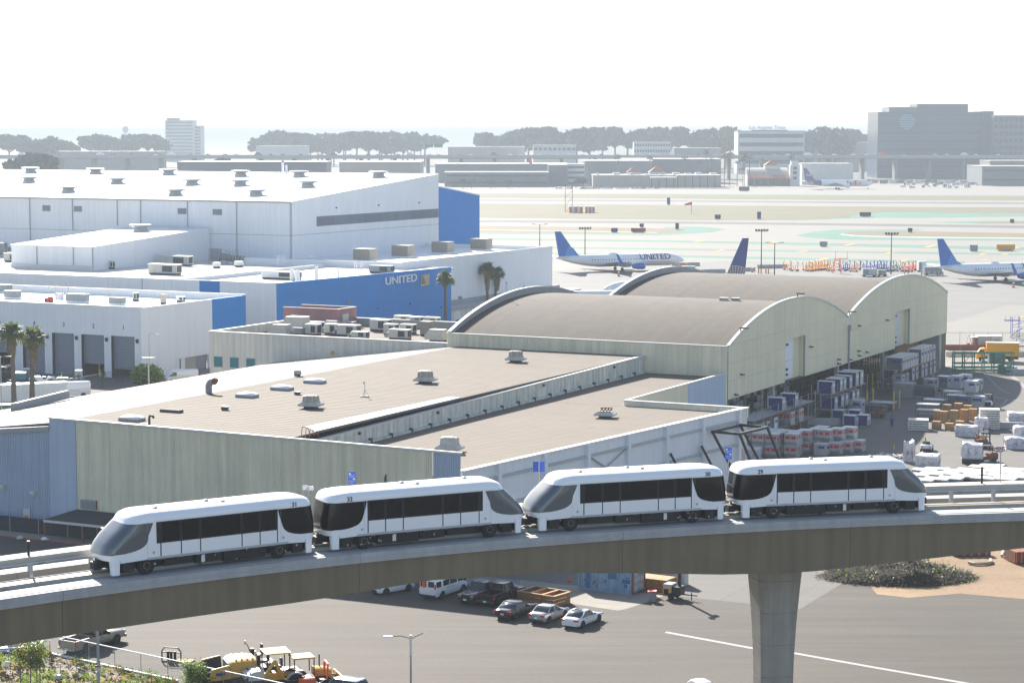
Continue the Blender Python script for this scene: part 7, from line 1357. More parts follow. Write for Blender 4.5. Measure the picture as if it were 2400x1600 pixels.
J2 = G(2216, 818); t = thing('wire_fence', 'tall wire fence with posts beyond the dark screen wall', 'fence', (J2.x, J2.y, 0), 0)
for k in range(9): MB().tube((k * 2.9, 0, 0), (k * 2.9, 0, 3.4), .05, 6).build('post', 'galv', t)
MB().tube((0, 0, 3.4), (24, 0, 3.4), .04, 6).build('top_rail', 'galv', t); m = MB()
for k in range(14): m.tube((0, 0, .3 + k * .23), (24, 0, .3 + k * .23), .008, 3)
tag(m.build('wire', 'galv', t), kind='stuff')
for px, py, w, h, mm, lab in ((2308, 816, 2.8, 2.4, 'far_tan', 'grey green site shed left of its twin beyond the barrier'), (2336, 816, 2.1, 2.4, 'hvac', 'pale grey site shed at the right of the pair')):
    t = thing('site_shed', lab, 'shed', G(px, py), 0); MB().bx(-w / 2, w / 2, 0, 2.2, 0, h).build('wall', mm, t); MB().bx(-w / 2 - .1, w / 2 + .1, -.1, 2.3, h, h + .15).build('roof', 'white_roof', t); MB().bx(-w * .3, w * .3, -.04, 0, .1, 1.9).build('door', 'trim_grey', t)
t = thing('portable_toilet', 'small red brown cabin left of the site sheds', 'cabin', G(2286, 816)); MB().bx(-.5, .5, 0, 1, 0, 2.2).build('cabin', 'rust', t); MB().bx(-1.1, .55, -.05, 1.1, 2.2, 2.32).build('roof', 'white_roof', t)
t = thing('tripod_stand', 'yellow A shaped stand in front of the site sheds', 'stand', G(2270, 815)); m = MB(); [m.bar((s * .85, 0, 0), (s * .05, 0, 2.7), .2, .12) for s in (-1, 1)]; m.bar((-.75, 0, .15), (.75, 0, .15), .15, .1); m.build('frame', 'logo_gold', t); MB().box((0, .1, .6), (.6, .3, .8)).build('red_box', 'red', t)
t = thing('access_stair', 'blue scaffold access stair with a yellow platform at the right edge', 'stairs', G(2390, 792), 0); m = MB()
for x in (-1.8, -.2, 1.6, 3.2):
    for y in (-.6, .8): m.bar((x, y, 0), (x, y, 4.6 if x < 0 else 5.2), .1, .1)
for z in (1.0, 2.4, 3.8):
    m.bar((-1.8, -.6, z), (3.2, -.6, z), .08, .08); m.bar((-1.8, -.6, z - 1), (1.6, -.6, z), .08, .08)
m.build('scaffold', 'sign_blue', t); MB().bx(-3.4, -.2, -.6, .8, 3.75, 3.95).build('deck', 'sign_blue', t); MB().bx(.2, 3.4, -.6, .8, 4.4, 4.6).build('deck', 'yellow', t)
for x in (-3.3, -2.3, -1.3, -.3): MB().tube((x, -.6, 3.9), (x, -.6, 5.0), .04, 6).build('rail_post', 'steel_pale', t)
MB().bar((-2.2, -.6, .6), (.2, -.6, 2.2), .18, .18).build('strut', 'text_navy', t)
t = thing('wire_crate', 'tall grey mesh crate below the blue scaffold stair', 'crate', G(2392, 812), 0); m = MB()
for k in range(12): m.bar((-2 + k * .4, 0, .2), (-2 + k * .4, 0, 2.3), .04, .04); m.bar((-2 + k * .4, 0, .2), (-1.6 + k * .4, 0, 2.3), .03, .03)
tag(m.build('mesh', 'hvac_grey', t), kind='stuff'); MB().bx(-2.2, 3, -.1, 1.6, .0, .25).build('floor_frame', 'hvac_grey', t); MB().bx(-2.2, 3, -.1, 0, 2.25, 2.4).build('top_rail', 'hvac_grey', t)
# === THE DOCK YARD ON THE LEFT
HDK = -TH
for i, (px, py) in enumerate(((100, 866), (110, 868), (186, 880), (195, 878), (235, 883), (247, 886), (266, 884), (312, 886), (8, 856))): t = thing('bollard', f'yellow bollard before the dock doors, {ORD[i + 1]} in line from the left' if i < 8 else 'yellow bollard at the left edge before the fifth door', 'bollard', G(px, py), 0, 'yellow dock bollards'); MB().tube((0, 0, 0), (0, 0, 1.2), .11, 10).build('post', 'yellow', t, smooth=True); MB().lathe([(.11, 1.2), (.08, 1.28), (.01, 1.3)], n=10).build('cap', 'yellow', t)
for px, py in ((233, 880),): t = thing('yellow_guard', 'tall yellow hooked guard post beside the second dock door', 'guard', G(px, py)); MB().path([(0, 0, 0), (0, 0, 2.3), (-.4, 0, 2.4)], .09, 8).build('post', 'yellow', t)
t = thing('potted_tree', 'round clipped tree in a dark tub between the second and third doors', 'tree', G(176, 876)); MB().lathe([(.4, 0), (.55, .8), (.5, .8), (.01, .75)], n=12).build('tub', 'black', t); MB().tube((0, 0, .7), (0, 0, 1.6), .08, 8).build('trunk', 'bark', t)
def leaf_ball(parent, c, R, n, s, m, seed, name='crown', flat=1.0):
    rr = random.Random(seed); mb = MB()
    for k in range(n):
        d = Vector((rr.gauss(0, 1), rr.gauss(0, 1), rr.gauss(0, 1))).normalized(); q = rr.random() ** .4; p = Vector(c) + Vector((d.x * R[0] * q, d.y * R[1] * q, d.z * R[2] * q)); u = Vector((rr.gauss(0, 1), rr.gauss(0, 1), rr.gauss(0, .6))).normalized(); v = u.orthogonal().normalized(); v = Matrix.Rotation(rr.uniform(0, 6.28), 3, u) @ v; w = u.cross(v); L_ = s * rr.uniform(.6, 1.3)
        mb.add([p - w * L_ * .5, p + v * L_ * .35, p + w * L_ * .5, p - v * L_ * .35], [(0, 1, 2, 3)])
    return mb.build(name, m, parent)
leaf_ball(t, (0, 0, 2.35), (.95, .95, .95), 900, .26, 'leaf_dark', 1)
pickup('utility_truck', 'white utility pickup parked before the fourth dock door', G(48, 868), rad(172), 5.6, 2.0, 1.9, 'car_white', .40, group='trucks in the dock yard')
van('cargo_van', 'white cargo van half hidden behind the pale warehouse roof', G(168, 930), rad(197), 6.2, 2.05, 2.6, 'car_white', False, 'cargo vans', .16); van('cargo_van', 'white cargo van behind the round bush', G(425, 897), rad(200), 5.8, 2.0, 2.4, 'car_white', False, 'cargo vans', .16)
pickup('utility_truck', 'white crew cab truck at the left edge of the dock yard', G(8, 930), rad(8), 5.6, 2.0, 1.9, 'car_white', .40, group='trucks in the dock yard'); sedan('parked_car', 'white car just behind the white crew cab truck', G(42, 918), rad(-8), 4.7, 1.85, 1.6, 'car_white', 'suv')
t = thing('trailer', 'long white box trailer behind the two tall palms', 'trailer', G(80, 950), -TH + rad(52)); MB().bx(-5.5, 5.2, -1.25, 1.25, 1.0, 3.6).build('cargo_box', 'white_paint', t); MB().bx(-5.6, 5.3, -1.3, 1.3, 3.6, 3.7).build('roof', 'white_roof', t); MB().bx(-5.55, -5.5, -1.25, 1.25, 1.0, 3.6).build('end_door', 'trim', t)
for x in (-4, -3, 3.6):
    for sy in (-1, 1): wheel(t, x, sy * 1.0, .5, .3)
MB().bx(-5.4, 5.0, -.6, .6, .6, .98).build('chassis', 'black', t)
def tow(label, px, py, h, body, L_=4.6, canopy=False):
    t = thing('pushback_tug', label, 'tow tractor', G(px, py), h, 'aircraft tugs in the dock yard'); x = L_ / 2; MB().loft([section(*s) for s in ((-x, .95, .45, 1.15), (-x + .2, 1.08, .4, 1.45), (-.3, 1.1, .4, 1.5), (0, 1.1, .4, 1.15), (.7, 1.1, .4, 1.15), (.95, 1.1, .4, 1.5), (x - .2, 1.0, .4, 1.4), (x, .9, .5, 1.1))]).build('body', body, t, smooth=30); MB().box((.3, 0, 1.35), (.6, 1.5, .3)).build('seat', 'black', t); MB().bx(-x + .3, -.4, -.9, .9, 1.5, 1.6).build('deck', 'white_roof' if body != 'green_grey' else 'trim', t)
    for sx in (-.62, .60):
        for sy in (-1, 1): MB().tube((sx * x, sy * .8, .55), (sx * x, sy * 1.105, .55), .62, 14).build('wheel_arch', 'black', t); wheel(t, sx * x, sy * 1.0, .52, .3, 'dark_metal')
    if canopy:
        MB().bx(.9, 2.1, -.8, .8, 2.75, 2.85).build('canopy', 'white_roof', t)
        for xx in (.95, 2.05):
            for sy in (-1, 1): MB().bar((xx, sy * .75, 1.4), (xx, sy * .75, 2.75), .08, .08).build('post', 'steel_pale', t)
    return t
tow('low white aircraft tug beside the two palms', 100, 902, rad(12), 'white_paint'); tow('green grey aircraft tug with a white canopy and a driver', 165, 905, rad(4), 'green_grey', 5.0, True); q = G(146, 904); person((q.x, q.y, .55), rad(120), 'driver in a yellow vest seated on the green grey aircraft tug', 'black', 'hivis', 'sit')
t = thing('tank_cart', 'teal tank cart behind the left palm trunk', 'cart', G(46, 898), rad(-5)); m = MB(); m.loft([[(x, y * k, z) for y, z in ((-.9, .7), (.9, .7), (1.0, 1.2), (.8, 1.9), (0, 2.1), (-.8, 1.9), (-1.0, 1.2))] for x, k in ((-1.3, .7), (-1.1, 1), (1.1, 1), (1.3, .7))]); m.build('tank', 'teal_box', t, smooth=40); MB().bx(-1.6, 1.9, -.8, .8, .35, .65).build('frame', 'black', t)
for x in (-1, 1):
    for sy in (-1, 1): wheel(t, x, sy * .8, .35, .2, 'dark_metal')
t = thing('lift_truck', 'dark lift truck with a yellow fork frame at the left of the dock yard', 'forklift', G(22, 892), rad(0)); MB().bx(-1.6, 1.0, -.8, .8, .5, 1.6).build('body', 'black', t); MB().bx(-1.4, .3, -.7, .7, 2.5, 2.6).build('overhead_guard', 'black', t)
for x in (-1.3, .2):
    for sy in (-1, 1): MB().bar((x, sy * .65, 1.5), (x, sy * .65, 2.5), .1, .1).build('guard_post', 'black', t)
MB().bx(1.0, 3.0, -.7, .7, .25, .45).build('fork_frame', 'amber_paint', t); MB().bx(1.0, 1.2, -.7, .7, .2, 1.6).build('carriage', 'amber_paint', t)
for x in (-1.1, .7):
    for sy in (-1, 1): wheel(t, x, sy * .75, .42, .3, 'dark_metal')
t = thing('service_box', 'grey cabinet with a white lid behind the right palm trunk', 'cabinet', G(68, 884), 0); MB().bx(-.9, .9, -.6, .6, 0, 1.5).build('cabinet', 'hvac_grey', t); MB().bx(-1, 1, -.7, .7, 1.5, 1.65).build('lid', 'white_roof', t)
t = thing('green_hopper', 'dark green skip half hidden by the white trailer', 'skip', G(22, 968), rad(20)); m = MB(); m.loft([[(x, y * 1.0, z) for y, z in ((-.8, 0), (.8, 0), (1.1, 1.4), (-1.1, 1.4))] for x in (-1.6, 1.6)]); m.build('tub', 'green_grey', t); MB().bx(-1.7, 1.7, -1.15, 1.15, 1.4, 1.5).build('rim', 'trim', t)
t = thing('white_cart_roof', 'white cart roof at the lower left behind the palm', 'cart', G(40, 990), rad(10)); MB().bx(-2.2, 2.2, -1, 1, 1.8, 1.95).build('roof', 'white_roof', t)
for x in (-2, 2):
    for y in (-.9, .9): MB().box((x, y, .9), (.1, .1, 1.8)).build('post', 'green_paint', t)
MB().bx(-2.1, 2.1, -.9, .9, .4, .7).build('bed', 'green_grey', t)
pts = [(120, 930), (230, 910), (215, 916), (310, 891), (490, 862)]
f0, f1 = G(130, 930), G(240, 908); f2 = G(505, 850)
t = thing('security_fence', 'tall dark security fence with barbed wire arms around the dock yard', 'fence', f0); N = 13
path_ = [f0, f1, G(375, 880), f2]; acc = []
for a, b_ in zip(path_[:-1], path_[1:]):
    n = max(2, int((b_ - a).length / 5)); acc += [a + (b_ - a) * (k / n) for k in range(n)]
acc.append(f2); m = MB()
for q in acc: l = q - f0; MB().tube(l, l + Vector((0, 0, 2.6)), .06, 6).build('post', 'black', t); MB().path([l + Vector((-.3, 0, 3.0)), l + Vector((0, 0, 2.6)), l + Vector((.3, 0, 3.0))], .025, 5).build('barb_arm', 'black', t)
for a, b_ in zip(acc[:-1], acc[1:]):
    for z in (2.5,): m.tube(a - f0 + Vector((0, 0, z)), b_ - f0 + Vector((0, 0, z)), .03, 5)
    for k in range(16): u, v = a.lerp(b_, k / 16) - f0, a.lerp(b_, min(1, (k + 2.2) / 16)) - f0; m.tube(u, v + Vector((0, 0, 2.5)), .011, 3); m.tube(v, u + Vector((0, 0, 2.5)), .011, 3)
tag(m.build('mesh', 'dark_metal', t), kind='stuff')
b_ = G(351, 905); h_ = z_at(b_, 783); lamp_post('street_lamp', 'slim street lamp before the blank white dock wall', b_, h_, -1.6, 'galv', 1, 0, .08); b_ = G(349, 912); h_ = z_at(b_, 840)
t = thing('short_lamp', 'short pale lamp post with a flat double head by the bush', 'lamp post', b_); MB().tube((0, 0, 0), (0, 0, h_), .14, 10).build('pole', 'trim', t); MB().bx(-1.1, 1.1, -.25, .25, h_, h_ + .2).build('lamp_head', 'trim', t)
b_ = G(5, 1010); h_ = z_at(b_, 835); lamp_post('street_lamp', 'street lamp with a curved arm at the left edge before the palms', b_, h_, -1.5, 'galv', 1, 0, .10); MB().tube((b_.x, b_.y - .12, z_at(b_, 934)), (b_.x, b_.y - .16, z_at(b_, 934)), .3, 16)
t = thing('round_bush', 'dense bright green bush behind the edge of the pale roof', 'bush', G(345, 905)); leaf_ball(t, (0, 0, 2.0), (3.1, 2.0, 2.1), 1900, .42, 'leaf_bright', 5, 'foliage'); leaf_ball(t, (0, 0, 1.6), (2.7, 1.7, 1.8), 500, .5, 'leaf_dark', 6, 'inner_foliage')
for x in (-1, .2, 1.2): MB().tube((x, 0, 0), (x * .8, 0, 1.6), .08, 6).build('stem', 'bark', t)
t = thing('roof_edge_wall', 'low dark curb wall along the edge of the pale roof near the palms', 'wall', G(25, 962, 8.9), 0); e0 = G(25, 962, 8.9); e1 = G(150, 931, 8.9); dv = e1 - e0; MB().slab([(0, 0, .9), tuple(dv + Vector((0, 0, .9))), tuple(dv + Vector((.6, .6, .9))), (.6, .6, .9)], [(0, 0, -.2), tuple(dv + Vector((0, 0, -.2))), tuple(dv + Vector((.6, .6, -.2))), (.6, .6, -.2)]).build('curb', 'trim_grey', t)
# === AIRCRAFT
def globe_mat(name, dark, light, cx, cz, R, grad=None):
    m = D.materials.new(name); m.use_nodes = True; t = m.node_tree; n = t.nodes; L = t.links; p = n['Principled BSDF']; p.inputs['Roughness'].default_value = .35
    tc = n.new('ShaderNodeTexCoord'); sp = n.new('ShaderNodeSeparateXYZ'); L.new(tc.outputs['Object'], sp.inputs[0])
    def ma(op, a, b=None):
        q = n.new('ShaderNodeMath'); q.operation = op
        for i, v in enumerate((a, b)):
            if v is None: continue
            if isinstance(v, (int, float)): q.inputs[i].default_value = v
            else: L.new(v, q.inputs[i])
        return q.outputs[0]
    dx = ma('SUBTRACT', sp.outputs[0], cx); dz = ma('SUBTRACT', sp.outputs[2], cz); r = ma('SQRT', ma('ADD', ma('MULTIPLY', dx, dx), ma('MULTIPLY', dz, dz))); th = ma('ARCTAN2', dz, dx)
    fr = ma('FRACT', ma('DIVIDE', ma('POWER', ma('DIVIDE', r, R), 1.6), .19)); ft = ma('FRACT', ma('DIVIDE', th, .165))
    k = ma('MULTIPLY', ma('MULTIPLY', ma('GREATER_THAN', fr, .16), ma('GREATER_THAN', ft, .42)), ma('LESS_THAN', r, R))
    k = ma('MAXIMUM', k, ma('MULTIPLY', ma('GREATER_THAN', r, R), ma('LESS_THAN', r, R * 1.04)))
    mx = n.new('ShaderNodeMix'); mx.data_type = 'RGBA'; mx.inputs[6].default_value = (*dark, 1); mx.inputs[7].default_value = (*light, 1); L.new(k, mx.inputs[0]); L.new(mx.outputs[2], p.inputs['Base Color']); MATS[name] = m
globe_mat('fin_new', (.005, .12, .45), (.06, .38, .75), -13.2, 4.6, 5.6)
globe_mat('fin_old', (.012, .035, .20), (.45, .34, .24), -16.4, 3.4, 5.4)
def wrap_text(txt, size, m, parent, x0, zc, R, zf, side=-1, wide=1.0, bold=.02):
    me = text_mesh(txt, size, 0, bold, wide=wide); bm = bmesh.new(); bm.from_mesh(me)
    for k in range(-8, 9): bmesh.ops.bisect_plane(bm, geom=bm.verts[:] + bm.edges[:] + bm.faces[:], plane_co=(0, k * size / 12, 0), plane_no=(0, 1, 0))
    for v in bm.verts: z = zc + v.co.y; v.co = Vector((x0 + (v.co.x if side < 0 else -v.co.x), side * (math.sqrt(max(.01, R * R - (z - zf) ** 2)) + .03), z))
    bm.to_mesh(me); bm.free(); me.materials.clear(); me.materials.append(M(m)); return inst('lettering', me, parent)
def airliner(name, label, p, h, L_, R, zf, span, fin, title=None, eng='plane_blue', wing_m='plane_grey', winglet='plane_blue', body='plane_white', tail_h=12.3, sweep=.5, text_=None):
    t = thing(name, label, 'airliner', p, h, 'parked airliners'); n = 20; x0 = L_ / 2
    S = [(x0, .05, -.5), (x0 - .35, .42, -.42), (x0 - 1.0, .78, -.28), (x0 - 2.2, 1.25, -.12), (x0 - 3.6, 1.62, -.02), (x0 - 5.5, R, 0), (0, R, 0), (-x0 * .36, R, 0), (-x0 * .55, R * .88, R * .10), (-x0 * .75, R * .62, R * .30), (-x0 * .92, R * .30, R * .52), (-x0, R * .10, R * .62)]
    S = [(x, min(r, R), dz) for x, r, dz in S]
    ring = lambda x, r, dz: [(x, r * math.cos(2 * math.pi * k / n), zf + dz + r * math.sin(2 * math.pi * k / n)) for k in range(n)]
    MB().loft([ring(*s) for s in S]).build('fuselage', body, t, smooth=50)
    m = MB(); r2 = R * 1.004; A = [math.pi * (1.20 + .6 * k / 10) for k in range(11)]; m.grid([[(x, r * 1.004 * math.cos(a), zf + dz + r * 1.004 * math.sin(a)) for a in A] for x, r, dz in S[4:11]]); m.build('belly_paint', wing_m, t, smooth=50)
    wx = x0 * .10; hs = span / 2; sw = hs * sweep
    for sy in (-1, 1):
        w = lambda f, th: (wx - sw * f, sy * (R * .7 + (hs - R * .7) * f), zf - R * .55 + f * hs * .09, (L_ * .17) * (1 - f) ** .75 + 1.3, th)
        rows = []
        for f, th in ((0, .75), (.33, .5), (1, .2)):
            x, y, z, c, th_ = w(f, th); rows.append([(x, y, z), (x - c * .35, y, z + th_ / 2), (x - c, y, z + .04), (x - c * .35, y, z - th_ / 2)])
        MB().loft(rows).build('wing', wing_m, t, smooth=30)
        x, y, z, c, _ = w(1, .2)
        if winglet:
            MB().loft([[(x - .1, y, z), (x - c, y, z), (x - c, y - sy * .1, z + .05), (x - .1, y - sy * .1, z + .05)], [(x - 1.9, y + sy * .55, z + 2.6), (x - 2.6, y + sy * .55, z + 2.6), (x - 2.6, y + sy * .5, z + 2.6), (x - 1.9, y + sy * .5, z + 2.6)]]).build('winglet', winglet, t)
            MB().loft([[(x - .3, y, z), (x - c, y, z), (x - c, y - sy * .1, z), (x - .3, y - sy * .1, z)], [(x - 1.5, y + sy * .4, z - 1.1), (x - 2.0, y + sy * .4, z - 1.1), (x - 2.0, y + sy * .35, z - 1.1), (x - 1.5, y + sy * .35, z - 1.1)]]).build('winglet_blade', winglet, t)
        ex, ey, er = wx + L_ * .035, sy * hs * .31, R * .54; ez = zf - R * .82
        m = MB(); m.loft([[(ex + dx, ey + er * k * math.cos(2 * math.pi * j / 16), ez + er * k * math.sin(2 * math.pi * j / 16)) for j in range(16)] for dx, k in ((1.9, .82), (2.0, .9), (1.6, 1.0), (0, 1.02), (-1.4, .8), (-2.1, .58))]); e = m.build('engine', eng, t, smooth=40)
        MB().tube((ex + 1.98, ey, ez), (ex + 2.03, ey, ez), er * .8, 16).build('intake', 'black', e); MB().loft([[(ex + dx, ey + er * k * math.cos(2 * math.pi * j / 16), ez + er * k * math.sin(2 * math.pi * j / 16)) for j in range(16)] for dx, k in ((1.7, .99), (2.06, .93), (2.04, .84))], cap=False).build('intake_lip', 'steel_pale', e, smooth=True)
        MB().slab([(ex + 1.0, ey - .15, ez + er * 1.5), (ex + 1.0, ey + .15, ez + er * 1.5), (ex - 3, ey + .15, ez + er * 1.3), (ex - 3, ey - .15, ez + er * 1.3)], [(ex + .6, ey - .15, ez + er * .5), (ex + .6, ey + .15, ez + er * .5), (ex - 2, ey + .15, ez + er * .3), (ex - 2, ey - .15, ez + er * .3)]).build('pylon', 'plane_white', t)
        hz = zf + R * .62; MB().loft([[(-x0 * .80, sy * .4, hz), (-x0 * .86, sy * .4, hz + .18), (-x0 * .97, sy * .4, hz), (-x0 * .86, sy * .4, hz - .12)], [(-x0 * .955, sy * span * .19, hz + .5), (-x0 * .97, sy * span * .19, hz + .57), (-x0 * 1.01, sy * span * .19, hz + .5), (-x0 * .97, sy * span * .19, hz + .45)]]).build('tailplane', wing_m if wing_m != 'plane_grey' else 'plane_white', t)
        for dx in (-.45, .45): wheel(t, wx - L_ * .065 + (dx if L_ > 48 else 0), sy * R * 1.45, .56, .4, 'galv')
        MB().tube((wx - L_ * .065, sy * R * 1.35, .5), (wx - L_ * .06, sy * R * 1.2, zf - R * .6), .16, 8).build('main_gear', 'steel_pale', t)
        wheel(t, x0 - 4.2, sy * .28, .36, .22, 'galv')
    MB().tube((x0 - 4.2, 0, .4), (x0 - 4.1, 0, zf - R * .8), .12, 8).build('nose_gear', 'steel_pale', t)
    zt = tail_h; fb = zf + R * .72
    fin_pts = [(-x0 * .60, fb), (-x0 * .71, fb + (zt - fb) * .16), (-x0 * .93, zt), (-x0 * 1.02, zt), (-x0 * .955, fb - .35)]
    MB().loft([[(x, -.17 * (1 - .6 * (z - fb) / (zt - fb)), z) for x, z in fin_pts], [(x, .17 * (1 - .6 * (z - fb) / (zt - fb)), z) for x, z in fin_pts]]).build('tail_fin', fin, t)
    for sy in (-1, 1):
        m = MB(); m.add([(x0 - 2.05, sy * .93, zf + .42), (x0 - 1.75, sy * .35, zf + .50), (x0 - 2.5, sy * .38, zf + .95), (x0 - 3.0, sy * 1.12, zf + .75)], [(0, 1, 2, 3)]); m.build('cockpit_window', 'glass_dark', t)
        if text_ != 'cargo':
            m = MB(); zz = zf + .38; yy = math.sqrt(R * R - .38 ** 2) + .015
            for k in range(int(L_ * .62 / .95)): m.box((x0 - 6.2 - k * .95, sy * yy, zz), (.3, .03, .42))
            tag(m.build('cabin_window', 'far_window', t), kind='stuff')
            m = MB(); [m.slab([(x0 - 5 - k * 3, sy * (R + .01), zf - .7), (x0 - 8 - k * 3, sy * (R + .01), zf - .7), (x0 - 8 - k * 3, sy * (R + .01), zf - .78), (x0 - 5 - k * 3, sy * (R + .01), zf - .78)], [(x0 - 5 - k * 3, sy * (R - .2), zf - .7), (x0 - 8 - k * 3, sy * (R - .2), zf - .7), (x0 - 8 - k * 3, sy * (R - .2), zf - .78), (x0 - 5 - k * 3, sy * (R - .2), zf - .78)]) for k in range(7)]; m.build('cheat_line', 'text_navy', t)
    return t
UL = ('white airliner with a blue globe tail beyond the left vault roof', 'white airliner with a blue globe tail cut off by the right edge')
for i, (px, py) in enumerate(((1450, 634), (2345, 657.5))):
    g = G(px, py); h = rad(20); L_ = 44.6; off = rot2((L_ / 2 * .10 - L_ * .065, 0, 0), h); t = airliner('airliner', UL[i], (g.x - off.x, g.y - off.y, 0), h, L_, 2.0, 3.35, 37, 'fin_new', tail_h=12.9)
    wrap_text('UNITED', 2.5, 'text_navy', t, L_ * .255, 3.35 + .95, 2.0, 3.35, -1, 1.22, .05)
    m = MB(); m.loft([[(x, y * k, 3.35 + 2.0 + z * k) for y, z in ((-.55, -.15), (0, .38), (.55, -.15))] for x, k in ((-4.2, .2), (-3.4, 1), (-2.0, 1), (-1.2, .2))]); m.build('antenna_fairing', 'plane_white', t)
tt = PY(1757, 561, 560); tb = PY(1700, 640, 560); s_ = (tt.z) / 12.6
t = airliner('airliner', 'airliner behind the vault roofs whose dark blue tail rises above them', (tt.x - 19.3, 560 + 3.5, 0), rad(190), 39.5, 1.95, 3.3, 35, 'fin_old', tail_h=tt.z, winglet='plane_white', eng='plane_white')
wl = PY(1412, 652, 545); t = airliner('airliner', 'white airliner whose back and winglet show between the two vault roofs', (wl.x + 6.5, 545 - 16.5, 0), rad(188), 39.5, 1.95, 3.3, 35, 'fin_old', winglet='plane_white', eng='plane_white', tail_h=8.6)
g = G(1968, 443); t = airliner('airliner', 'white freighter with a purple tail on the far apron', (g.x - 1.0, g.y, 0), rad(8), 56.5, 2.5, 4.6, 50, 'fedex_purple', eng='plane_white', winglet=None, tail_h=16.6, text_='cargo')
wrap_text('Fed', 4.6, 'fedex_purple', t, 9.6, 4.9, 2.5, 4.6, -1, 1.15, .09); wrap_text('Ex', 4.6, 'fedex_orange', t, 15.6, 4.9, 2.5, 4.6, -1, 1.15, .09)
text('Fed', 2.4, 'sign_white', t, (-24.4, -.14, 11.0), (1, 0, 0), bold=.04); text('Ex', 2.4, 'fedex_orange', t, (-21.3, -.14, 11.0), (1, 0, 0), bold=.04)
MB().loft([[(x, 2.52 * math.cos(a) * k, 4.6 + dz + 2.52 * math.sin(a) * k) for a in [2 * math.pi * j / 16 for j in range(16)]] for x, k, dz in ((-14.5, .98, .05), (-21, .63, .75), (-25.9, .31, 1.3))], cap=False).build('tail_paint', 'fedex_purple', t, smooth=True)
g = PY(852, 403, 1500); t = airliner('airliner', 'white airliner seen head on beyond the largest white roof', (g.x, 1500, 0), rad(-97), 60, 2.9, 5.2, 60, 'plane_white', winglet=None, eng='plane_white', tail_h=18, wing_m='plane_white')
g = PY(1250, 383, 1900); t = airliner('airliner', 'airliner with a red patterned tail among the far white roofs', (g.x + 15, 1905, 0), rad(10), 38, 2.0, 3.4, 34, 'red', tail_h=22.5, winglet=None, eng='plane_white')
# --- apron lights, carts, tow bars, signs
def mast(px, py, ptop, label, kind):
    b = G(px, py); h = z_at(b, ptop); t = thing('apron_light', label, 'light mast', b, 0, 'apron light masts'); MB().tube((0, 0, 0), (0, 0, h), .2, 8, .12).build('pole', 'dark_metal', t)
    if kind == 'flood':
        MB().bx(-1.9, 1.9, -.1, .1, h - .2, h).build('crossbar', 'dark_metal', t)
        for x in (-1.8, -.9, 0, .9, 1.8): MB().box((x, -.3, h + .3), (.65, .5, .55)).build('lamp_head', 'dark_metal', t)
    else:
        for s in (-1, 1): MB().bar((0, 0, h - .2), (s * 2.2, 0, h + .1), .12, .12).build('arm', 'galv', t); MB().box((s * 2.2, 0, h + .1), (1.2, .4, .2)).build('lamp_head', 'dark_metal', t)
mast(1371, 620, 536, 'flood light mast behind the left airliner tail', 'flood'); mast(1784, 637, 541, 'flood light mast right of the dark blue tail', 'flood'); mast(1815, 645, 569, 'double arm lamp right of the dark blue tail', 'arms'); mast(2088, 643, 549, 'flood light mast beside the tow bar rows', 'flood'); mast(1265, 600, 526, 'thin mast above the end of the white block', 'arms')
rr = random.Random(21); kinds = [('amber_paint', 'yellow')] * 1; GS = [(x, 'amber_paint') for x in (1845, 1862)] + [(x, 'amber_paint') for x in range(1890, 1950, 7)] + [(x, 'sign_blue') for x in (1974, 1984, 1994)] + [(x, 'amber_paint') for x in (2000, 2010)] + [(x, 'plane_blue') for x in range(2024, 2082, 8)] + [(x, 'hvac_grey') for x in range(2086, 2118, 8)] + [(x, 'orange') for x in (2122, 2130, 2138, 2146)]
TB = {}
for i, (px, mm) in enumerate(GS):
    p = G(px, rr.uniform(631, 637)); nm = {'amber_paint': 'yellow', 'sign_blue': 'blue', 'plane_blue': 'dark blue', 'hvac_grey': 'grey', 'orange': 'orange'}[mm]
    j = sum(1 for q in GS[:i + 1] if q[1] == mm); lab = f'{nm} maintenance dolly in the apron row, {ORD[min(j, 14)]} of its colour from the left'
    if mm not in TB:
        t = TB[mm] = thing('maintenance_dolly', lab, 'dolly', p, .2, 'dollies in the apron row'); MB().bx(-1.3, 1.3, -.7, .7, .4, .6).build('frame', mm, t); m = MB()
        for s in (-1, 1): m.bar((s * .9, 0, .6), (s * 1.25, 0, 2.4), .2, .2); m.bar((s * 1.25, -.3, 2.4), (s * .95, .3, 2.9), .2, .2); m.bar((s * .2, .3, .6), (s * .5, -.2, 1.8), .16, .16)
        m.build('cradle', mm, t); [MB().tube((x, y - .1, .25), (x, y + .1, .25), .25, 8).build('wheel', 'rubber', t) for x in (-1, 1) for y in (-.6, .6)]
    else: dup(TB[mm], p, rr.uniform(-.4, .6), lab)
t = thing('work_stand', 'tall red lattice work stand in the apron row', 'stand', G(1962, 640)); m = MB()
for x in (-1.4, 1.2):
    for y in (-1, 1): m.bar((x, y, 0), (x * .6, y, 4.6), .16, .16)
for z in (.6, 1.6, 2.6, 3.6): m.bar((-1.3, -1, z), (1.1, -1, z + .9), .12, .12); m.bar((1.1, -1, z), (-1.3, -1, z + .9), .12, .12)
m.bar((-.8, 0, 4.6), (3.2, 0, 4.6), .2, .2); m.bar((3.2, 0, 4.6), (3.2, 0, 7), .12, .12); m.bar((-.6, 0, 4.6), (-.6, 0, 7), .12, .12); m.build('lattice', 'orange', t)
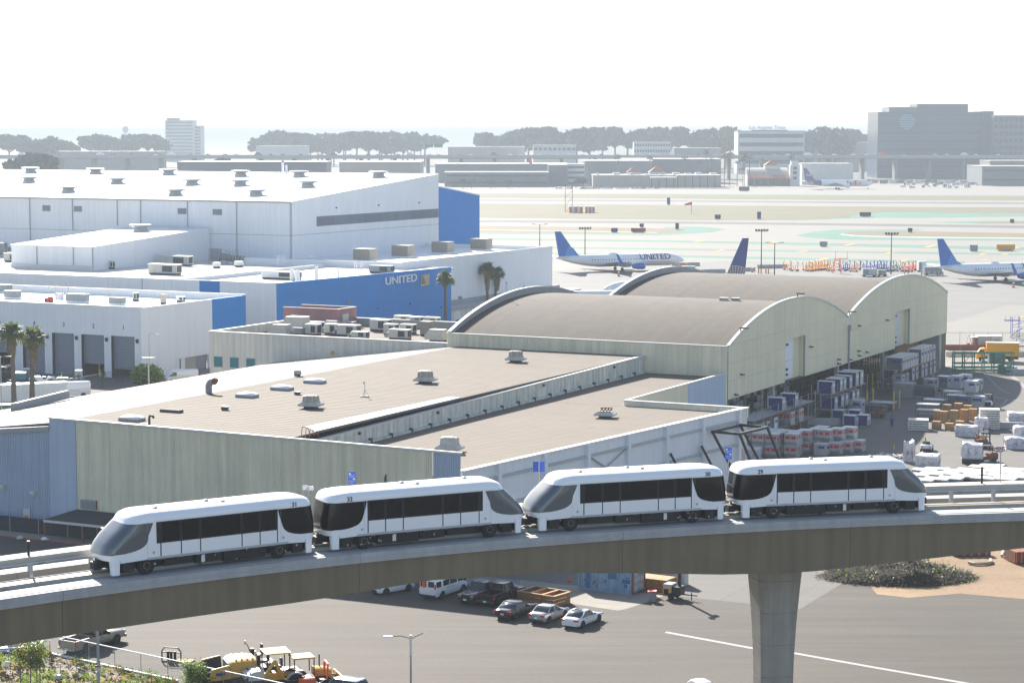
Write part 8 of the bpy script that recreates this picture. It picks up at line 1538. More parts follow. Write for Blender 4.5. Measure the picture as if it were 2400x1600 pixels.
for i, (px, py, w, h, mm, lab) in enumerate(((1613, 641, 4.2, 2.4, 'hvac', 'grey ground power cart under the left airliner nose'), (2037, 648, 4.6, 2.5, 'hvac', 'grey ground power cart below the tow bar rows'), (2160, 637, 2.6, 3.4, 'sign_white', 'white service truck near the right airliner tail'), (2185, 645, 5.5, 2.6, 'hvac_grey', 'grey windowless equipment block near the right airliner tail'), (2066, 647, 2.6, 2.0, 'vent_tan', 'tan lift cart right of the grey power cart'))):
    t = thing('ground_cart', lab, 'cart', G(px, py), .1, 'ground service carts'); MB().bx(-w / 2, w / 2, -1, 1, .5, h).build('cabinet', mm, t); MB().bx(-w * .42, -w * .1, -1.03, -1, .8, h * .9).build('louvre', 'hvac_grey', t); MB().bx(-w / 2, w * .62, -.9, .9, .3, .5).build('chassis', 'black', t)
    for x in (-w * .35, w * .35): MB().tube((x, -1, .3), (x, 1, .3), .3, 10).build('wheel', 'rubber', t)
for i, (x0, x1, y) in enumerate(((1575, 1640, 624), (1655, 1700, 640), (1735, 1770, 636), (1775, 1845, 629), (1640, 1660, 641))):
    a, b = G(x0, y), G(x1, y - 1); o = MB().bar((0, 0, .6), tuple(b - a + Vector((0, 0, .6))), .3, 1.2).build('blast_barrier', 'concrete_cap', None, loc=a); tag(o, f'pale barrier length on the apron, {ORD[i + 1]} listed from the left airliner', 'barrier', 'apron barriers')
t = thing('tow_bar_set', 'yellow tow gear in front of the left airliner nose', 'tow gear', G(1596, 636)); MB().bx(-2, 2, -.6, .6, .3, 1.3).build('body', 'amber_paint', t); [MB().box((x, 0, 2), (.5, .5, 1.6)).build('post', 'amber_paint', t) for x in (-.5, 1.8)]
for i, (px, py) in enumerate(((1450, 648), (1763, 638), (2375, 674))):
    t = thing('traffic_drum', f'red and white striped drum on the apron, {ORD[i + 1]} from the left', 'drum', G(px, py), 0, 'striped drums on the apron')
    for k in range(4): MB().tube((0, 0, k * .38), (0, 0, k * .38 + .37), .42 - k * .04, 10, .40 - k * .04).build('band', 'red' if k % 2 == 0 else 'sign_white', t)
for i, px in enumerate((1778, 1784, 1795, 1801, 2120, 2128, 2168, 2178, 2190, 2200, 2209, 2160)):
    o = MB().tube((0, 0, 0), (0, 0, 1.6), .22, 8).build('bollard', 'amber_paint' if i < 4 else 'walkway_top', None, loc=G(px, 641 + (7 if i > 3 else 0))); tag(o, f'apron bollard, {ORD[i + 1]} from the left', 'bollard', 'apron bollards')
for i, (px, py, w, h, mm, lab) in enumerate(((1440, 545, 3, 1.6, 'text_navy', 'dark airfield sign left of the red one'), (1496, 545, 6.5, 1.6, 'maroon', 'red airfield sign beyond the left airliner'), (1504, 533, 2, 1.4, 'black', 'small black airfield sign above the red one'), (1587, 538, 1.6, 2.6, 'black', 'upright dark airfield marker near the green island end'), (1930, 578, 3, 1.6, 'hvac_grey', 'grey green airfield sign between the stripes'), (2282, 589, 3, 2, 'hvac_grey', 'dark airfield sign over the right airliner'), (2357, 588, 7, 2, 'amber_paint', 'yellow airfield sign near the right edge'), (2133, 545, 2, 1.6, 'black', 'dark airfield marker on the right grass island'), (2372, 523, 2, 1.6, 'black', 'dark airfield marker on the far small island'), (1682, 514, 3, 2, 'black', 'dark airfield sign left on the middle grass'), (1779, 514, 2, 3.5, 'text_navy', 'upright airfield marker on the middle grass'), (1567, 480, 2, 4, 'text_navy', 'upright marker beside the wind sock'), (2028, 508, 6, 2, 'black', 'low dark airfield sign before the green field'), (1744, 448, 8, 3, 'black', 'low dark airfield sign on the far apron'))):
    t = thing('airfield_sign', lab, 'airfield sign', G(px, py), 0, 'signs on the airfield'); MB().box((0, 0, .4 + h / 2), (w, .4, h)).build('board', mm, t); MB().box((0, 0, .2), (w * .8, .3, .4)).build('legs', 'galv', t)
b = G(1621, 500); h = z_at(b, 473); t = thing('wind_sock', 'orange wind sock on a thin mast over the middle grass', 'wind sock', b); MB().tube((0, 0, 0), (0, 0, h), .15, 6).build('mast', 'galv', t); MB().tube((0, 0, h - .6), (-4, 0, h - 1.5), 1.1, 10, .5).build('sock', 'orange', t)
for x0, x1, lab in ((1334, 1366, 'red and white striped equipment hut in the middle grass'), (1372, 1394, 'second red and white hut right of the striped one')):
    a, b = G(x0, 499), G(x1, 499); t = thing('equipment_hut', lab, 'hut', a); n = 5; w = (b - a).length / n; hh = z_at(a, 485)
    for k in range(n): MB().bx(k * w, (k + 1) * w - .05, 0, 4, 0, hh).build('wall_panel', 'orange' if k % 2 == 0 else 'white_paint', t)
    MB().bx(-.2, n * w + .2, -.2, 4.2, hh, hh + .3).build('roof', 'white_roof', t)
b = G(1333, 497); h = z_at(b, 432); t = thing('lattice_mast', 'thin red lattice mast by the striped hut', 'mast', b); m = MB(); [m.bar((x, y, 0), (x, y, h), .25, .25) for x in (-2, 2) for y in (-1, 1)]; [m.bar((-2, -1, z), (2, -1, z + 4), .15, .15) for z in range(0, int(h) - 4, 4)]; m.build('lattice', 'rust', t)
# === THE HAZY FAR SIDE
FG = 'far airport and city buildings'
def block(name, label, x0, x1, ytop, ybase, Y, depth, m, cat='building', roof=None, stripes=None, cols=0, z0=0, skew=0.0, equip=0):
    """a far building whose front stands at depth Y, spanning two sight lines"""
    a, b = PY(x0, ytop, Y), PY(x1, ytop, Y); w = b.x - a.x; h = a.z
    t = thing(name, label, cat, (a.x, Y, 0), skew, FG); MB().bx(0, w, 0, depth, 0, h).build('wall', m, t); MB().bx(-.3, w + .3, -.3, depth + .3, h, h + .6).build('roof', roof or 'far_tan', t)
    if stripes:
        n, mm, f = stripes; sh = h / n
        for k in range(n):
            if cols:
                for c in range(cols): MB().bx(w * (c + .14) / cols, w * (c + .86) / cols, -.25, -.02, h - (k + .25 + f) * sh, h - (k + .25) * sh).build('window', mm, t)
            else: MB().bx(w * .02, w * .98, -.25, -.02, h - (k + .3 + f) * sh, h - (k + .3) * sh).build('window_band', mm, t)
    rr = random.Random(int(x0) + 7)
    for k in range(equip): x = w * (k + rr.uniform(.2, .8)) / equip; MB().bx(x, x + rr.uniform(2, 6), depth * .2, depth * .4, h + .61, h + rr.uniform(1.2, 2.6)).build('roof_unit', 'far_white', t)
    return t, w, h
t, w, h = block('office_tower', 'largest dark glass office block on the right with a pale globe emblem', 2058, 2302, 264, 420, 2100, 60, 'far_glass', roof='far_glass', skew=0)
for k in range(22): MB().bx(0, w, -.4, -.05, h * (k + .9) / 23, h * (k + .9) / 23 + .35).build('floor_band', 'far_grey' if k % 3 else 'far_window', t)
MB().bx(w * .12, w * .39, 8, 50, h + .6, h + 5.5).build('penthouse', 'far_grey', t); MB().bx(w * .39, w * .88, 8, 50, h + .6, h + 8.5).build('penthouse', 'far_glass', t)
m = MB(); cx, cz, R = w * .28, h * .86, 7.6
for k in range(7):
    z0 = cz - R + 2 * R * (k + .15) / 7; z1 = z0 + 2 * R * .6 / 7; hw0 = math.sqrt(max(.2, R * R - (z0 - cz) ** 2)); hw1 = math.sqrt(max(.2, R * R - (z1 - cz) ** 2)); m.slab([(cx - hw0, -.6, z0), (cx + hw0, -.6, z0), (cx + hw1, -.6, z1), (cx - hw1, -.6, z1)], [(cx - hw0, -.4, z0), (cx + hw0, -.4, z0), (cx + hw1, -.4, z1), (cx - hw1, -.4, z1)])
m.build('globe_emblem', 'logo_cyan', t)
block('office_wing', 'gridded office wing at the right edge beside the dark glass block', 2329, 2460, 272, 420, 2080, 50, 'far_grey', stripes=(9, 'far_window', .6), cols=11); block('office_core', 'plain dark slab between the glass block and the gridded wing', 2303, 2329, 262, 420, 2095, 50, 'far_glass')
t, w, h = block('newspaper_office', 'white office block with dark window bands and rooftop lettering', 1730, 1886, 308, 400, 2300, 40, 'far_white', stripes=(5, 'far_window', .45))
MB().bx(w * .2, w * .75, 2, 20, h + .6, h + 1.6).build('sign_rail', 'far_grey', t); text('Los Angeles Times', 5.2, 'text_navy', t, (w * .44, 1.5, h + 4.0), (1, 0, 0), name='roof_lettering', depth=.2, bold=.05)
for z in (h * .05, h * .25): MB().bx(w * .03, w * .1, -.5, -.2, z, z + 2).build('balcony', 'far_white', t)
block('end_stair_block', 'tall plain end block of the lettered white office', 1886, 1906, 310, 400, 2320, 40, 'far_grey'); 
t, w, h = block('hotel_tower', 'pale tower far left with a flat overhanging roof slab', 387, 452, 283, 360, 3300, 40, 'far_white', stripes=(12, 'far_grey', .4)); MB().bx(-4, w * .5, -2, 30, h + 3, h + 4.5).build('roof_slab', 'far_white', t); MB().bx(2, w * .45, 4, 24, h + .6, h + 3).build('plant_room', 'far_white', t)
block('hotel_tower', 'lower stepped wing right of the pale tower', 450, 470, 296, 360, 3320, 40, 'far_white', stripes=(11, 'far_grey', .4))
b = PY(294, 310, 3600); t = thing('water_tower', 'faint water tower ball far left of the pale tower', 'water tower', (b.x, 3600, 0)); MB().lathe([(1.2, 0), (1.0, 44), (3, 45), (5.2, 49), (5.2, 52), (3, 55), (.1, 56)], n=14).build('tank', 'far_white', t, smooth=True)
for a in (('cargo_shed', 'long grey cargo shed behind the largest white roof', 415, 765, 381, 400, 1480, 40, 'far_grey'), ('cargo_shed', 'wide tan roofed shed behind the head on airliner', 795, 985, 381, 412, 1620, 60, 'far_tan', 'building', 'far_white'), ('cargo_shed', 'grey shed just right of the white hangar ridge', 1042, 1285, 405, 440, 1760, 30, 'far_grey', 'building', 'far_white', (2, 'far_window', .22)), ('cargo_shed', 'flat long shed behind the first grey shed', 1020, 1330, 385, 430, 1900, 50, 'far_grey', 'building', 'far_white'), ('cargo_terminal', 'grey terminal with white stripes left of the tiled roofs', 1285, 1330, 388, 438, 1790, 30, 'far_grey'), ('cargo_terminal', 'striped white and dark terminal stair front', 1330, 1370, 386, 435, 1795, 30, 'far_white', 'building', 'far_tan', (4, 'far_window', .4)), ('cargo_terminal', 'grey blue hall behind the tiled roofs', 1370, 1530, 378, 430, 1830, 50, 'far_grey', 'building', 'far_white'), ('cargo_terminal', 'long sloping roof hall left of the far palms', 1460, 1690, 374, 430, 1880, 50, 'far_grey', 'building', 'far_white'), ('freight_building', 'pale freight building with lettering across the runway', 1390, 1690, 412, 440, 1745, 40, 'far_tan', 'building', 'far_white', None, 0, 0, 0, 9), ('cargo_hall', 'pale hall behind the purple tailed freighter', 1880, 2000, 385, 425, 1830, 40, 'far_white'), ('cargo_shed', 'grey shed with a dark band at the right edge of the far apron', 2302, 2460, 391, 432, 1800, 60, 'far_grey', 'building', 'far_tan', (2, 'far_window', .18)), ('cargo_shed', 'upper grey shed behind the one at the right edge', 2320, 2460, 378, 420, 1850, 40, 'far_grey'),
          ('apartment_block', 'white block with small windows left of the lettered office', 1486, 1572, 334, 370, 2450, 25, 'far_white', 'building', None, (5, 'far_window', .4), 14), ('warehouse_far', 'low grey roof right of the white windowed block', 1580, 1690, 348, 380, 2400, 40, 'far_grey', 'building', 'far_tan'), ('warehouse_far', 'pale low block with windows far behind the first shed', 1250, 1350, 341, 372, 2500, 30, 'far_white', 'building', None, (3, 'far_window', .35), 9), ('warehouse_far', 'pale low roof above the freeway left of centre', 1050, 1230, 345, 372, 2550, 30, 'far_tan', 'building', 'far_white'), ('warehouse_far', 'long pale roof on the rise left of the glass block', 1905, 2056, 335, 372, 2550, 60, 'far_tan', 'building', 'far_white'), ('warehouse_far', 'pale stepped terrace behind the long roof on the right', 1915, 2056, 325, 340, 2800, 60, 'far_tan', 'building', 'far_white'), ('warehouse_far', 'faint pale block left of the tree line centre', 600, 720, 343, 366, 2700, 30, 'far_white'), ('warehouse_far', 'faint long roof left below the pale tower', 130, 380, 356, 372, 2500, 30, 'far_grey')): block(*a[:2], *a[2:])
for x0, x1, y, lab in ((1470, 1502, 404, 'left small orange tiled roof on the freight building'), (1522, 1560, 404, 'right small orange tiled roof on the freight building'), (1793, 1823, 388, 'orange tiled roof near the mission style tower')):
    a, b = PY(x0, y, 1760 if y > 400 else 1800), PY(x1, y, 1760 if y > 400 else 1800); w = b.x - a.x; t = thing('tiled_roof_house', lab, 'house', (a.x, a.y, 0)); MB().bx(0, w, 0, w, 0, a.z).build('wall', 'far_white', t); MB().slab([(w / 2 - .2, w / 2, a.z + w * .4), (w / 2 + .2, w / 2, a.z + w * .4), (w / 2 + .2, w / 2 + .2, a.z + w * .4), (w / 2 - .2, w / 2 + .2, a.z + w * .4)], [(-.5, -.5, a.z), (w + .5, -.5, a.z), (w + .5, w + .5, a.z), (-.5, w + .5, a.z)]).build('roof', 'far_tile', t)
a, b = PY(1752, 400, 1790), PY(1850, 400, 1790); w = b.x - a.x; t = thing('mission_hall', 'pale mission style hall with red arcade roof and bell tower', 'building', (a.x, 1790, 0), 0, FG); hz = PY(1790, 394, 1790).z; MB().bx(0, w, 0, 30, 0, hz * .6).build('wall', 'far_white', t); m = MB(); m.loft([[(x, y, hz * .6 + max(0, (hz - hz * .6) * math.sin(math.pi * k / 10))) for k, y in [(k, 30 * k / 10) for k in range(11)]] for x in (0, w)]); m.build('vault_roof', 'far_tan', t)
MB().slab([(0, -.2, hz * .62), (w, -.2, hz * .62), (w, -5, hz * .45), (0, -5, hz * .45)], [(0, -.2, hz * .58), (w, -.2, hz * .58), (w, -5, hz * .41), (0, -5, hz * .41)]).build('arcade_roof', 'far_tile', t)
for k in range(6): MB().bx(w * k / 6 + .4, w * (k + 1) / 6 - 1.4, -5.2, -5, 0, hz * .38).build('arch_opening', 'far_window', t)
tz = PY(1862, 374, 1785).z; MB().bx(w, w + 8, -6, 4, 0, tz * .8).build('bell_tower', 'far_white', t); MB().bx(w + 1, w + 7, -5, 3, tz * .8, tz * .95).build('belfry', 'far_white', t); MB().lathe([(3, tz * .95), (2, tz), (.1, tz * 1.05)], (w + 4, -1, 0), 10).build('cupola', 'far_tan', t)
for z in (.25, .45, .62): MB().bx(w + 2.5, w + 5.5, -6.2, -6, tz * z, tz * z + 2.4).build('window', 'far_window', t)
t = thing('canopy_shed', 'open sided canopies before the freight building', 'canopy', tuple(PY(1526, 438, 1715)[:2]) + (0,)); c0 = PY(1526, 420, 1715)
for x0, x1, z in ((0, 21, 8.2), (21, 56, 10)): MB().bx(x0, x1, 0, 14, z, z + .6).build('roof', 'far_white', t); [MB().bx(x, x + .5, 0, .5, 0, z).build('post', 'far_window', t) for x in range(int(x0), int(x1), 6)]
z_f = PY(1700, 366, 2040).z; t = thing('freeway_viaduct', 'long elevated freeway across the far side of the airfield', 'viaduct', (0, 2040, 0)); MB().bx(-700, 800, 0, 26, z_f - 2.6, z_f).build('deck', 'far_grey', t); MB().bx(-700, 800, -.4, 0, z_f - 2.0, z_f + 1.0).build('parapet', 'far_tan', t)
for k in range(46): MB().bx(-690 + k * 32, -687 + k * 32, 6, 20, 0, z_f - 2.6).build('column', 'far_grey', t)
rr = random.Random(2); cb = MB(); cb.loft([section(*s) for s in ((-2.2, .8, .3, .9), (-1.9, .9, .25, 1.0), (1.9, .9, .25, .95), (2.2, .8, .3, .7))]); cb.loft([[(x, y * k, z) for x, y in ((-1.5, -.8), (.9, -.8), (.9, .8), (-1.5, .8))] for k, z in ((1, .95), (.85, 1.5))]); cms = {m: cb.data('far_car', m) for m in ('car_white', 'car_grey', 'car_silver', 'red')}
CN = {'car_white': 'white', 'car_grey': 'dark', 'car_silver': 'silver', 'red': 'red'}; cn = {}
def far_car(px, Y, z, sc, mm, where, rz=0):
    p = PY(px, 366, Y); o = inst('far_car', cms[mm], None, (p.x, Y, z), rz); o.scale = sc; k = (mm, where); cn[k] = cn.get(k, 0) + 1; tag(o, f'{CN[mm]} car {where}, {ORD[min(40, cn[k])]} of its colour', 'car', 'cars ' + where)
for k in range(64): far_car(40 + k * 37 + rr.uniform(-12, 12), 2044 + rr.choice((2, 7, 12, 17)), z_f, (1.15, 1.1, 1.25) if k % 5 else (1.7, 1.3, 2.2), rr.choice(('car_white', 'car_white', 'car_silver', 'car_grey', 'red')), 'on the far freeway')
for px in sorted(rr.choice((rr.uniform(10, 620), rr.uniform(1480, 1540), rr.uniform(1300, 1470))) for k in range(70)): far_car(px, 1690 if px > 1000 else rr.uniform(1760, 1990), 0, (1, 1, 1), rr.choice(('car_white', 'car_white', 'car_silver', 'car_grey')), 'in the left far lot' if px < 1000 else 'by the freight building', rr.choice((0, 1.57)))
t = thing('gantry_sign', 'green freeway sign gantry above the white hangar ridge', 'gantry', PY(986, 352, 2060)[:2] + (0,) if False else (PY(986, 352, 2060).x, 2060, z_f)); gz_ = PY(986, 341, 2060).z - z_f; MB().path([(0, 0, 0), (0, 0, gz_ - 3), (3, 0, gz_)], .4, 6).build('pole', 'far_grey', t); [MB().bx(x, x + 8, -.2, .2, gz_ - 2, gz_ + 1).build('sign_board', 'green_paint', t) for x in (4, 13)]
for k, px in enumerate(sorted(rr.uniform(2110, 2290) for _ in range(60))):
    py = rr.uniform(428, 442); mm = rr.choice(('far_grey', 'far_white', 'hvac_grey', 'far_tan')); cn[mm] = cn.get(mm, 0) + 1; p = G(px, py); w = rr.uniform(2, 4.5); o = MB().bx(-w / 2, w / 2, -1, 1, .3, rr.uniform(1.2, 2.8)).build('freight_cart', mm, None, loc=p); tag(o, {'far_grey': 'grey', 'far_white': 'white', 'hvac_grey': 'dark', 'far_tan': 'tan'}[mm] + f' freight cart on the far courier apron, {ORD[cn[mm]]} of its colour from the left', 'cart', 'carts on the far courier apron')
for k in range(26):
    px = 1990 + k * 12; p = PY(px, 400, 1840); o = MB().bx(-3, 3, -1, 1, .6, 3.4).build('freight_container', rr.choice(('far_white', 'far_tan', 'far_grey')), None, loc=(p.x, 1840 + rr.uniform(0, 40), 0)); tag(o, f'freight container behind the far courier apron, {ORD[k + 1]} from the left', 'container', 'containers behind the courier apron')
def tree_mesh(w, h, seed, flat=.55):
    r2 = random.Random(seed); m = MB(); cl = [(r2.uniform(-.42, .42) * w, r2.uniform(-.25, .25) * w, h * r2.uniform(.58, .92), w * r2.uniform(.16, .28)) for _ in range(9)]
    for cx, cy, cz, R in cl:
        for k in range(60):
            d = Vector((r2.gauss(0, 1), r2.gauss(0, 1), r2.gauss(0, 1))).normalized() * r2.random() ** .35; p = Vector((cx + d.x * R, cy + d.y * R, cz + d.z * R * flat)); u = Vector((r2.gauss(0, 1), r2.gauss(0, 1), r2.gauss(0, .7))).normalized(); v = u.orthogonal().normalized(); v = Matrix.Rotation(r2.uniform(0, 6), 3, u) @ v; q = u.cross(v); L_ = R * r2.uniform(.3, .6); m.add([p - q * L_, p + v * L_ * .7, p + q * L_, p - v * L_ * .7], [(0, 1, 2, 3)])
    tr = MB(); tr.tube((0, 0, 0), (.3, 0, h * .6), w * .03, 7, w * .018)
    for cx, cy, cz, R in cl: tr.tube((.3, 0, h * .5), (cx, cy, cz), w * .014, 5)
    return m.data('crown', 'far_leaf'), tr.data('trunk', 'bark')
TM = [tree_mesh(26, 27, s) for s in range(5)]
TG = 'trees along the far edge of the airport'
TR = [(20, 323, 2600), (62, 327, 2650), (118, 325, 2600), (100, 335, 2500), (160, 340, 2600)] + [(215 + i * 26, 326 - 5 * math.sin(i * 1.7), 2750) for i in range(7)] + [(620 + i * 27, 322 - 7 * math.sin(i * .9), 2850) for i in range(14)] + [(745 + i * 30, 318 + 4 * math.sin(i), 3000) for i in range(8)] + [(995, 318, 2900), (1145, 318, 2850), (1182, 313, 2800), (1210, 311, 2850), (1238, 312, 2850)] + [(1262 + i * 30, 310 - 4 * math.sin(i * 1.3), 2700) for i in range(16)] + [(1700, 325, 2600), (1660, 330, 2500), (1922, 308, 2500), (1945, 306, 2550), (1905, 318, 2500), (1985, 312, 2600), (2040, 314, 2700), (2010, 318, 2700), (1960, 322, 2550)]
for i, (px, py, Y) in enumerate(TR):
    p = PY(px, py, Y); wh = next(w_ for x_, w_ in ((213, 'at the far left edge'), (480, 'left of the pale tower'), (1000, 'right of the pale tower'), (1255, 'right of the green freeway sign'), (1760, 'left of the lettered office'), (9999, 'left of the glass office block')) if px < x_); cn[wh] = cn.get(wh, 0) + 1; t = thing('far_tree', f'hazy rounded tree {wh}, {ORD[cn[wh]]} of that clump', 'tree', (p.x, Y, 0), i * 1.3, TG); s = p.z / 25.5
    for nm, me in zip(('crown', 'trunk'), TM[i % 5]): o = inst(nm, me, t)
    t.scale = (s * rr.uniform(.95, 1.3), s, s)
for i, (px, py, Y) in enumerate([(66, 366, 1500), (92, 368, 1500), (510, 378, 1750), (1085, 422, 1700), (1105, 424, 1700), (1150, 424, 1700), (1190, 424, 1700), (1350, 424, 1700), (1368, 420, 1700)]):
    p = PY(px, py, Y); t = thing('airfield_tree', f'leafy tree beside the sheds across the airfield, {ORD[i + 1]} counted from the left', 'tree', (p.x, Y, 0), i * 1.1, 'trees by the far sheds'); s = max(.25, p.z / 25.5); [inst(nm, me, t) for nm, me in zip(('crown', 'trunk'), TM[(i + 2) % 5])]; t.scale = (s, s, s)
fp_ = MB(); [fp_.add([(0, 0, 1), (1.9 * math.cos(a) - .35 * math.sin(a), 1.9 * math.sin(a) + .35 * math.cos(a), 1 + e), (2.6 * math.cos(a), 2.6 * math.sin(a), .7 + e * 1.4), (1.9 * math.cos(a) + .35 * math.sin(a), 1.9 * math.sin(a) - .35 * math.cos(a), 1 + e)], [(0, 1, 2, 3)]) for a, e in [(k * .48, (-.7, .1, .9)[k % 3]) for k in range(26)]]; fpm = fp_.data('crown', 'far_leaf'); ftm = MB().tube((0, 0, -14), (0, 0, 1), .28, 6).data('trunk', 'bark')
for i, (px, py) in enumerate(sorted([(1448, 370), (1523, 370), (1605, 373), (1640, 382), (1668, 374), (1698, 367), (1710, 366), (1728, 380), (1742, 373), (1757, 370), (1746, 366), (1958, 352), (1967, 345), (1974, 346), (1655, 358), (1855, 370)])):
    Y = 1790 if py > 353 else 2300; p = PY(px, py, Y); t = thing('far_palm', f'slender far palm across the airfield, {ORD[i + 1]} from the left', 'palm', (p.x, Y, p.z - 1), i, 'slender far palms'); inst('crown', fpm, t); inst('trunk', ftm, t); t.scale = (1.3, 1.3, max(1, (p.z) / 14))
# === NEAR PALMS AND PLANTING
def fan_palm(label, base, h, trunk_r, skirt, crown, seed, lean=0.0):
    t = thing('fan_palm', label, 'palm', base, 0, 'tall fan palms'); r2 = random.Random(seed); tp = Vector((lean, 0, h)); m = MB(); R = []
    for k in range(13): f = k / 12; r = trunk_r * (1.25 - .35 * f + (.07 if k % 2 else 0)); R.append([(lean * f * f + r * math.cos(a), r * math.sin(a), h * f) for a in [2 * math.pi * j / 9 for j in range(9)]])
    m.loft(R); m.build('trunk', 'bark', t, smooth=True)
    def fan(mb, o, d, up, L_, w, n=9, droop=.3):
        d = d.normalized(); s = d.cross(up).normalized(); stem = o + d * L_ * .42; mb.bar(o, stem, .05, .04)
        for k in range(n):
            a = (k / (n - 1) - .5) * 2.5; e = (d * math.cos(a) + s * math.sin(a)).normalized(); tip = stem + e * L_ * .62 * (1 - .12 * abs(a)) - Vector((0, 0, droop * L_ * (.35 + .25 * abs(a)))); mid = stem + e * L_ * .34; b = e.cross(up).normalized() * w; mb.add([stem, mid + b, tip, mid - b], [(0, 1, 2, 3)])
    groups = []
    m = MB(); md = MB(); ms = MB()
    for k in range(crown):
        a = k * 2.4; el = r2.uniform(-.35, 1.25); d = Vector((math.cos(a) * math.cos(el), math.sin(a) * math.cos(el), math.sin(el))); fan(m if el > -.1 or k % 3 else md, tp + Vector((0, 0, .1)), d, Vector((0, 0, 1)), r2.uniform(2.0, 2.7), .12, 9, .30 if el > .3 else .62)
    m.build('crown', 'palm_green', t); 
    if md.v: md.build('yellowing_fronds', 'leaf_amber', t)
    for k in range(int(skirt * 70)):
        a = r2.uniform(0, 6.283); z = r2.uniform(.1, skirt); q = (1.05 - .55 * z / skirt) * r2.uniform(.75, 1.05) * (1.0 if skirt > 1.5 else .8); p = tp + Vector((math.cos(a) * .25, math.sin(a) * .25, .1 - z * .75)); e = tp + Vector((math.cos(a) * q, math.sin(a) * q, -z * .75 - r2.uniform(.7, 1.1))); s = Vector((-math.sin(a), math.cos(a), 0)) * r2.uniform(.10, .2); ms.add([p - s * .3, p + s * .3, e + s, e - s], [(0, 1, 2, 3)])
    ms.build('dead_skirt', 'palm_dead', t); return t
b = G(34, 980); h = z_at(b, 785); fan_palm('left tall palm of the pair at the dock yard', b, h, .34, 3.4, 62, 3, -.2)
b = G(76, 965); h = z_at(b, 795); fan_palm('right tall palm of the pair at the dock yard with a shaggy brown skirt', b, h, .36, 4.0, 62, 4, .3)
b = G(1044, 772); h = z_at(b, 655); fan_palm('single slim palm in front of the blue lettered wall', b, h, .30, 1.5, 64, 5)
b = G(1142, 735); h = z_at(b, 633); fan_palm('thicker palm of the close pair before the white block', b, h, .34, 5.2, 66, 6); b = G(1160, 730); h = z_at(b, 643); fan_palm('smaller palm leaning out on the right of the close pair', b, h, .30, 4.2, 60, 7, .5)
g = G(1077, 762); sedan('parked_car', 'pale blue grey car behind the single slim palm', g, rad(160), 4.6, 1.8, 1.5, 'car_silver')
bed = [(-40, 1500), (24, 1516), (105, 1529), (413, 1594), (460, 1640), (-40, 1640)]
B_ = [G(x, y) for x, y in bed]; sheet('planting_bed', B_, .02, 'g_bed'); psheet('footpath', [(-60, 1594), (30, 1612), (80, 1640), (-60, 1660)], .03, 'g_line')
bx_ = [(p.x, p.y) for p in B_]
def inside(x, y):
    c = False; n = len(bx_)
    for i in range(n):
        (x1, y1), (x2, y2) = bx_[i], bx_[(i + 1) % n]
        if (y1 > y) != (y2 > y) and x < (x2 - x1) * (y - y1) / (y2 - y1) + x1: c = not c
    return c
r2 = random.Random(8); xs_ = [p[0] for p in bx_]; ys_ = [p[1] for p in bx_]; TUFT = {'leaf_bright': MB(), 'leaf': MB(), 'leaf_amber': MB(), 'leaf_dark': MB(), 'palm_dead': MB()}
for k in range(1500):
    x, y = r2.uniform(min(xs_), max(xs_)), r2.uniform(min(ys_), max(ys_))
    if not inside(x, y): continue
    c = mn.noise(Vector((x * .35, y * .35, 1))); mm = ('leaf_bright' if c > .12 else 'palm_dead' if c < -.18 else r2.choice(('leaf', 'leaf_amber', 'leaf_dark', 'palm_dead', 'leaf_bright'))); R = r2.uniform(.12, .5) * (1.2 if c > .1 else .8); mb = TUFT[mm]
    for j in range(26):
        a = r2.uniform(0, 6.283); el = r2.uniform(.1, 1.4); d = Vector((math.cos(a) * math.cos(el), math.sin(a) * math.cos(el), math.sin(el))); p = Vector((x, y, 0)) + d * R * r2.uniform(.2, 1); s = d.orthogonal().normalized(); s = Matrix.Rotation(r2.uniform(0, 6), 3, d) @ s; L_ = r2.uniform(.08, .19); mb.add([p, p + d * L_ * .5 + s * L_ * .35, p + d * L_, p + d * L_ * .5 - s * L_ * .35], [(0, 1, 2, 3)])
for mm, mb in TUFT.items(): tag(mb.build('ground_cover', mm), kind='stuff')
def young_tree(label, base, h, R, n, mix, seed, stakes=True, cat='tree'):
    t = thing('young_tree' if stakes else 'leafy_shrub', label, cat, base); rr = random.Random(seed); MB().tube((0, 0, 0), (.05, 0, h * .75), .06, 7, .03).build('trunk', 'bark', t)
    m = MB(); [m.tube((.03, 0, h * .5), (R * .7 * math.cos(a), R * .7 * math.sin(a), h * (.7 + .2 * rr.random())), .025, 5) for a in [k * 1.05 for k in range(7)]]; m.build('branches', 'bark', t)
    for i, (mm, f) in enumerate(mix):
        m = MB()
        for c in range(10):
            a = rr.uniform(0, 6.28); q = rr.random() ** .5 * R * .75; cc = Vector((q * math.cos(a), q * math.sin(a), h * rr.uniform(.52 if stakes else .2, .95)))
            for k in range(int(n * f / 10)):
                d = Vector((rr.gauss(0, 1), rr.gauss(0, 1), rr.gauss(0, .9))) * R * .19; p = cc + d; u = Vector((rr.gauss(0, 1), rr.gauss(0, 1), rr.gauss(-.3, .6))).normalized(); v = u.orthogonal().normalized(); v = Matrix.Rotation(rr.uniform(0, 6), 3, u) @ v; L_ = rr.uniform(.10, .22); m.add([p, p + u * L_ * .5 + v * L_ * .26, p + u * L_, p + u * L_ * .5 - v * L_ * .26], [(0, 1, 2, 3)])
        m.build('foliage', mm, t)
    if stakes: [MB().tube((x, -.2, 0), (x, -.2, h * .62), .045, 6).build('stake', 'bark', t) for x in (-.75, .55, .8)]
b = G(72, 1612); young_tree('young staked tree with green and yellowing leaves at the left edge', b, z_at(b, 1497), 1.45, 3600, (('leaf', .5), ('leaf_bright', .25), ('leaf_dark', .2), ('leaf_amber', .12)), 1)
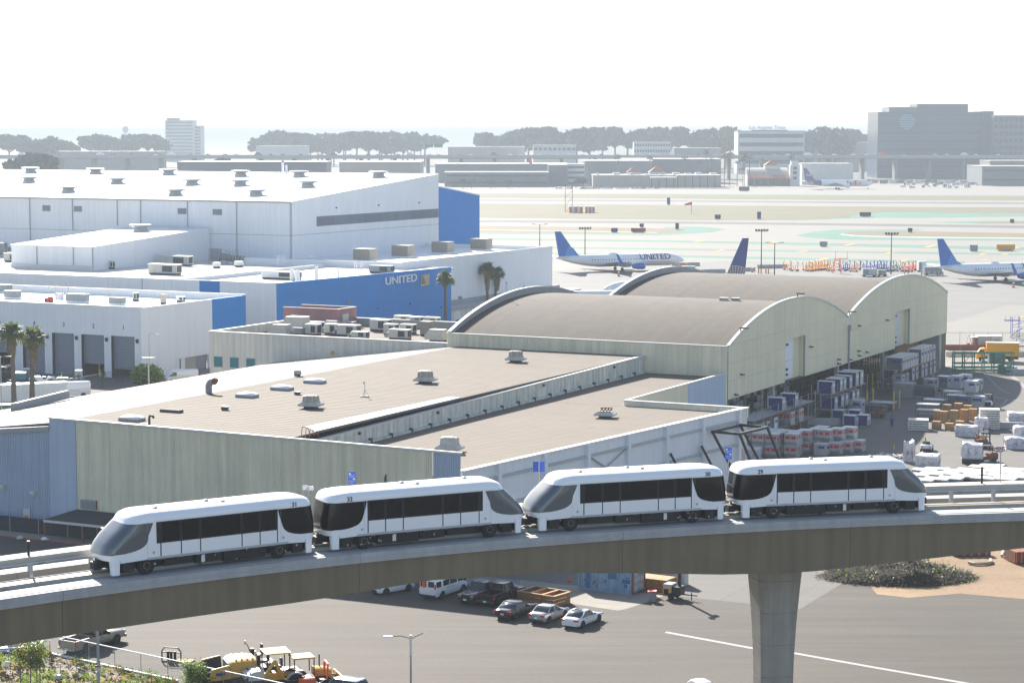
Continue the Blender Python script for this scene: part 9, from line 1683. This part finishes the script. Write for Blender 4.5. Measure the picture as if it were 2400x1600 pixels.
b = G(462, 1622); young_tree('bright leafy shrub beside the fence and the paver', b, z_at(b, 1546), 1.25, 3000, (('leaf_bright', .6), ('leaf', .3), ('leaf_dark', .15)), 2, False, 'shrub')
b = G(820, 1640); young_tree('leafy shrub tip at the bottom edge beside the orange tractor', G(655, 1650), 1.6, .8, 700, (('leaf_bright', .8), ('leaf', .2)), 3, False, 'shrub')
for k, (y0, y1, lab) in enumerate((((-10, 1549), (255, 1600), 'thin white cord fence line through the planting bed'),)): pass
a, c = G(-20, 1542), G(270, 1612); t = thing('cord_fence', 'low cord fence with thin posts inside the planting bed', 'fence', a); N = 7
for k in range(N + 1): q = (c - a) * (k / N); MB().tube(q, q + Vector((0, 0, 1.0)), .035, 6).build('post', 'galv', t)
for k in range(N): q, r = (c - a) * (k / N), (c - a) * ((k + 1) / N); MB().path([q + Vector((0, 0, .95)), (q + r) / 2 + Vector((0, 0, .88)), r + Vector((0, 0, .95))], .02, 5).build('cord', 'white_paint', t)
o = MB().box((0, 0, .9), (.35, .04, .45)).build('stake_sign', 'sign_white', None, loc=G(18, 1580)); tag(o, 'small white stake sign in the planting bed', 'sign')
m = MB(); m.loft([[(x * k, y * k, z) for x, y in ((-.3, -.15), (.1, -.2), (.4, .05), (0, .2))] for k, z in ((1, .25), (1.1, .4), (.5, .55))]); o = m.build('plastic_bag', 'mint', None, loc=G(138, 1596)); tag(o, 'pale green plastic bag caught in the planting bed', 'litter')
o = MB().slab([(0, 0, .5), (3.5, .6, .5), (3.5, 3, .5), (0, 3, .5)], [(0, 0, 0), (3.5, .6, 0), (3.5, 3, 0), (0, 3, 0)]).build('blue_tarp', 'blue_grey_wall', None, loc=G(-12, 1532)); tag(o, 'pale blue sheet lying at the left edge under the girder', 'tarpaulin')
t = thing('rubble_block', 'rubble end of a low wall at the left edge near the young tree', 'rubble', G(28, 1527)); [MB().bx(k * .4 - .4, k * .4 - .05, 0, .5, 0, .8 - .1 * k).build('stone', 'stucco', t) for k in range(3)]
